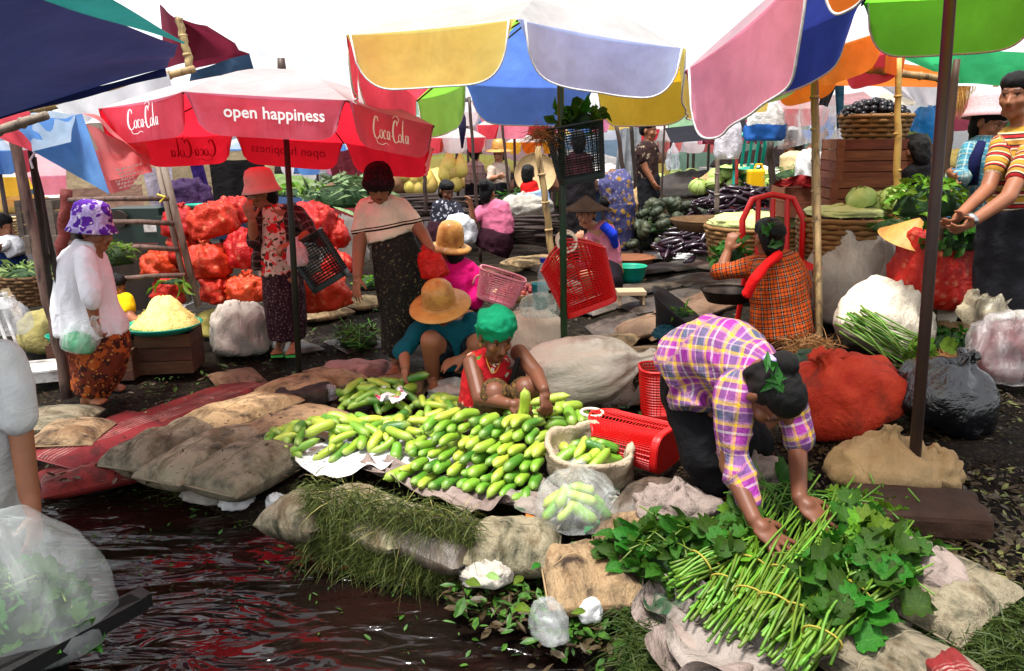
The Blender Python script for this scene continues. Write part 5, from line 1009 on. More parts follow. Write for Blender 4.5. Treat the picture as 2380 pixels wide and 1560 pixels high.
basket('bright red perforated basket hanging by its white ring from the middle pole',P(1373,716,4.62),.31,.17,.3,rp,RM(-20),.11,1.22,(64,24),thick=.0095)
basket('dark green perforated basket full of leaves hanging high on the middle pole',P(1352,420,4.6),.25,.2,.3,gp,RM(-9),0,1.25,(56,20),ring=False,thick=.0065)
basket('dark green basket hanging from the arm of the woman in the plaid overshirt',P(772,658,5.45),.27,.18,.34,gp,RM(-30),0,1.0,(50,16),ring=False,thick=.008)
_z=V((-.8,.6,.06)).normalized(); _y=(UP-_z*_z.z).normalized(); _x=_y.cross(_z); basket('red perforated basket lying on its side beside the cucumbers, base towards us',G(1556,1092)+V((0,0,.1)),.27,.19,.32,rp,Matrix((_x,_y,_z)).transposed(),.1,1.12,(64,22),thick=.008)
basket('red perforated basket upright behind the bending woman\'s trousers',G(1562,985)+V((0,.15,0)),.26,.2,.26,rp,RM(0),0,1.15,(48,16),ring=False,thick=.008)
basket('pink perforated basket with loop handles beside the magenta shirt',P(1150,700,5.6),.26,.2,.2,M('plastic_pink',(.72,.3,.36),(.76,.36,.42),rough=.4,scale=5),RM(18),0,1.25,(48,12),ring=False,thick=.007)
for px in ((1112,640),(1135,633)): B().tube([P(px[0]-14+k*3.5,px[1]+22-22*math.sin(k*math.pi/8),5.55) for k in range(9)],.008,6).build('handle',MC['plastic_pink'],bpy.data.objects['shopping_basket.005'],smooth=True)
B().tube([P(1318,530,4.55),P(1306,505,4.66),P(1300,470,4.7)],.005,5).build('hanging_cord',woodd,bpy.data.objects['shopping_basket'])
# ---------------------------------------------------------------- leaves
def leafmesh(kind,s,seed):
    R=random.Random(seed)
    if kind=='ovate': out=[(0,0),(.18,.3),(.26,.55),(.2,.8),(0,1.05)]
    elif kind=='slim': out=[(0,0),(.07,.3),(.1,.55),(.07,.8),(0,1.1)]
    else: out=[(0,.1),(.16,-.06),(.36,-.04),(.5,.12),(.4,.26),(.56,.42),(.52,.54),(.34,.6),(.4,.76),(.3,.84),(.16,.82),(0,1.04)]
    c=[]; n=len(out)
    vs=[]; fs=[]
    cur=R.uniform(.1,.75); fold=R.uniform(.0,.8)
    for sgn in(1,-1):
        for (x,y) in out: vs.append((sgn*x*s,(y-.1)*s,(abs(x)*fold-cur*(y-.4)**2+R.uniform(-.07,.07)*(x>0))*s))
    mid=len(vs); 
    for (x,y) in out: vs.append((0,(y-.1)*s,(-cur*(y-.4)**2)*s))
    for k in range(2):
        for i in range(n-1):
            a,b_,c_,d_=k*n+i,k*n+i+1,mid+i+1,mid+i
            fs.append((a,b_,c_,d_) if k==0 else (d_,c_,b_,a))
    return mesh(vs,fs)
def vein(k,c,co):
    tc=k.n('TexCoord'); g=k.n('SeparateXYZ'); k.l(tc.outputs['Generated'],g.inputs[0]); ax=k.math('ABSOLUTE',k.math('SUBTRACT',g.outputs[0],.5))
    f=k.ramp(ax,[(0,(1,1,1)),(.035,(0,0,0))]); w_=k.math('FRACT',k.math('MULTIPLY',k.math('SUBTRACT',g.outputs[1],k.math('MULTIPLY',ax,.9)),6.)); f2=k.ramp(w_,[(0,(.5,.5,.5)),(.14,(0,0,0))])
    f3=k.math('ADD',k.math('MULTIPLY',f,.6),f2); return k.mix(k.math('MULTIPLY',f3,.55),c,k.mix(1.,c,(2.6,2.2,2.4,1),'MULTIPLY'))
LFD=M('leaf_dark',(.035,.11,.013),(.08,.2,.026),rough=.5,scale=14,trans=.35,rnd=.9,spec=.2,extra=vein,bump=.3,bscale=40)
LFL=M('leaf_light',(.1,.2,.018),(.2,.33,.035),rough=.5,scale=14,trans=.35,rnd=.8,spec=.2,extra=vein,bump=.3,bscale=40)
LFP=M('leaf_pale',(.2,.3,.1),(.3,.4,.15),rough=.5,scale=14,trans=.3,rnd=.5,spec=.3)
LV={k:[leafmesh(k,1,s) for s in range(4)] for k in('ovate','slim','lobed')}
def lvm(kind,mat):
    key=(kind,mat.name)
    if key not in LV: 
        LV[key]=[m.copy() for m in LV[kind]]
        for m in LV[key]: m.materials.append(mat)
    return LV[key]
def pix(p):
    q=CR.transposed()@(V(p)-V((0,0,CH))); return 1190+FPX*q.x/-q.z,780-FPX*q.y/-q.z
def leaf(par,p,d,nrm,s,kind,mat,name='leaf'):
    if par is not None and V(p).y<3.3:   # keep the greens clear of the woman's hands
        x_,y_=pix(p)
        if 1750<x_<1950 and 1120<y_<1325: return None
    o=link(name,lvm(kind,mat)[random.randrange(4)],None,par); y=V(d).normalized(); z=V(nrm); z=(z-y*z.dot(y)); 
    if z.length<1e-3: z=y.orthogonal()
    z.normalize(); x=y.cross(z); Mt=Matrix((x,y,z)).transposed().to_4x4(); Mt=Matrix.Translation(V(p)-(par.location if par else V()))@Mt@Matrix.Scale(s,4); o.matrix_local=Mt; return o
def rv(s=1): return V((random.gauss(0,s),random.gauss(0,s),random.gauss(0,s)))
def leafpile(name,label,c,ax,ay,h,n,size,kind,mat,cat='greens',up=.6,stems=0,bias=(0,0,0)):
    t=thing(name,label,cat,c); c=V(c);ax=V(ax);ay=V(ay)
    for i in range(n):
        a=random.uniform(0,6.283); q=random.random()**.5; u,v=q*math.cos(a),q*math.sin(a); p=c+ax*u+ay*v+UP*(h*(1-q*q)**.6+.01); rd=(ax*u+ay*v); rd.z=0
        d=rd.normalized()*.6+V(bias)+rv(.5); d.z*=.6; leaf(t,p,d,UP*up+rd*1.2+V((0,-.4,0))+rv(.6),size*random.choice([.6,.8,1,1.25])*random.uniform(.8,1.2),kind,mat)
    if stems:
        b=B()
        for i in range(stems):
            a=random.uniform(0,6.283); q=random.random()**.5; p=c+ax*q*math.cos(a)+ay*q*math.sin(a)+UP*(h*(1-q*q)**.6+.005); d=rv(1); d.z*=.3; d.normalize(); L=random.uniform(.06,.14); b.tube([p-d*L,p+UP*.02,p+d*L],.003,5)
        o=b.build('stems',stemm,t,smooth=True); o['kind']='stuff'
    # shaded heart of the heap so that gaps look into leaves
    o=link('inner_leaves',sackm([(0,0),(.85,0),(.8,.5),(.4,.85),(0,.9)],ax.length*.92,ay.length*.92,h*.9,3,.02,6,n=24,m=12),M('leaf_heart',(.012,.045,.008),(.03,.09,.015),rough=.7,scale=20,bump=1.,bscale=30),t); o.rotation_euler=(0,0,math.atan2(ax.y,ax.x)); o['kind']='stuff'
    return t
stemm=M('stem_green',(.085,.19,.018),(.2,.32,.045),rough=.45,scale=9,rnd=.8,spec=.4)
stalkv=[]
for s in range(6):
    b=B(); R=random.Random(s); bx_,bz_=R.uniform(-.05,.05),R.uniform(-.03,.04); b.tube([(bx_*(y/6)**2+.004*math.sin(y*1.3+s),y*.4/6,bz_*math.sin(y/6*2.5)) for y in range(7)],[.0052,.005,.0048,.0045,.004,.0035,.003],6); me=b.mesh(); me.materials.append(stemm); stalkv.append(me)
tiem=M('tie_raffia',(.35,.3,.06),rough=.7)
def bunch(label,a,b_,n=11,nl=10,size=.09,kind='lobed',mat=None,z=.05,spread=.05,cat='greens',group='bundles of leafy stalks on the cloth'):
    "a = cut ends, b = leaf ends (view pixels on the ground)"
    A=G(a[0],a[1],z); E=G(b_[0],b_[1],z+.03); t=thing('greens_bundle',label,cat,A,group); ax=(E-A); L=ax.length; ax.normalize(); sd=ax.cross(UP).normalized(); up=sd.cross(ax)
    for i in range(n):
        o=link('stalk',stalkv[i%6],None,t); off=sd*random.uniform(-.05,.05)+up*random.uniform(-.012,.045); dd=(ax+sd*random.gauss(0,.07)+up*random.gauss(0,.05)).normalized(); zz=dd.cross(sd).normalized(); x=dd.cross(zz)
        o.matrix_local=Matrix.Translation(off+ax*random.uniform(-.07,.07))@Matrix((x,dd,zz)).transposed().to_4x4()@Matrix.Diagonal((.95,L/.4*random.uniform(.6,1.1),.95,1))
    c=A+ax*L*.28+up*.018
    B().tube([c+(sd*math.cos(k*.449)*.055+up*math.sin(k*.449)*.034) for k in range(15)],.0035,5,False).build('tie',tiem,t,smooth=True)
    for i in range(nl):
        q=random.uniform(.42,1.15); p=A+ax*L*q+sd*random.gauss(0,spread)+up*random.uniform(.0,.07); leaf(t,p,ax*.8+sd*random.gauss(0,.6)+rv(.25),up*.9+sd*random.gauss(0,.5)+V((0,-.3,0)),size*random.uniform(.75,1.3),kind,mat or LFD)
    return t
sheet('cloth','large dirty white cloth spread under the bundles of greens',[(1470,1360),(2110,1190),(2150,1440),(1560,1640)],clothw,amp=.015,z=.0,curl=.07,seed=6,cat='cloth',nu=60,nv=40,fr=17,edge=.04)
sheet('cloth','rolled front edge of the dirty white cloth with a green stripe',[(1475,1370),(1560,1380),(2080,1560),(1640,1700)],swk,amp=.02,z=.03,curl=.06,seed=7,cat='cloth',nu=50,nv=14,fr=19)
sack('cloth_flap','pinkish turned-up flap at the right end of the greens cloth','cloth',G(2140,1375),(.2,.26,.13),clothw,SACKP,30,(0,12),23,.02,5)
BL=[((1640,1435),(1800,1215)),((1700,1470),(1850,1230)),((1760,1480),(1900,1260)),((1620,1395),(1760,1200)),((1820,1500),(1960,1290)),((1880,1545),(1985,1370)),((1900,1450),(2050,1290)),((1700,1400),(1840,1150)),((1580,1345),(1760,1240)),((1780,1420),(1920,1180)),((1850,1400),(2010,1200)),((1950,1420),(2100,1300))]
BLL=['cut ends at the left front corner of the cloth','left of centre at the front','in the centre front','behind the left front bundles','right of centre at the front','smallest one standing apart at the front right','on the right under broad leaves','between the woman\'s hands','lying flattest at the far left','under the woman\'s right hand in the picture','in the second row on the right','at the far right end of the row']
for i,(a,b_) in enumerate(BL): bunch('tied bundle of green squash stalks, '+BLL[i],a,b_,26,(8 if i in(0,1,2,3,7,9) else 20),.08,'lobed',LFD if i%3 else LFL,z=.06+.02*(i%3),group='bundles of squash stalks on the cloth')
leafpile('leaf_heap','heap of dark ovate leaves at the left of the greens cloth',G(1560,1330)+UP*.02,(.24,0,0),(.02,.17,0),.12,290,.085,'ovate',LFD,up=.7,stems=25)
leafpile('leaf_heap','mass of broad squash leaves on the right of the bundles',G(2030,1375)+UP*.03,(.22,.02,0),(0,.13,0),.1,110,.085,'lobed',LFD,stems=40)
leafpile('leaf_heap','yellow-green feathery tips behind the woman\'s hands',G(2015,1215),(.26,-.02,0),(0,.15,0),.07,230,.05,'lobed',LFL,stems=60)
leafpile('leaf_heap','squash leaves behind the bending woman\'s wrists',G(1830,1175),(.15,0,0),(0,.1,0),.05,60,.065,'lobed',LFL,stems=30)
leafpile('leaf_heap','wilted dark leaves lying behind the teal woman, left of the dark skirt',G(835,800),(.17,0,0),(0,.2,0),.12,130,.07,'slim',M('leaf_olive',(.05,.07,.02),(.1,.11,.035),rough=.5,scale=14,trans=.15,rnd=.5),stems=50)
leafpile('leaf_heap','bright green herbs on the ground behind the standing woman',G(855,665),(.15,0,0),(0,.15,0),.1,60,.05,'ovate',LFL)
leafpile('leaf_heap','leaves spilling from the red net bag on the sack heap',G(2195,800)+V((.02,.06,.58)),(.22,0,0),(0,.14,0),.14,130,.075,'ovate',LFD,up=.6)
leafpile('leaf_heap','pale green leaf sprays held by the striped man',P(2150,500,4.7),(.22,0,0),(0,.15,0),.2,130,.06,'ovate',LFL)
leafpile('leaf_heap','green leaves on top of the grey-white sack heap',P(2075,535,5.3),(.16,0,0),(0,.1,0),.07,60,.05,'slim',LFD)
leafpile('leaf_heap','dark leaves under the flattened cream sack end',G(2190,800)-V((0,.1,0)),(.25,0,0),(0,.1,0),.1,60,.06,'ovate',LFD)
leafpile('leaf_heap','leaves heaped in the hanging dark green basket',P(1345,300,4.62),(.15,0,0),(0,.09,0),.09,70,.075,'ovate',LFD,bias=(.1,0,.5))
for i,(a,b_) in enumerate([((1962,748),(2110,835)),((1985,735),(2120,820)),((2010,730),(2130,815))]):
    A=P(a[0],a[1],4.2); E=P(b_[0],b_[1],4.0); t=thing('greens_bundle',['lowest','middle','uppermost'][i]+' bundle of thin green stalks lying over the black plastic bag','greens',A)
    for k in range(14):
        o=link('stalk',stalkv[k%6],None,t); dd=((E-A)+rv(.03)).normalized(); x=dd.orthogonal().normalized(); o.matrix_local=Matrix.Translation(rv(.022))@Matrix((x,dd,x.cross(dd))).transposed().to_4x4()@Matrix.Diagonal((1,(E-A).length/.4*random.uniform(.8,1.1),1,1))
    for k in range(5): leaf(t,E+rv(.04)-V((0,.05,0)),V((.6,-.3,-.4))+rv(.3),V((0,-1,.6)),.09,'lobed',LFL)
# grass clump on the bank
def strands(name,label,n,gen,mat,cat,kind='stuff',par=None):
    vs=[];fs=[]
    for i in range(n):
        p,d,L,w_,dr=gen(i); d=V(d).normalized(); s=d.cross(V((random.gauss(0,1),random.gauss(0,1),.3))).normalized()*w_; k=len(vs)
        for t in range(4):
            t/=3; q=V(p)+d*L*t+V((0,0,-dr*L*t*t)); ww=1-t*.85; vs+= [q-s*ww,q+s*ww]
        fs+= [(k,k+1,k+3,k+2),(k+2,k+3,k+5,k+4),(k+4,k+5,k+7,k+6)]
    o=link(name,mesh(vs,fs),mat,par,False)
    if par is None: tag(o,label,cat,kind=kind)
    else: o['kind']=kind
    return o
grm=M('grass_cut',(.03,.075,.015),(.2,.22,.06),rough=.6,scale=45,trans=.25)
def gg(i):
    x=random.uniform(705,1105); f=(x-700)/400; y=1130+f*80+random.uniform(-15,155+20*math.sin(f*3)); p=W(x,y,max(-.14,.18-.0019*max(0,y-1130-f*80))); return p+V((0,0,random.gauss(0,.02))),(random.gauss(0,1),random.gauss(0,1),random.gauss(.2,.6)),random.choice([.03,.05,.07,.1])*random.uniform(.7,1.4),random.uniform(.0012,.0026),.45
strands('grass','cut grass heaped over the bank in front of the cucumbers',7500,gg,grm,'grass')
def gg1(i):
    p,d_,L,w_,dr=gg(i); return p+UP*.015,d_,L*1.6,.0018,.35
strands('dry_straw','long pale straws tangled on top of the cut grass',130,gg1,M('straw_dry',(.3,.27,.09),(.42,.38,.16),rough=.6,scale=20),'straw')
def gg2(i):
    x=random.choice([random.uniform(1450,1600)]*2+[random.uniform(2050,2380)]*3); y=random.uniform(1400,1560) if x<1700 else random.uniform(1380,1560); p=G(x,y,.0); return p,(random.gauss(0,1),random.gauss(0,1),random.uniform(0,.5)),random.uniform(.05,.16),.0026,.5
strands('grass','wilted grass and stalks at the bottom right of the cloth',2600,gg2,M('grass_dark',(.03,.07,.012),(.1,.13,.03),rough=.6,scale=26,trans=.2),'grass')
def gg3(i):
    j=random.randrange(4); x,y=[(300,1085),(420,1140),(600,1190),(680,1215)][j]; p=W(x+random.gauss(0,35),y+random.gauss(0,12),WZ+.01); return p,(random.gauss(0,1),random.gauss(0,.7),random.uniform(0,.25)),random.uniform(.05,.14),.0018,.3
strands('grass','grass trailing in the water along the sandbags',420,gg3,grm,'grass')
# leaf litter
def litter(name,label,n,gen,mat,kind='stuff'):
    vs=[];fs=[]
    for i in range(n):
        p,s=gen(i); a=random.uniform(0,6.28); tl=rv(.35); z=(UP+tl).normalized(); x=V((math.cos(a),math.sin(a),0)); x=(x-z*x.dot(z)).normalized(); y=z.cross(x); k=len(vs); w_=s*random.uniform(.25,.5)
        vs+= [p-x*s,p-x*s*.3+y*w_+z*s*.1,p+x*s*.5+y*w_*.8+z*s*.1,p+x*s,p+x*s*.5-y*w_*.8+z*s*.12,p-x*s*.3-y*w_+z*s*.08]; fs.append((k,k+1,k+2,k+3)); fs.append((k,k+3,k+4,k+5))
    o=link(name,mesh(vs,fs),mat,None,False); return tag(o,label,'leaf litter',kind=kind)
lpm=M('litter_pale',(.1,.14,.035),(.3,.29,.12),rough=.6,scale=40,spec=.3); ldm=M('litter_dark',(.06,.038,.022),(.11,.085,.04),rough=.5,scale=40); lgm=M('litter_green',(.03,.09,.015),(.09,.19,.03),rough=.5,scale=40)
def pr(x0,x1,y0,y1): return lambda i:(G(random.uniform(x0,x1),y0+(y1-y0)*random.random()**.8,-.02),random.uniform(.008,.03))
litter('leaf_litter','pale fallen leaves strewn over the dark ground at the right',420,pr(2050,2420,820,1400),lpm)
litter('leaf_litter','dark rotting leaves covering the ground at the right',2600,pr(1880,2420,800,1480),ldm)
litter('leaf_litter','dark trampled leaves and scraps across the market ground',3800,lambda i:(lambda p:(p,random.uniform(.008,.03)))(G(random.uniform(0,2380),random.uniform(640,1120),-.03)),ldm)
litter('leaf_litter','green trimmings scattered across the market ground',900,lambda i:(G(*(random.choice([(random.uniform(1400,1700),random.uniform(830,1010)),(random.uniform(330,700),random.uniform(820,980)),(random.uniform(1250,1700),random.uniform(1200,1420)),(random.uniform(700,1250),random.uniform(700,900))])),.0),random.uniform(.008,.028)),lgm)
litter('leaf_litter','rotting leaves and trimmings on the muddy bank below the sandbags',420,lambda i:(lambda x:(W(x,1330+(x-1050)*.3+random.gauss(30,38),-.1+random.uniform(-.05,.05)),random.uniform(.012,.04)))(random.uniform(1040,1500)),lgm)
litter('leaf_litter','dark scraps on the muddy bank below the sandbags',500,lambda i:(lambda x:(W(x,1330+(x-1050)*.3+random.gauss(30,38),-.11+random.uniform(-.05,.05)),random.uniform(.012,.04)))(random.uniform(1040,1500)),ldm)
litter('leaf_litter','scraps floating on the dark water along the bank',170,lambda i:(lambda x:(W(x,1085+max(0,x-250)*.36+random.random()**2*230+25,WZ+.006),random.uniform(.005,.02)))(random.uniform(100,1250)),lgm)
litter('leaf_litter','tiny scraps lying on the sandbags',260,lambda i:(G(random.uniform(260,760),random.uniform(900,1100),.13),random.uniform(.004,.014)),ldm)
for i,(x,y,s,m_,lb2) in enumerate([(1115,1360,.07,LFL,'large limp leaf at the water below the sandbag'),(1160,1345,.06,LFP,'pale crumpled leaf beside the limp one at the water'),(1215,1340,.06,LFL,'fresh green leaf at the foot of the tan woven sandbag'),(1235,1420,.07,LFL,'green leaf in the mud left of the clear bag scrap'),(1255,1310,.05,LFD,'dark small leaf under the grey sandbag'),(1430,1240,.09,LFP,'single pale narrow leaf left of the dark leaf heap'),(1445,1165,.05,LFP,'small pale leaf by the corner of the woven sack'),(1330,1425,.05,LFL,'green leaf beside the plastic scraps at the water')]):
    o=leaf(None,G(x,y,.03),V((random.gauss(0,1),random.gauss(0,.5),0)),UP+V((0,-.6,0)),s,'ovate',m_,'fallen_leaf'); tag(o,lb2,'leaf')
# plastic scraps at the bank
for i,(x,y,sx,sz,m_,l_) in enumerate([(480,1130,.24,.13,burl2,'dirty white crumpled cloth wedged under the largest grey sandbag'),(550,1150,.16,.08,paperw,'white plastic scrap at the waterline'),(640,1150,.1,.06,paperw,'small white scrap under the plastic sheet'),(1280,1450,.15,.12,film('film_scrap',(.6,.62,.62),.35),'torn clear bag lying at the waterline'),(1130,1320,.2,.07,burl2,'grey rag under the grass beside the sandbag'),(1375,1410,.08,.08,paperw,'white scrap beside the cloth\'s left corner'),(1420,1165,.12,.06,burl2,'folded white rag behind the woven sack'),(700,975,.1,.05,paperw,'white plastic scrap left of the cucumbers'),(770,925,.1,.08,film('film_scrap2',(.6,.6,.62),.4),'clear scrap beside the dark slab')]):
    sack('plastic_scrap',l_,'scrap',(W(x,y+28,-.16) if y>1120 and x<700 else G(x,y)-UP*(.05 if y>1120 else 0)),(sx,sx*.7,sz),m_,SACKP,i*37,(0,8),30+i,.09*sx,7,n=28)
# pole bases
def slab(label,px,w_,d_,h_,yaw,mat,seed=0):
    c=G(*px); b=B(); R=random.Random(seed); o=b.box((0,0,h_/2),(w_,d_,h_)).build('pole_slab',mat,None,(0,0,0)); o.location=c-UP*.02; o.rotation_euler=(rad(2),rad(-2),rad(yaw)); m=o.modifiers.new('b','BEVEL'); m.width=.018; m.segments=2; tag(o,label,'slab')
    q=o.modifiers.new('s','SUBSURF'); q.subdivision_type='SIMPLE'; q.levels=q.render_levels=3; tx=bpy.data.textures.get('slabn') or bpy.data.textures.new('slabn','CLOUDS'); tx.noise_scale=.09; dm=o.modifiers.new('d','DISPLACE'); dm.texture=tx; dm.strength=.025
slab('dark stone slab holding the foot of the red umbrella\'s pole',(705,925),.32,.2,.085,4,conc); slab('broken dark slab at the foot of the right umbrella pole',(2130,1205),.42,.24,.09,-14,M('slab_brown',(.05,.026,.016),(.1,.055,.035),rough=.85,bump=.6,bscale=40),2)
# boat edge and large plastic bag bottom left
pm=M('plank_black',(.008,.008,.009),(.022,.02,.02),rough=.5,scale=3,st=(1,8,8),bump=.4)
t=thing('wooden_boat','black plank end of a wooden boat under the large plastic bag','boat',W(120,1560,-.1))
for i in range(3): B().bar(W(-120,1640-i*20,-.02+.05*(i<2)),W(318+i*12,1402-i*8,-.02+.05*(i<2)),.07,.05).build('plank',pm,t)
B().grid(lambda u,v:W(-400+u*560,1330+v*420+(1-u)*60,-.06),3,3).build('boat_floor',pm,t)
pb=P(22,1400,2.4); pb.z=-.06
sack('plastic_sack','large milky plastic bag of greens at the bottom left','plastic bag',pb,(.64,.5,.45),film('film_milk',(.8,.85,.84),.26,5,.9),SACKP,8,(0,0),40,.022,3,dro=(-.1,0),pw=1.)
leafpile('leaf_heap','dark leafy greens inside the large milky plastic bag',pb+V((0,-.02,.0)),(.25,0,0),(0,.18,0),.24,150,.08,'lobed',LFD,stems=30)
# ================================================================ goods at the left and in the middle distance
RG[0]=0
bamr=random.Random(3)
plankm=M('crate_wood',(.09,.045,.028),(.17,.085,.05),rough=.8,scale=4,st=(1,8,8),bump=.4,rnd=.4)
plank2=M('crate_wood_red',(.16,.06,.035),(.27,.11,.06),rough=.8,scale=4,st=(1,8,8),bump=.4,rnd=.35)
def crate(label,c,sz,yaw,mat,rows=3,gap=.012,posts=True,lid=False,group=None,tilt=0):
    t=thing('wooden_crate',label,'crate',c,group); x,y,z=sz; Rz=Matrix.Rotation(rad(yaw),3,'Z')@Matrix.Rotation(rad(tilt),3,'Y'); h=(z-gap*(rows-1))/rows
    for r in range(rows):
        zz=h/2+r*(h+gap)
        for s in(-1,1):
            B().box(V(c)+Rz@V((0,s*y/2,zz)),(x,.014,h),Rz).build('slat',mat,t); B().box(V(c)+Rz@V((s*(x/2-.009),0,zz)),(.014,y-.03,h),Rz).build('slat',mat,t)
    if posts:
        for a in(-1,1):
            for s in(-1,1): B().box(V(c)+Rz@V((a*(x/2-.028),s*(y/2+.0155),z/2)),(.05,.014,z),Rz).build('corner_batten',mat,t)
    B().box(V(c)+Rz@V((0,0,.012)),(x-.03,y-.03,.012),Rz).build('floor_board',mat,t)
    if lid:
        for k in range(4): B().box(V(c)+Rz@V((0,-y/2+y*(k+.5)/4,z+.006)),(x,y/4-.01,.012),Rz).build('slat',mat,t)
    return t
crate('wooden crate under the teal tray of yellow shreds',G(402,855),(.36,.3,.27),6,plankm,3,.006,False)
crate('wooden crate behind the walking woman\'s skirt',G(275,880)+V((0,.1,0)),(.22,.3,.2),6,plankm,3,.006,False)
tc=G(402,855)+UP*.275
teal=M('plastic_teal',(.0,.36,.26),(.01,.42,.32),rough=.35,spec=.5)
def tray(label,c,r,h=.05,mat=None,cat='tray',name='round_tray'):
    o=B().lathe((0,0,0),[(0,.004),(r*.75,.004),(r*.92,h*.7),(r,h),(r*1.03,h*.98),(r*.95,h*.6),(r*.78,-.0),(0,0)],n=40).build(name,mat or teal,None,(0,0,0),smooth=True); o.location=c; return tag(o,label,cat)
tray('teal round tray heaped with yellow shreds on the crate',tc+V((-.02,-.03,0)),.25)
ym=M('shreds_yellow',(.72,.6,.2),(.8,.72,.36),rough=.6,scale=40,bump=.8,bscale=60)
o=link('shredded_heap',sackm([(0,0),(1,0),(.95,.1),(.6,.5),(.36,.85),(.18,1),(0,1.02)],.225,.2,.2,2,.012,9,n=40,m=24),ym); o.location=tc+V((.0,-.03,.03)); tag(o,'cone of pale yellow shreds on the teal tray','produce')
def ys(i):
    a=random.uniform(0,6.28); q=random.random()**.6; z=.2*(1-q)**.8+.005; p=tc+V((.0+.225*q*math.cos(a),-.03+.2*q*math.sin(a),.03+z)); return p,(random.gauss(0,1),random.gauss(0,1),random.gauss(.15,.3)),random.uniform(.015,.035),.0016,.4
strands('shreds','',1800,ys,ym,None,par=o); bpy.data.objects['shreds'].location=-V(o.location)
sheet('plastic_sheet','clear plastic sheet hanging off the right side of the teal tray',[(405,775),(480,735),(495,775),(420,800)],film('film_sheet',(.85,.88,.9),.3),amp=.02,z=.28,seed=9,nu=14,nv=10)
tray('small teal tray of pale shreds behind the left wooden post',G(140,870)+V((0,.15,.2)),.13); tray('teal tray edge peeking out behind the walking woman',G(300,860)+V((0,.05,.25)),.12)
o=link('shredded_heap',sackm([(0,0),(1,0),(.6,.5),(.2,1),(0,1.02)],.11,.1,.06,5,.008,9,n=24,m=12),ym); o.location=G(140,870)+V((0,.15,.22)); tag(o,'small heap of pale shreds on the small teal tray','produce')
crate('crate under the small teal tray behind the left post',G(140,870)+V((0,.15,0)),(.2,.2,.19),0,plankm,2,.006,False)
# weighing scale
sw=M('scale_white',(.6,.6,.58),(.7,.7,.68),rough=.5,scale=4,dirt=(.2,.14,.1),dscale=6)
c=G(95,890); t=thing('weighing_scale','old white platform scale with a column at the left edge','scale',c)
B().box(c+V((0,.05,.06)),(.28,.3,.07),Matrix.Rotation(rad(20),3,'Z')).build('platform',sw,t); B().box(c+V((0,.05,.1)),(.3,.32,.012),Matrix.Rotation(rad(20),3,'Z')).build('weighing_plate',sw,t)
for dx in(-.02,.05,.11): B().tube([c+V((-.2+dx,.02,.06)),c+V((-.31+dx,.05,.5))],.011,8).build('column_rail',sw,t,smooth=True)
B().bar(c+V((-.36,.03,.5)),c+V((-.12,.05,.54)),.06,.07).build('beam_head',sw,t); B().bar(c+V((-.17,.05,.62)),c+V((-.1,.05,.42)),.05,.03).build('dial_plate',M('scale_cream',(.5,.44,.3),rough=.6),t)
sack('plastic_sack','clear plastic bags hanging on the white scale','plastic bag',P(20,775,4.55),(.26,.18,.22),film('film_hang',(.7,.7,.72),.3),TIEP,0,(0,0),41,.015,4,.3)
sack('vegetable_sack','yellowish sack of produce behind the white scale','sack',G(80,840)+V((0,.35,0)),(.55,.35,.3),M('sack_olive',(.3,.26,.1),(.4,.36,.16),rough=.7,scale=4,fold=.6,dirt=(.12,.09,.04),dscale=4),SACKP,0,(0,0),42,.03,5)
sack('bundle','bundle of yellow-green husks behind the crumpled grey-white sack','bundle',G(495,800)+V((0,.3,0)),(.5,.3,.2),M('husk',(.4,.34,.1),(.5,.44,.16),rough=.6,scale=3,st=(1,14,14),bump=.5),SACKP,-14,(0,0),43,.02,5)
# carried bags
sack('plastic_bag','thin white plastic bag with green contents in the walking woman\'s hand','plastic bag',P(180,815,4.5),(.2,.15,.22),film('film_carry',(.85,.9,.88),.35),TIEP,0,(0,14),44,.008,4,.3,dro=(.08,0))
sack('green_produce','green produce in the walking woman\'s plastic bag','produce',P(182,815,4.5),(.16,.12,.1),M('produce_green',(.01,.3,.12),(.02,.4,.18),rough=.5),SACKP,0,(0,14),45,.01,5)
sack('plastic_bag','red plastic bag hanging from the standing woman\'s hand','plastic bag',P(1014,645,5.1),(.16,.12,.2),M('film_red',(.7,.03,.02),(.75,.06,.04),rough=.35,fold=.8,fscale=14,trans=.35),TIEP,0,(0,-8),46,.02,8,.4,dro=(-.05,0))
sack('plastic_bag','small pale pink bag on the arm of the woman by the pole','plastic bag',P(693,618,5.35),(.13,.1,.18),M('film_pink',(.7,.5,.5),(.76,.6,.6),rough=.4,fold=.7,fscale=14,trans=.3),TIEP,0,(0,0),47,.012,8,.3)
leafpile('leaf_heap','bunch of feathery greens held behind the walking woman',P(262,615,5.0),(.14,.05,0),(0,.1,0),.12,120,.055,'slim',LFL)
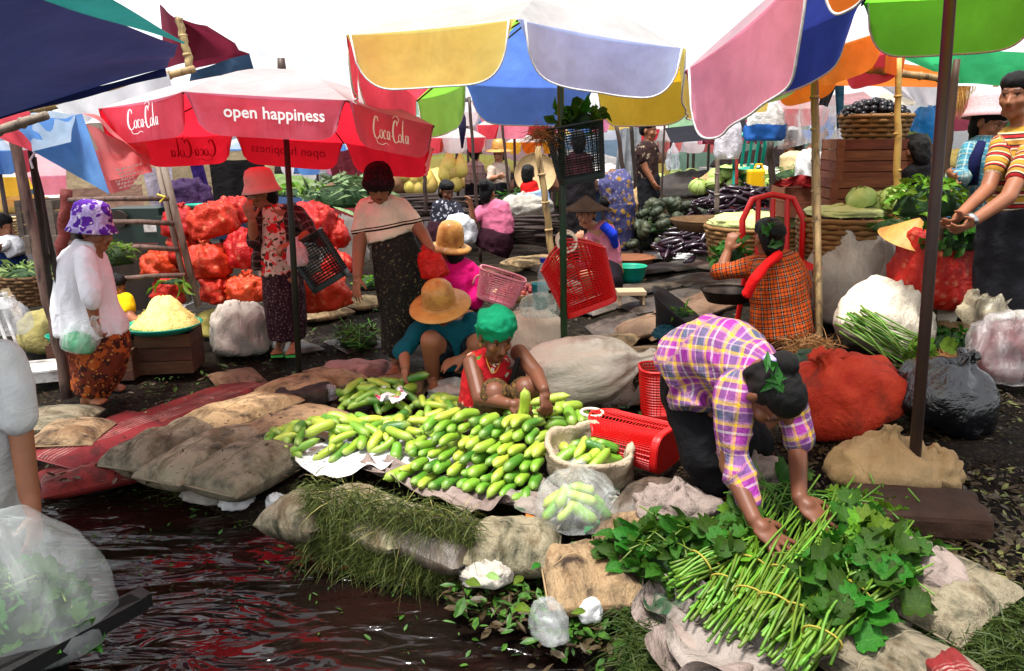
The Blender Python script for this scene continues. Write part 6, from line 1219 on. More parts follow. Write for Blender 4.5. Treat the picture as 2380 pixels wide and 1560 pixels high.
# red onion sacks
rs_=[(430,545,.34,.22,6.5,'at the left end of the top row'),(505,548,.36,.24,6.4,'in the top row beside the hat woman'),(545,520,.3,.2,6.6,'on the very top next to the hat woman'),(490,640,.36,.27,6.3,'in the middle row at the left'),(572,620,.3,.27,6.35,'in the middle row next to the hat woman\'s arm'),(505,698,.24,.18,6.25,'in the bottom row at the left'),(575,695,.32,.2,6.2,'in the bottom row beside the hat woman\'s skirt'),(378,640,.28,.18,6.5,'behind the bamboo rack\'s rail'),(722,545,.34,.24,6.6,'behind the green basket at the top'),(770,570,.26,.24,6.7,'at the right end behind the green basket'),(745,715,.46,.24,6.1,'lying lowest under the green basket'),(395,700,.26,.2,6.45,'low behind the bamboo rack'),(790,640,.22,.2,6.5,'small and at the far right of the pile'),(440,600,.26,.2,6.5,'beside the bamboo rack\'s upright')]
for i,(x,y,wd,ht,d,l_) in enumerate(rs_):
    p=P(x,y,d); sack('onion_sack','orange-red mesh sack of onions '+l_,'sack',p,(wd,.28,ht),netr,SACKP if i%3 else TIEP,bamr.uniform(-20,20),(bamr.uniform(-8,8),bamr.uniform(-14,14)),60+i,.03,6,.2,'onion sacks piled at the left')
# bamboo rack
t=thing('bamboo_rack','bamboo rack of two uprights and four rails at the left',"rack",G(455,715))
for (a,b_,r) in [((462,712),(378,375),.026),((440,700),(365,380),.02)]: B().tube([P(a[0],a[1],6.0),P((a[0]+b_[0])/2,(a[1]+b_[1])/2,6.02),P(b_[0],b_[1],6.0)],r,9).build('upright',bamg,t,smooth=True)
for (a,b_) in [((160,466),(392,462)),((250,516),(405,520)),((255,573),(415,580)),((285,648),(430,640))]: B().tube([P(a[0],a[1],5.95),P((a[0]+b_[0])/2,(a[1]+b_[1])/2-2,5.92),P(b_[0],b_[1],5.95)],.019,9).build('rail',woodp,t,smooth=True)
B().tube([P(366,452,5.9),P(384,458,5.88),P(372,470,5.88)],.008,6).build('tie',M('tie_yellow',(.7,.6,.1),rough=.6),t)
post('wooden_post','dark red-brown cloth-wrapped post behind the walking woman',135,690,155,440,.05,M('wrap_maroon',(.16,.03,.03),(.24,.06,.05),rough=.7,scale=4,fold=.6),d=6.4)
leafpile('leaf_heap','few bamboo leaves hanging from the lowest rail of the rack',P(405,660,5.8),(.1,0,0),(0,.03,0),.03,9,.13,'slim',LFL,bias=(0,0,-.8))
# dark green machine and things behind rack
mg=M('machine_green',(.012,.035,.028),(.02,.05,.04),rough=.4,scale=4,spec=.5)
c=P(335,560,6.9); t=thing('generator','dark green generator machine behind the bamboo rack','machine',c)
B().box(c+V((0,0,.14)),(.42,.3,.28)).build('housing',mg,t); B().box(c+V((.26,-.05,.05)),(.12,.3,.34)).build('end_cover',mg,t); B().tube([c+V((-.1,-.16,.2)),c+V((-.1,-.2,.2))],.07,14).build('flywheel',woodd,t); B().box(c+V((0,0,-.3)),(.6,.4,.5)).build('stand',woodd,t); B().box(c+V((.15,-.155,.12)),(.14,.01,.06)).build('name_plate',sw,t)
sack('cloth_bundle','dark purple cloth bundle heaped behind the bamboo rack','bundle',P(440,495,7.1),(.4,.3,.26),M('cl_purple',(.04,.012,.07),(.07,.02,.1),rough=.8,fold=.8),SACKP,0,(0,0),80,.04,6)
o=B().lathe((0,0,0),[(0,.004),(.07,.004),(.09,.05),(.095,.06),(.085,.05),(.065,.0),(0,0)],n=24).build('bowl',teal,None,(0,0,0),smooth=True); o.location=P(460,492,6.6); tag(o,'turquoise plastic bowl on the onion sacks at the left','bowl')
crate('grey slatted crate standing behind the far left sitter',P(112,545,7.6),(.34,.3,.32),0,M('crate_grey',(.13,.1,.085),(.22,.18,.15),rough=.8,scale=4,st=(1,8,8)),3,.03)
crate('pale slatted crate behind the thin dark stick',P(125,585,7.3),(.3,.3,.16),0,MC['crate_grey'],2,.03)
# woven basket of greens far left
wick=M('wicker',(.16,.09,.04),(.32,.2,.1),rough=.7,scale=3,st=(4,4,30),bump=1.,bscale=18,bdist=.02)
def weavebasket(label,c,r0,r1,h,mat=wick,n=26,rows=9,squash=1.,yaw=0):
    "basket of horizontal strands woven round upright stakes"
    t=thing('woven_basket',label,'basket',c); c=V(c)
    for j in range(rows):
        z=h*(j+.5)/rows; r=r0+(r1-r0)*j/rows; pts=[]
        for i in range(n*2+1):
            a=math.pi*i/n; rr=r+(.006 if (i//2+j)%2 else -.006); pts.append(c+V((rr*math.cos(a),rr*math.sin(a)*squash,z)))
        B().tube(pts,h/rows*.52,5,False).build('strand',mat,t,smooth=True)
    for i in range(n//2):
        a=2*math.pi*i/(n//2); B().tube([c+V((r0*math.cos(a),r0*squash*math.sin(a),0)),c+V((r1*math.cos(a),r1*squash*math.sin(a),h*1.02))],.009,5).build('stake',mat,t)
    B().lathe(c,[(0,.01),(r0*.98,.01),(r1*.9,h*.9),(0,h*.8)],n=20).build('lining',woodd,t)
    return t
weavebasket('dark woven basket with green ribbon at the left behind the post',P(80,700,5.7),.2,.22,.2); 
leafpile('leaf_heap','pale green vegetables on the woven basket at the far left',P(70,645,5.7),(.28,0,0),(0,.16,0),.07,80,.1,'slim',LFP)
weavebasket('round cane basket at the far left edge under the tarp',P(10,560,8.2),.25,.25,.22,M('wicker_pale',(.5,.36,.2),(.6,.46,.28),rough=.7))
# hanging cloths and tarp walls at the left back
sheetm=lambda n,c: M(n,c,tuple(q*.75 for q in c),rough=.85,scale=3,fold=.6,fscale=6,trans=.25)
def drape(name,label,px,d,mat,amp=.03,fr=10,seed=0,cat='cloth',nu=24,nv=12,par=None):
    c=[P(x,y,q) for (x,y),q in zip(px,d if isinstance(d,(list,tuple)) else [d]*4)]
    def f(u,v):
        p=c[0].lerp(c[1],u).lerp(c[3].lerp(c[2],u),v); p.y+=amp*(math.sin(u*fr+seed+v)+.5*math.sin(u*fr*2.3+seed*2))*(.3+.7*v); p.z+=amp*.3*math.sin(u*fr*.7+seed); return p
    o=B().grid(f,nu,nv).build(name,mat,None,c[3],smooth=True); return tag(o,label,cat)
drape('tarp_wall','beige tarpaulin wall behind the red umbrella at the left',[(150,350),(640,350),(640,500),(150,540)],8.6,sheetm('tarp_beige',(.5,.4,.27)),.05,9,1,'tarp')
drape('hanging_cloth','black cloth hanging on the beige tarpaulin wall',[(485,372),(615,370),(620,475),(500,488)],8.2,sheetm('cl_blackhang',(.012,.009,.012)),.02,8,2)
drape('hanging_cloth','purple cloth strip hanging beside the black one',[(436,366),(468,368),(488,445),(462,455)],8.1,sheetm('cl_violet',(.05,.01,.16)),.02,6,3)
drape('hanging_cloth','pale lilac cloth hanging behind the bamboo rack',[(330,390),(400,390),(405,480),(350,475)],8.0,sheetm('cl_lilac',(.5,.45,.52)),.02,6,4)
drape('tarp_wall','pinkish board behind the bamboo rack',[(150,440),(330,430),(345,560),(165,600)],7.9,sheetm('tarp_rose',(.4,.26,.2)),.02,5,5,'tarp')
drape('tarp','white and grey plastic sheeting under the long bamboo beam',[(130,245),(390,170),(400,215),(180,290)],[5.5,6,6,5.5],F['clear'],.03,14,6,'tarp')
post('bamboo_beam','long pale bamboo beam sloping under the white sheeting',60,262,450,160,.03,bam,d=6.2,cat='beam',knots=7)
post('bamboo_post','bamboo post rising against the maroon awning',445,170,415,40,.03,bam,d=6.4,knots=3)
drape('awning','maroon awning at the top left behind the bamboo post',[(370,10),(405,40),(575,115),(380,160)],[7,6.6,6.8,7],F['maroon'],.02,7,7,'awning')
drape('awning','maroon awning panel above the red umbrella',[(405,40),(480,60),(585,125),(440,165)],[6.6,6.8,7,7],F['maroon'],.02,7,8,'awning')
drape('awning','large white and pale blue tarpaulin above the red umbrella',[(470,-30),(900,-60),(830,160),(560,120)],[7.2,7.4,6.6,6.6],fabric('tarp_bluewhite',(.84,.9,.95),(.95,.96,.97),trans=.7,dirt=.04),.05,16,9,'tarp')
drape('hanging_cloth','dark blue cloth hanging below the maroon awning',[(445,165),(580,125),(590,165),(440,195)],6.9,sheetm('cl_bluegrey',(.06,.12,.2)),.02,9,10)
# ================================================================ middle distance: posts, produce, stalls
RG[0]=0
post('bamboo_post','bamboo post with dark node rings in front of the woven basket',1902,785,1892,150,.026,bam,knots=9)
post('bamboo_post','pale yellow bamboo post between the wooden crates and the dark pole',2082,700,2088,135,.024,M('bamboo_yellow',(.5,.34,.1),(.62,.44,.16),rough=.45,scale=3,dirt=(.25,.14,.05),dscale=5),knots=7,base=P(2082,720,5.6))
post('wooden_post','brown pole with a green foot just behind the dark right pole',2168,700,2222,138,.024,M('pole_browngreen',(.07,.045,.03),(.12,.07,.04),rough=.6,scale=3,dirt=(.01,.25,.04),dscale=1.2,dlo=.55,dhi=.6),base=P(2165,760,4.9))
post('bamboo_post','thin bamboo post behind the checked hat',2275,600,2322,120,.02,bam,d=6.3,knots=5)
post('bamboo_post','pale bamboo post leaning beside the hanging dark basket',1292,700,1250,340,.03,bam,knots=6,base=P(1300,720,6.6))
post('pole','dark thin pole left of the seated woman in pink',1118,610,1090,225,.022,rust)
post('pole','dark thin pole between the far umbrellas',1186,470,1163,255,.02,rust,d=11)
post('pole','left one of the two dark poles right of the conical hat',1478,598,1432,285,.03,rust)
post('pole','right one of the two dark poles right of the conical hat',1490,590,1466,285,.03,woodd)
post('pole','thin pole in front of the cabbages',1536,490,1545,265,.014,rust,d=9.5)
post('pole','post carrying the white hanging bag',1666,500,1667,255,.026,bamg,d=8.5,knots=5)
post('pole','reddish thin stick beside the teal chair',1712,430,1712,360,.02,M('stick_red',(.4,.06,.05),rough=.6),d=9.2)
post('pole','dark wooden post right of the yellow jerrycan',1800,560,1790,330,.035,woodd,d=7.5)
post('pole','dark post left of the low slatted stall',990,500,985,355,.025,rust,d=10)
# instanced produce heaps
def heap(name,label,group,cat,meshes,mat,c,ax,ay,h,n,mind,seed,sc_=1.,flat=.3,yawb=None):
    R=random.Random(seed); pts=[]; tr=0; c=V(c);ax=V(ax);ay=V(ay)
    while len(pts)<n and tr<n*80:
        tr+=1; a=R.uniform(0,6.283); q=R.random()**.5; u,v=q*math.cos(a),q*math.sin(a); p=c+ax*u+ay*v+UP*(h*(1-q*q)**.7+.02)
        if any((p-o).length<mind for o in pts): continue
        pts.append(p); o=link(name,meshes[R.randrange(len(meshes))],mat); o.location=p; ya=R.uniform(0,6.28) if yawb is None else yawb+R.gauss(0,.3)
        o.rotation_euler=(R.gauss(0,flat),R.gauss(0,flat),ya); s=sc_*R.uniform(.85,1.15); o.scale=(s,s,s); tag(o,label,cat,group)
def pumpkin(seed,ribs=10,sq=.7):
    b=B(); R=random.Random(seed); n=40; pr=interp([(0,-.42),(.5,-.5),(.9,-.3),(1,0),(.9,.3),(.5,.46),(.12,.36),(0,.34)],14); vs=[]
    for r,z in pr:
        for k in range(n): a=2*math.pi*k/n; q=1-.09*(abs(math.sin(a*ribs/2))**.5<.55)-.05*(1-abs(math.sin(a*ribs/2))); vs.append((.1*r*q*math.cos(a),.1*r*q*math.sin(a),.1*sq*z*1.6+.06))
    b.add(vs,[(j*n+i,j*n+(i+1)%n,(j+1)*n+(i+1)%n,(j+1)*n+i) for j in range(13) for i in range(n)]); b.tube([(0,0,.09),(.01,0,.13)],[.012,.008],6); return b.mesh()
def cabbage(seed):
    b=B(); R=random.Random(seed); b.ell((0,0,.08),(.085,0,0),(0,.085,0),(0,0,.075),16,10)
    for k in range(7):
        a=k*.9+R.uniform(-.2,.2); cz=Matrix.Rotation(a,3,'Z'); t0=R.uniform(.2,.7)
        def f(u,v): th=(u-.5)*2.0; ph=t0+v*1.35; r=.09+.006*math.sin(u*14+k)+.012*v; return cz@V((r*math.sin(ph)*math.cos(th),r*math.sin(ph)*math.sin(th),.08+r*.9*math.cos(ph)))
        b.grid(f,6,5)
    return b.mesh()
def eggp(seed,L=.26,r=.026):
    b=B(); R=random.Random(seed); bd=R.uniform(-.04,.04); pts=[((t/8-.5)*L,bd*(1-(t/4-1)**2),0) for t in range(9)]; b.tube(pts,[r*q for q in(.45,.6,.75,.9,1,1.05,1,.8,.3)],9); return b.mesh()
pk=[pumpkin(i) for i in range(3)]; cb_=[cabbage(i) for i in range(3)]; eg=[eggp(i) for i in range(4)]
pkm=M('pumpkin',(.035,.05,.03),(.09,.1,.06),rough=.5,scale=8,bump=.4,bscale=30,rnd=.5,dirt=(.16,.15,.09),dscale=9,dlo=.55,dhi=.75)
cbm=M('cabbage',(.3,.42,.12),(.5,.58,.24),rough=.5,scale=8,bump=.5,bscale=18,rnd=.35)
egm=M('eggplant_dark',(.025,.008,.02),(.05,.014,.035),rough=.25,scale=5,rnd=.5,spec=.6); egp=M('eggplant_purple',(.2,.06,.17),(.42,.22,.38),rough=.3,scale=5,rnd=.5,spec=.5)
heap('pumpkin','grey-green ribbed pumpkin in the pile behind the wet path','pumpkins in the pile','pumpkin',pk,pkm,P(1545,592,9.3),(.42,0,0),(.1,.5,0),.55,34,.15,1,.95,.7)
heap('pumpkin','grey-green pumpkin at the right end beside the purple eggplants','pumpkins by the eggplants','pumpkin',pk,pkm,P(1640,530,9.6),(.35,0,0),(0,.3,0),.25,12,.15,2,.95,.7)
heap('cabbage','pale green cabbage in the heap behind the pumpkins','cabbages behind the pumpkins','cabbage',cb_,cbm,P(1572,495,11),(.42,0,0),(0,.4,0),.42,32,.13,3,1.,.5)
heap('cabbage','pale green cabbage on the stall by the teal chair','cabbages by the teal chair','cabbage',cb_,cbm,P(1715,455,10.2),(.5,0,0),(0,.2,0),.2,18,.14,4,1.05,.5)
heap('eggplant','dark glossy eggplant in the pile right of the pumpkins','dark eggplants','eggplant',eg,egm,P(1612,600,8.6),(.34,0,0),(.05,.3,0),.3,60,.05,5,1.,.3)
heap('eggplant','long purple eggplant heaped behind the woven tray','purple eggplants','eggplant',eg,egp,P(1730,510,9.2),(.6,0,0),(0,.3,0),.32,75,.06,6,1.05,.3,.3)
# cassava sticks
stk=M('stick_bark',(.045,.03,.03),(.1,.07,.06),rough=.8,scale=6,st=(1,8,8),bump=.4); stv=[]
for s in range(3): b=B(); b.tube([(-.28,0,0),(0,.01*s,.006),(.28,0,0)],[.018,.02,.017],7); stv.append(b.mesh())
for m_ in stv: m_.materials.append(stk)
R=random.Random(9)
def sticks(label,group,c,n,wd,h,yaw=0,L=1.,sprd=.1):
    for i in range(n):
        o=link('bark_stick',stv[i%3],None); o.location=V(c)+V((R.gauss(0,sprd*.6),R.uniform(-wd,wd),R.random()**1.5*h+.02)); o.rotation_euler=(0,R.gauss(0,.06),yaw+R.gauss(0,.14)); o.scale=(L*R.uniform(.8,1.2),1,1); tag(o,label,'stick',group)
sticks('dark bark-covered stick in the pile behind the conical hat','sticks in the pile',P(1240,575,9.6),46,.35,.34)
sticks('dark stick in the long heap behind the standing woman','sticks behind the standing woman',P(1000,510,11),40,.4,.3,.1,1.3,.5)
leafpile('leaf_heap','pile of long pale green stalk tops behind the standing woman',P(800,480,9.5),(.5,0,0),(0,.3,0),.3,130,.2,'slim',M('leaf_leek',(.12,.2,.08),(.28,.36,.2),rough=.5,scale=14,trans=.15,rnd=.5),bias=(.8,0,.2))
leafpile('leaf_heap','dark green leafy heap by the far seated person',P(1205,478,11),(.35,0,0),(0,.3,0),.2,80,.12,'slim',LFD)
leafpile('leaf_heap','light leaves on the far table below the red umbrella',P(705,455,11),(.4,0,0),(0,.3,0),.12,60,.12,'ovate',LFL)
leafpile('leaf_heap','green trimmings beside the pumpkin pile',P(1505,535,9.4),(.3,0,0),(0,.3,0),.08,60,.1,'slim',LFP)
leafpile('leaf_heap','greens the orange plaid woman is sorting',P(1700,625,5.3),(.12,0,0),(0,.1,0),.16,70,.07,'ovate',LFD)
leafpile('leaf_heap','small peppers and leaves on the stall by the grey sheets',P(1840,425,8.2),(.28,0,0),(0,.15,0),.14,90,.06,'slim',LFP)
sack('white_sack','pale sacks heaped by the far round tray','sack',P(1225,500,10.4),(.6,.4,.24),burl2,SACKP,0,(0,0),90,.05,6); sack('white_sack','beige sack beside the bending dress behind the poles','sack',P(1495,500,10),(.5,.4,.3),burl3,SACKP,0,(0,0),91,.05,6)
sack('white_sack','white plastic bag on the lap of the dark patterned woman','sack',P(1070,565,9.1),(.34,.25,.3),M('bag_lap',(.5,.5,.52),(.6,.6,.62),rough=.4,fold=.8),SACKP,0,(0,0),92,.03,6); sack('white_sack','white printed sack behind the standing woman\'s arm','sack',P(800,620,7.2),(.4,.3,.42),burl2,SACKP,0,(0,0),93,.04,5)
sack('white_sack','white plastic bag by the grey sheets on the right stall','sack',P(1882,425,8.0),(.26,.2,.3),paperw,SACKP,0,(0,0),94,.03,6); sack('white_sack','beige sack among the far cabbages','sack',P(1665,450,10.4),(.4,.3,.24),burl3,SACKP,0,(0,0),95,.04,6)
sack('white_rag','white rag on the path below the dark eggplants','cloth',G(1570,602),(.4,.2,.08),paperw,SACKP,-8,(0,0),96,.04,7)
# winnowing tray, onions, basins, stool, hats
def lobj(name,label,cat,c,prof,mat,axis=(0,0,1),n=36,squash=None):
    o=B().lathe((0,0,0),prof,axis,n).build(name,mat,None,(0,0,0),smooth=True); o.location=c; return tag(o,label,cat)
wt=M('winnow',(.5,.36,.2),(.6,.46,.28),rough=.7,scale=8,bump=.5,bscale=30)
lobj('winnowing_tray','large round bamboo tray standing behind the far red vest','tray',P(1245,405,11.2),[(0,0),(.24,0),(.275,.03),(.28,.05),(.27,.03),(.24,-.01),(0,-.01)],wt,(-.15,-1,.25))
lobj('round_tray','flat woven tray with red rim in front of the purple eggplants','tray',P(1650,528,7.8),[(0,0),(.3,0),(.36,.06),(.38,.08),(.35,.04),(.3,-.02),(0,-.02)],wick); lobj('round_tray','round bamboo tray of onions right of the pink basket','tray',P(1205,690,6.6),[(0,0),(.17,0),(.2,.04),(.21,.05),(.19,.02),(.17,-.02),(0,-.02)],wt)
on=B().ell((0,0,0),(.022,0,0),(0,.022,0),(0,0,.02),8,6).tube([(0,0,.015),(0,0,.035)],[.006,.002],5).mesh(); onm=M('onion',(.16,.02,.03),(.28,.05,.05),rough=.4,rnd=.6)
heap('onion','small red onion heaped on the round bamboo tray','onions on the tray','onion',[on],onm,P(1205,690,6.6),(.17,0,0),(0,.15,0),.08,120,.028,7,1.,.6)
lobj('basin','green and teal plastic basin behind the low stool','basin',P(1466,655,7.7),[(0,0),(.1,0),(.125,.05),(.145,.14),(.155,.15),(.15,.155),(.138,.14),(.118,.05),(0,.01)],M('plastic_green',(.02,.4,.16),(.01,.28,.3),rough=.4,scale=3))
lobj('basin','brown flat basin behind the green one','basin',P(1462,612,8.6),[(0,0),(.22,0),(.27,.06),(.28,.07),(.25,.05),(0,.01)],plank2); lobj('basin','dark basin of leaves beside the orange plaid woman','basin',P(1690,700,5.35),[(0,0),(.13,0),(.17,.07),(.18,.08),(.16,.06),(.12,.01),(0,.01)],woodd)
t=thing('stool','low wooden stool on the wet path by the conical hat woman','stool',P(1465,705,6.9)); c=V(t.location); B().box(c+V((0,0,.1)),(.24,.2,.03)).build('seat',M('stool_wood',(.4,.3,.2),(.5,.4,.28),rough=.7,scale=3,st=(1,8,8)),t)
for sx in(-1,1):B().box(c+V((sx*.1,0,.042)),(.02,.18,.085)).build('leg',MC['stool_wood'],t)
o=B().lathe((0,0,0),[(0,-.17),(.03,-.15),(.1,-.06),(.16,.0),(.2,.03),(.2,.036),(.155,.01),(.1,-.045),(0,-.15)],(.55,-.15,.75),32).build('conical_hat',M('hat_black',(.02,.02,.022),(.04,.04,.045),rough=.6,scale=6,bump=.3),None,(0,0,0),smooth=True); o.location=P(1572,728,4.6); tag(o,'upturned black conical hat holding leaves behind the bending woman','hat')
leafpile('leaf_heap','leaves lying in the upturned black conical hat',P(1578,735,4.5),(.07,0,0),(0,.05,0),.04,30,.05,'slim',LFL)
sack('cloth_scrap','teal net scrap beside the upturned black hat','scrap',P(1545,785,4.5),(.12,.1,.06),M('net_teal',(.01,.1,.13),rough=.6),SACKP,0,(0,0),97,.02,8,n=24)
lobj('straw_cone_hat','pale straw conical hat lying on the sack heap','hat',P(2118,555,5.1),[(0,.14),(.03,.12),(.12,.05),(.19,.0),(.2,-.005)],straw,(.15,-.3,1))
def rootgen(x,y,d,sx,sz): return lambda i:(P(x+random.gauss(0,sx),y+random.gauss(0,sz),d+random.gauss(0,.05)),(random.gauss(0,1),random.gauss(0,.6),random.gauss(0,.6)),random.uniform(.04,.12),.002,.3)
rootm=M('roots',(.22,.11,.04),(.36,.2,.08),rough=.7,scale=20)
strands('roots','tangle of brown roots behind the plaid bending woman',700,rootgen(1880,802,4.2,28,9),rootm,'roots'); strands('roots','brown roots under the flattened cream sack end',500,rootgen(2190,838,4.1,22,8),rootm,'roots'); strands('roots','brown roots hanging over the dark green hanging basket',300,rootgen(1262,312,4.55,16,8),rootm,'roots'); strands('straw_tuft','tuft of dry straw hanging by the green tarp at the right',500,lambda i:(P(2225+random.gauss(0,14),200,5.6),(random.gauss(0,.1),random.gauss(0,.1),-1),random.uniform(.1,.2),.0025,.1),straw,'straw')
# chairs, jerrycan, bottles
def chair(label,c,s,mat,yaw):
    t=thing('plastic_chair',label,'chair',c); Rz=Matrix.Rotation(rad(yaw),3,'Z'); q=lambda x,y,z:V(c)+Rz@V((x,y,z))*s
    B().grid(lambda u,v:q((u-.5)*.42,(v-.5)*.4,.43-.02*math.sin(math.pi*u)),6,6).build('seat',mat,t,smooth=True)
    for x in(-1,1):
        for y in(-1,1): B().tube([q(x*.17,y*.17,.43),q(x*.21,y*.22,0)],[.025*s,.018*s],6).build('leg',mat,t)
    B().tube([q(-.2,.19,.42),q(-.21,.23,.7),q(-.14,.26,.84),q(0,.27,.87),q(.14,.26,.84),q(.21,.23,.7),q(.2,.19,.42)],.022*s,7).build('back_frame',mat,t,smooth=True)
    for x in(-.1,0,.1): B().tube([q(x,.2,.45),q(x,.26,.84)],.018*s,6).build('back_slat',mat,t)
    return t
chair('teal plastic chair behind the cabbages',P(1712,470,10),.95,M('plastic_teal2',(.0,.36,.28),rough=.35),200)
chair('red plastic chair whose curved back shows behind the orange plaid woman',P(1806,760,5.45),1.0,rp,0)
c=P(1755,440,9.6); t=thing('jerrycan','yellow plastic jerrycan on the far stall','canister',c); ymat=M('plastic_yellow',(.75,.48,.01),rough=.4)
o=B().box(c+V((0,0,.11)),(.19,.13,.23)).build('body',ymat,t); m=o.modifiers.new('b','BEVEL'); m.width=.03; m.segments=3; B().tube([c+V((-.05,0,.22)),c+V((-.05,0,.28))],.025,10).build('cap',teal,t); B().tube([c+V((-.02,0,.23)),c+V((.0,0,.28)),c+V((.06,0,.28)),c+V((.08,0,.22))],.012,6).build('handle',ymat,t)
lobj('bucket','small red bucket beside the far table leg','bucket',P(1628,440,10.5),[(0,0),(.08,0),(.1,.14),(.105,.14),(.09,.13),(0,.02)],rp)
t=thing('bottle','clear bottle with blue cap beside the hanging red basket','bottle',P(1262,690,5.4)); B().lathe(t.location,[(0,0),(.035,0),(.037,.02),(.035,.16),(.015,.21),(.014,.23)],n=16).build('body',film('film_bottle',(.7,.85,.85),.35),t,smooth=True); B().tube([V(t.location)+UP*.23,V(t.location)+UP*.26],.018,10).build('cap',M('plastic_blue',(.02,.05,.4),rough=.4),t)
lobj('net_pot','teal net container below the bottle by the onions','container',P(1256,715,5.6),[(0,0),(.05,0),(.06,.16),(.065,.17),(.055,.16),(0,.02)],M('plastic_aqua',(.02,.3,.32),rough=.5))
sack('plastic_bag','knotted clear bag hanging beside the low post of the red basket','plastic bag',P(1255,735,5.0),(.24,.16,.14),film('film_green',(.7,.85,.75),.3),SACKP,0,(0,0),98,.012,4)
# hanging bags
def hangbag(label,px,d,wd,ht,mat,seed):
    o=link('hanging_bag',sackm([(0,0),(.75,0),(.95,.08),(1,.3),(.85,.6),(.5,.8),(.14,.94),(.06,1.),(0,1.0)],wd/2,wd*.3,ht,seed,.025,5,.6),mat); o.location=P(px[0],px[1],d); return tag(o,label,'hanging bag')
hangbag('white plastic bag hanging from the post by the pink umbrella',(1690,370),7.6,.22,.45,M('bag_whiteh',(.72,.7,.74),(.8,.78,.82),rough=.5,fold=.8,fscale=10,trans=.35),1)
o=hangbag('grey sack with a blue printed bottom hanging right of the white bag',(1777,328),7.2,.3,.38,M('bag_bluebot',(.5,.5,.48),(.6,.6,.58),rough=.6,fold=.7),2); link('blue_band',sackm([(0,-.02),(.8,-.02),(1.03,.06),(1.07,.28),(1.04,.34)],.155,.1,.38,2,.025,5,0),M('bag_blue',(.03,.16,.45),rough=.5),o)
hangbag('small clear bag hanging over the far table',(1563,395),10,.15,.3,film('film_small',(.75,.8,.85),.4),3)
t=thing('folded_umbrella','dark folded umbrella hanging point down in the middle','umbrella',P(1073,260,9)); B().tube([P(1073,255,9),P(1072,275,9),P(1075,300,9),P(1074,345,9)],[.012,.05,.04,.01],8).build('folded_canopy',M('cl_indigo',(.03,.02,.08),rough=.7,fold=.6),t,smooth=True); B().tube([P(1072,225,9),P(1073,260,9)],.008,6).build('shaft',rust,t)
# hanging gourds
gv=[B().lathe((0,0,0),[(0,-.16),(.06,-.15),(.09,-.09),(.085,-.02),(.05,.05),(.025,.1),(.01,.13),(0,.13)],n=14).mesh()]
gym=M('gourd',(.55,.42,.12),(.68,.55,.2),rough=.5,scale=6,rnd=.4)
for i,(x,y) in enumerate([(945,395),(962,402),(978,394),(992,405),(955,420),(972,424),(1000,418),(1035,392),(1052,388),(1058,415),(1045,372),(1070,382)]):
    o=link('gourd',gv[0],gym); o.location=P(x,y,11.4); o.scale=(1.15,)*3; tag(o,'yellow gourd hanging in the row behind the standing woman' if i<7 else 'yellow gourd hanging beside the pale straw-hat person','gourd','gourds hanging in the row' if i<7 else 'gourds hanging by the straw hat')
# right: crates, baskets, tarps
for i,(x,y,d,sz,yaw,rows,l_) in enumerate([(2000,505,6.2,(.6,.4,.3),-4,4,'lower wooden crate of the stack behind the yellow bamboo post'),(2015,420,6.2,(.58,.4,.3),-6,4,'upper wooden crate of the stack, with a broad corner batten'),(1975,500,6.7,(.4,.4,.3),6,4,'wooden crate half hidden at the left of the stack'),(1860,500,6.9,(.4,.36,.24),0,2,'brown box with red cloth on top behind the bamboo post'),(2095,455,6.6,(.3,.4,.4),0,4,'narrow wooden crate at the right of the stack')]):
    t=crate(l_,P(x,y,d),sz,yaw,plank2,rows,.008,i!=3)
sheet('red_cloth','red cloth over the brown box behind the bamboo post',[(0,0)]*4,M('cl_redtop',(.3,.015,.02),rough=.7,fold=.6),amp=.015,z=0,seed=3,cat='cloth',frm=(lambda it=iter([(1800,435),(1925,435),(1920,415),(1810,415)]):(lambda x,y:(lambda q:P(q[0],q[1],6.7))(next(it))))())
sheet('red_cloth','red cloth between the crate and the cane basket',[(0,0)]*4,MC['cl_redtop'],amp=.015,z=0,seed=4,cat='cloth',frm=(lambda it=iter([(1930,505),(2010,508),(2000,488),(1940,488)]):(lambda x,y:(lambda q:P(q[0],q[1],5.9))(next(it))))())
weavebasket('large cane basket behind the sack heap and bamboo post',P(1960,640,5.75),.3,.33,.42,M('wicker_brown',(.2,.11,.04),(.36,.22,.09),rough=.7,scale=3,bump=.6,bscale=30),30,12)
weavebasket('wide cane basket of pale leaves left of the bamboo post',P(1760,600,7.2),.4,.46,.3,MC['wicker_brown'],30,8)
weavebasket('cane basket of dark fruit on top of the crates',P(2030,330,6.3),.2,.26,.2,MC['wicker_brown'],24,6)
gr=B().ell((0,0,0),(.03,0,0),(0,.03,0),(0,0,.028),8,6).mesh(); heap('dark_fruit','dark round fruit heaped in the cane basket on the crates','dark fruit on the crates','fruit',[gr],M('fruit_black',(.008,.006,.01),(.02,.015,.025),rough=.3,rnd=.5),P(2030,275,6.3),(.23,0,0),(0,.2,0),.1,70,.045,8,1.,.5)
sack('cabbage_leaves','pale yellow-green cabbage leaves on the wide cane basket','produce',P(1760,525,7.2),(.8,.6,.1),M('leaf_yellow',(.45,.5,.2),(.6,.64,.34),rough=.5,scale=6,fold=.8,bump=.5),SACKP,0,(0,0),99,.05,6); sack('cabbage_leaves','pale leaf heap on the large cane basket','produce',P(1965,500,5.75),(.5,.5,.06),MC['leaf_yellow'],SACKP,0,(0,0),100,.03,6); heap('cabbage','pale cabbage at the edge of the large cane basket','cabbages on the cane basket','cabbage',cb_,cbm,P(2030,500,5.7),(.12,0,0),(0,.1,0),.03,3,.12,9,1.,.5)
drape('tarp','orange tarpaulin sloping behind the pink and blue umbrella',[(1905,195),(1960,128),(2230,160),(2200,200)],[6.6,6.8,7.2,6.6],F['orange'],.04,8,11,'tarp')
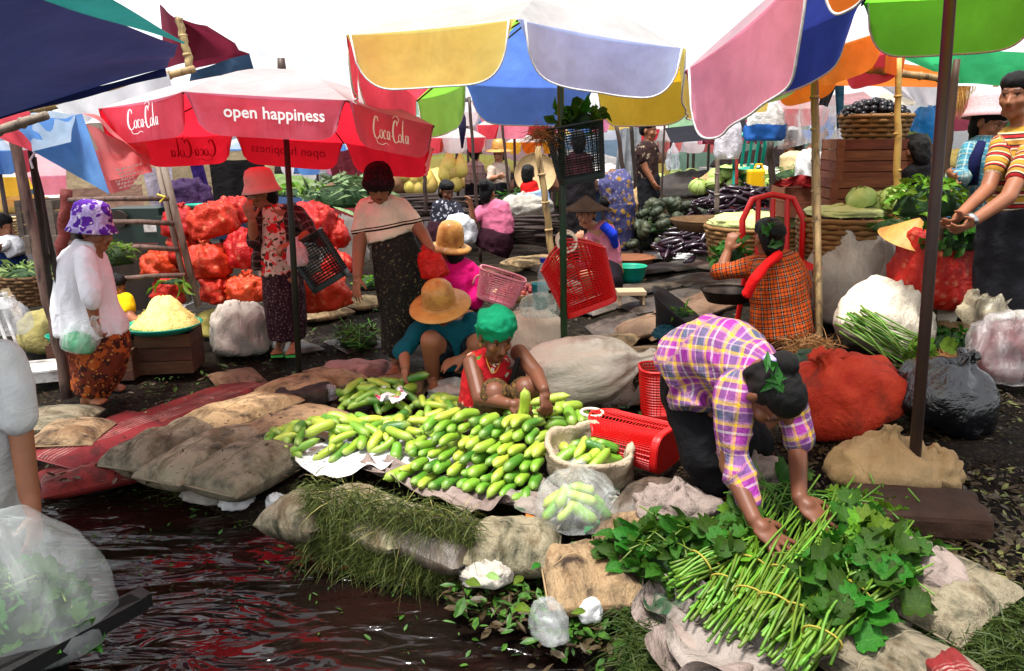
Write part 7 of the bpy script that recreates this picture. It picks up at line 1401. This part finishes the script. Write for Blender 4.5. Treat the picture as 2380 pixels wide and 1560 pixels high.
drape('tarp','green tarpaulin at the right below the bright green panel',[(2060,120),(2420,120),(2420,185),(2170,165)],[6.2,6,6,6.2],F['tgreen'],.03,7,12,'tarp'); drape('tarp','green tarpaulin edge hanging behind the checked hat',[(2170,150),(2420,150),(2420,205),(2200,195)],[5.9,5.8,5.8,5.9],F['tgreen'],.03,7,13,'tarp')
drape('tarp','white sheet hanging behind the bamboo beam at the right',[(1965,165),(2200,185),(2190,250),(2080,225)],7.4,F['clear'],.05,9,14,'tarp'); drape('tarp','long white sheet hanging above the basket of dark fruit',[(2010,238),(2200,245),(2190,295),(2090,275)],8.2,F['white'],.04,7,15,'tarp')
drape('plastic_drape','grey clear plastic hanging behind the bamboo post',[(1800,225),(1960,215),(1950,330),(1805,345)],7.6,film('film_drape',(.6,.56,.56),.5),.05,12,16,'sheet'); drape('plastic_drape','smoky plastic sheet hanging left of the crates',[(1900,230),(2000,240),(2005,400),(1900,395)],7.3,film('film_drape2',(.55,.5,.5),.45),.05,12,17,'sheet')
drape('hanging_cloth','blue-green cloth strip hanging by the grey plastic',[(1938,178),(1962,178),(1958,300),(1945,300)],7.0,sheetm('cl_petrol',(.02,.1,.16)),.02,6,18); drape('hanging_cloth','dark jacket hanging by the blue-green strip',[(1912,200),(1945,195),(1925,250),(1905,245)],7.1,MC['cl_blackhang'],.02,6,19); drape('hanging_cloth','pink patterned cloth hanging under the olive umbrella',[(1850,205),(1915,190),(1920,225),(1850,235)],7.2,sheetm('cl_pinkpat',(.6,.2,.3)),.02,6,20)
post('bamboo_beam','split bamboo beam tied across the posts at the right',2010,160,2225,188,.026,bam,d=5.9,cat='beam',knots=5); post('bamboo_beam','yellow cut bamboo end under the orange tarpaulin',1942,132,2028,166,.026,MC['bamboo_yellow'],d=5.6,cat='beam',knots=2); post('bamboo_beam','short bamboo end tied to the bamboo post',1880,135,1945,158,.02,bam,d=5.7,cat='beam',knots=2)
sack('blue_bag','bright blue bag behind the dark seated figure','bag',P(2148,340,7.0),(.24,.2,.3),M('bag_cyan',(.01,.25,.6),rough=.5,fold=.6),SACKP,0,(0,0),101,.03,6); leafpile('leaf_heap','long green beans hanging right of the fruit basket',P(2120,345,6.8),(.06,0,0),(0,.05,0),.12,40,.16,'slim',LFP,bias=(.2,0,-1))
# far stalls
tbl=M('table_wood',(.07,.045,.035),(.12,.08,.06),rough=.8,scale=4)
def stall(label,x,y,d,wd,ht,mat,goods,gm_,seed,clothm=None,group=None):
    c=P(x,y,d); c.z=max(0,c.z) if False else 0; t=thing('market_stall',label,'stall',c,group); top=.7
    B().box(c+V((0,0,top)),(wd,.7,.04)).build('table_top',tbl,t)
    for sx in(-1,1):
        for sy in(-1,1): B().box(c+V((sx*wd*.45,sy*.3,top/2-.01)),(.05,.05,top-.03)).build('leg',tbl,t)
    o=link('goods',sackm([(0,0),(1,0),(.9,.4),(.6,.8),(.2,1),(0,1)],wd*.45,.3,ht,seed,.06,9,n=32,m=14),gm_,t); o.location=(0,0,top+.02)
    if clothm: B().grid(lambda u,v:c+V(((u-.5)*wd*1.02,-.37-.02*math.sin(u*30+seed),top+.02-v*.62)),24,3).build('cloth_front',clothm,t,smooth=True)
    return t
gmix=[M('goods_dark',(.03,.03,.03),(.08,.06,.05),rough=.7,scale=9,bump=1,bscale=12),M('goods_green',(.06,.12,.03),(.2,.28,.08),rough=.6,scale=12,bump=1,bscale=14),M('goods_yellow',(.5,.38,.1),(.6,.5,.2),rough=.6,scale=12,bump=1,bscale=14),M('goods_white',(.5,.48,.46),(.66,.64,.62),rough=.6,scale=8,bump=1,bscale=10),M('goods_brown',(.16,.08,.05),(.28,.16,.09),rough=.7,scale=9,bump=1,bscale=12)]
R=random.Random(21)
sp_=[(1600,10.8,1.6,'dark-loaded table in front of which the cabbages are heaped',0,.3),(660,12.5,1.8,'far table with greens below the red umbrella',1,.25),(870,12.5,1.6,'far table behind the standing woman',4,.3),(1010,13.5,1.6,'far table below the hanging gourds',2,.25),(1290,13,1.6,'far stall behind the hanging dark basket',4,.3),(1420,13.5,1.6,'far stall behind the two dark poles',3,.3),(1740,12.5,1.8,'far stall behind the teal chair',3,.3),(1900,10,1.4,'stall behind the grey plastic sheets',1,.2),(2100,10,1.6,'stall behind the dark fruit basket',0,.4),(2320,9,1.6,'stall behind the checked hat woman',4,.4),(250,11,2.0,'stall behind the beige tarpaulin wall',3,.3),(40,10,1.6,'low stall at the far left',2,.2),(470,12,1.8,'stall hidden behind the red umbrella',0,.4)]
for i,(x,d,wd,l_,g_,ht) in enumerate(sp_): stall(l_,x,600,d,wd,ht,tbl,None,gmix[g_],i,[None,M('cl_stallblue',(.1,.16,.3),rough=.8),M('cl_stallred',(.3,.05,.06),rough=.8),M('cl_stallgrey',(.3,.3,.3),rough=.8)][i%4])
def farumb(x,y,wpx,d,cols,label,seed,h=.3,group=None,vh=.2):
    R_=wpx/2*mpp(d); c=P(x,y,d); cor=[c+V((R_*math.cos(a),R_*math.sin(a),0)) for a in [math.pi/8+k*math.pi/4 for k in range(8)]]; b=V((c.x,c.y,0))
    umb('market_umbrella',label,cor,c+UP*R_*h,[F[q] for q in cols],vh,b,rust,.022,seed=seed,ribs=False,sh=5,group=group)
FU=[(1085,262,150,13,['pink','white'],'far pale pink parasol left of the middle pole'),(1195,290,170,12.5,['red','pink'],'far red and pink parasol above the straw-hat person'),(1300,285,180,14,['dkgreen','red','yellow'],'far green, red and yellow parasol behind the hanging basket'),(1150,262,90,16,['sky','yellow'],'small far blue and yellow parasol'),(735,375,150,14,['pink','white','sky'],'far pink and white parasol under the red umbrella'),(1400,300,170,16,['sky','white'],'far blue and white parasol behind the two dark poles'),(1560,300,220,14.5,['red','white'],'far red and white parasol above the walking man'),(1650,275,180,12.5,['tgreen','dkgreen'],'far green parasol behind the white hanging bag'),(1770,268,200,14,['red','lime'],'far red and lime parasol right of the white hanging bag'),(85,405,300,9.5,['pink','white','gold'],'pink, white and gold parasol at the far left behind the post'),(-10,350,120,7.4,['sky','red','sky'],'blue and red parasol cut by the left edge'),(930,330,160,15,['white','pink'],'far white and pink parasol right of the red umbrella'),(1870,300,180,15,['white','sky'],'far white parasol behind the bamboo post'),(2260,270,260,12,['maroon','dkgreen'],'dark far parasol behind the checked hat'),(600,345,200,15,['white','sky'],'far white parasol behind the red umbrella')]
FU+=[(960,300,150,12,['lime','yellow'],'far lime and yellow parasol behind the standing woman'),(1060,320,140,11.5,['red','white'],'far red and white parasol above the hanging gourds'),(1235,330,120,15,['gold','orange'],'far golden parasol behind the bamboo post'),(1345,275,140,12,['pink','sky'],'far pink and blue parasol behind the hanging basket'),(1440,270,150,12.5,['red','yellow'],'far red and yellow parasol above the two dark poles'),(1500,265,130,16,['white','tgreen'],'far white and green parasol left of the walking man'),(1600,330,130,16,['salmon','white'],'far salmon parasol over the dark table'),(1700,300,150,11.5,['maroon','pink'],'far maroon parasol behind the white hanging bag'),(1830,255,170,10.5,['pink','salmon'],'far pink parasol above the man in pale yellow'),(1950,270,160,13,['sky','dkgreen'],'far blue and green parasol behind the hanging plastic'),(840,335,130,12.5,['sky','white'],'far pale blue parasol right of the red umbrella'),(2060,290,170,14,['white','pink'],'far white and pink parasol behind the crates')]
for i,(x,y,w_,d,c_,l_) in enumerate(FU): farumb(x,y,w_,d,c_,l_,50+i)
drape('tarp','dark navy stall tarp with green edge above the far table',[(1545,300),(1730,270),(1740,310),(1560,335)],[11,10.5,10.3,10.6],sheetm('tarp_ink',(.02,.02,.035)),.04,7,21,'tarp'); drape('tarp','pale green tarp above the far dark stall',[(1560,275),(1740,235),(1740,275),(1550,305)],[11.3,11,10.8,11],fabric('tarp_palegreen',(.35,.6,.35)),.04,7,22,'tarp')
drape('tarp','grey corrugated sheet standing behind the walking man',[(1440,300),(1490,295),(1490,420),(1425,430)],11.5,sheetm('tarp_steel',(.4,.42,.45)),.03,20,23,'sheet'); drape('tarp','maroon striped cloth bundle leaning behind the standing woman',[(760,360),(830,340),(860,440),(780,430)],10.8,sheetm('tarp_wine',(.22,.03,.05)),.04,14,24,'cloth')
# far side of the market: long roofs closing the view
mats=[F['white'],F['clear'],fabric('roof_pink',(.7,.4,.42)),fabric('roof_blue',(.35,.5,.68)),fabric('roof_beige',(.55,.48,.38)),fabric('roof_green',(.3,.5,.38))]
lb3=['white','clear','pale pink','pale blue','beige','pale green']; wh=['at the far left','left of the red umbrella','behind the red umbrella','behind the standing woman','behind the hanging gourds','behind the hanging dark basket','behind the two dark poles','behind the walking man','behind the teal chair','behind the bamboo post','behind the crates','at the far right']
for i in range(12):
    x=-100+i*235; d=17+(i*7%5); c=P(x,500,d); c.z=0; k=i%6; t=thing('market_stall',lb3[k]+' sheet roof of a far stall '+wh[i],'stall',c); w2=1.9
    B().grid(lambda u,v:c+V(((u-.5)*2*w2,-1+2*v,1.95+.35*(1-abs(2*v-1))-.08*math.sin(math.pi*u)+.03*math.sin(u*11+i))),14,8).build('roof_sheet',mats[k],t,smooth=True)
    for sx in(-1,1):
        for sy in(-1,1): B().tube([c+V((sx*w2*.96,sy*.95,0)),c+V((sx*w2*.96,sy*.95,1.97))],.03,6).build('post',woodd,t)
    B().grid(lambda u,v:c+V(((u-.5)*2*w2,1.0+.05*math.sin(u*14+i),2.0-1.95*v)),14,4).build('back_sheet',mats[(k+3)%6],t,smooth=True)
    B().box(c+V((0,-.4,.4)),(3.0,.8,.8)).build('counter',gmix[i%5],t); o=link('goods',sackm([(0,0),(1,0),(.9,.4),(.6,.8),(.2,1),(0,1)],1.4,.35,.35,i,.08,9,n=32,m=14),gmix[(i+2)%5],t); o.location=(0,-.4,.8)
# every labelled top-level object is a thing of its own unless it says otherwise
for o in bpy.data.objects:
    if o.parent is None and o.get('category') and not o.get('kind'): o['kind']='thing'
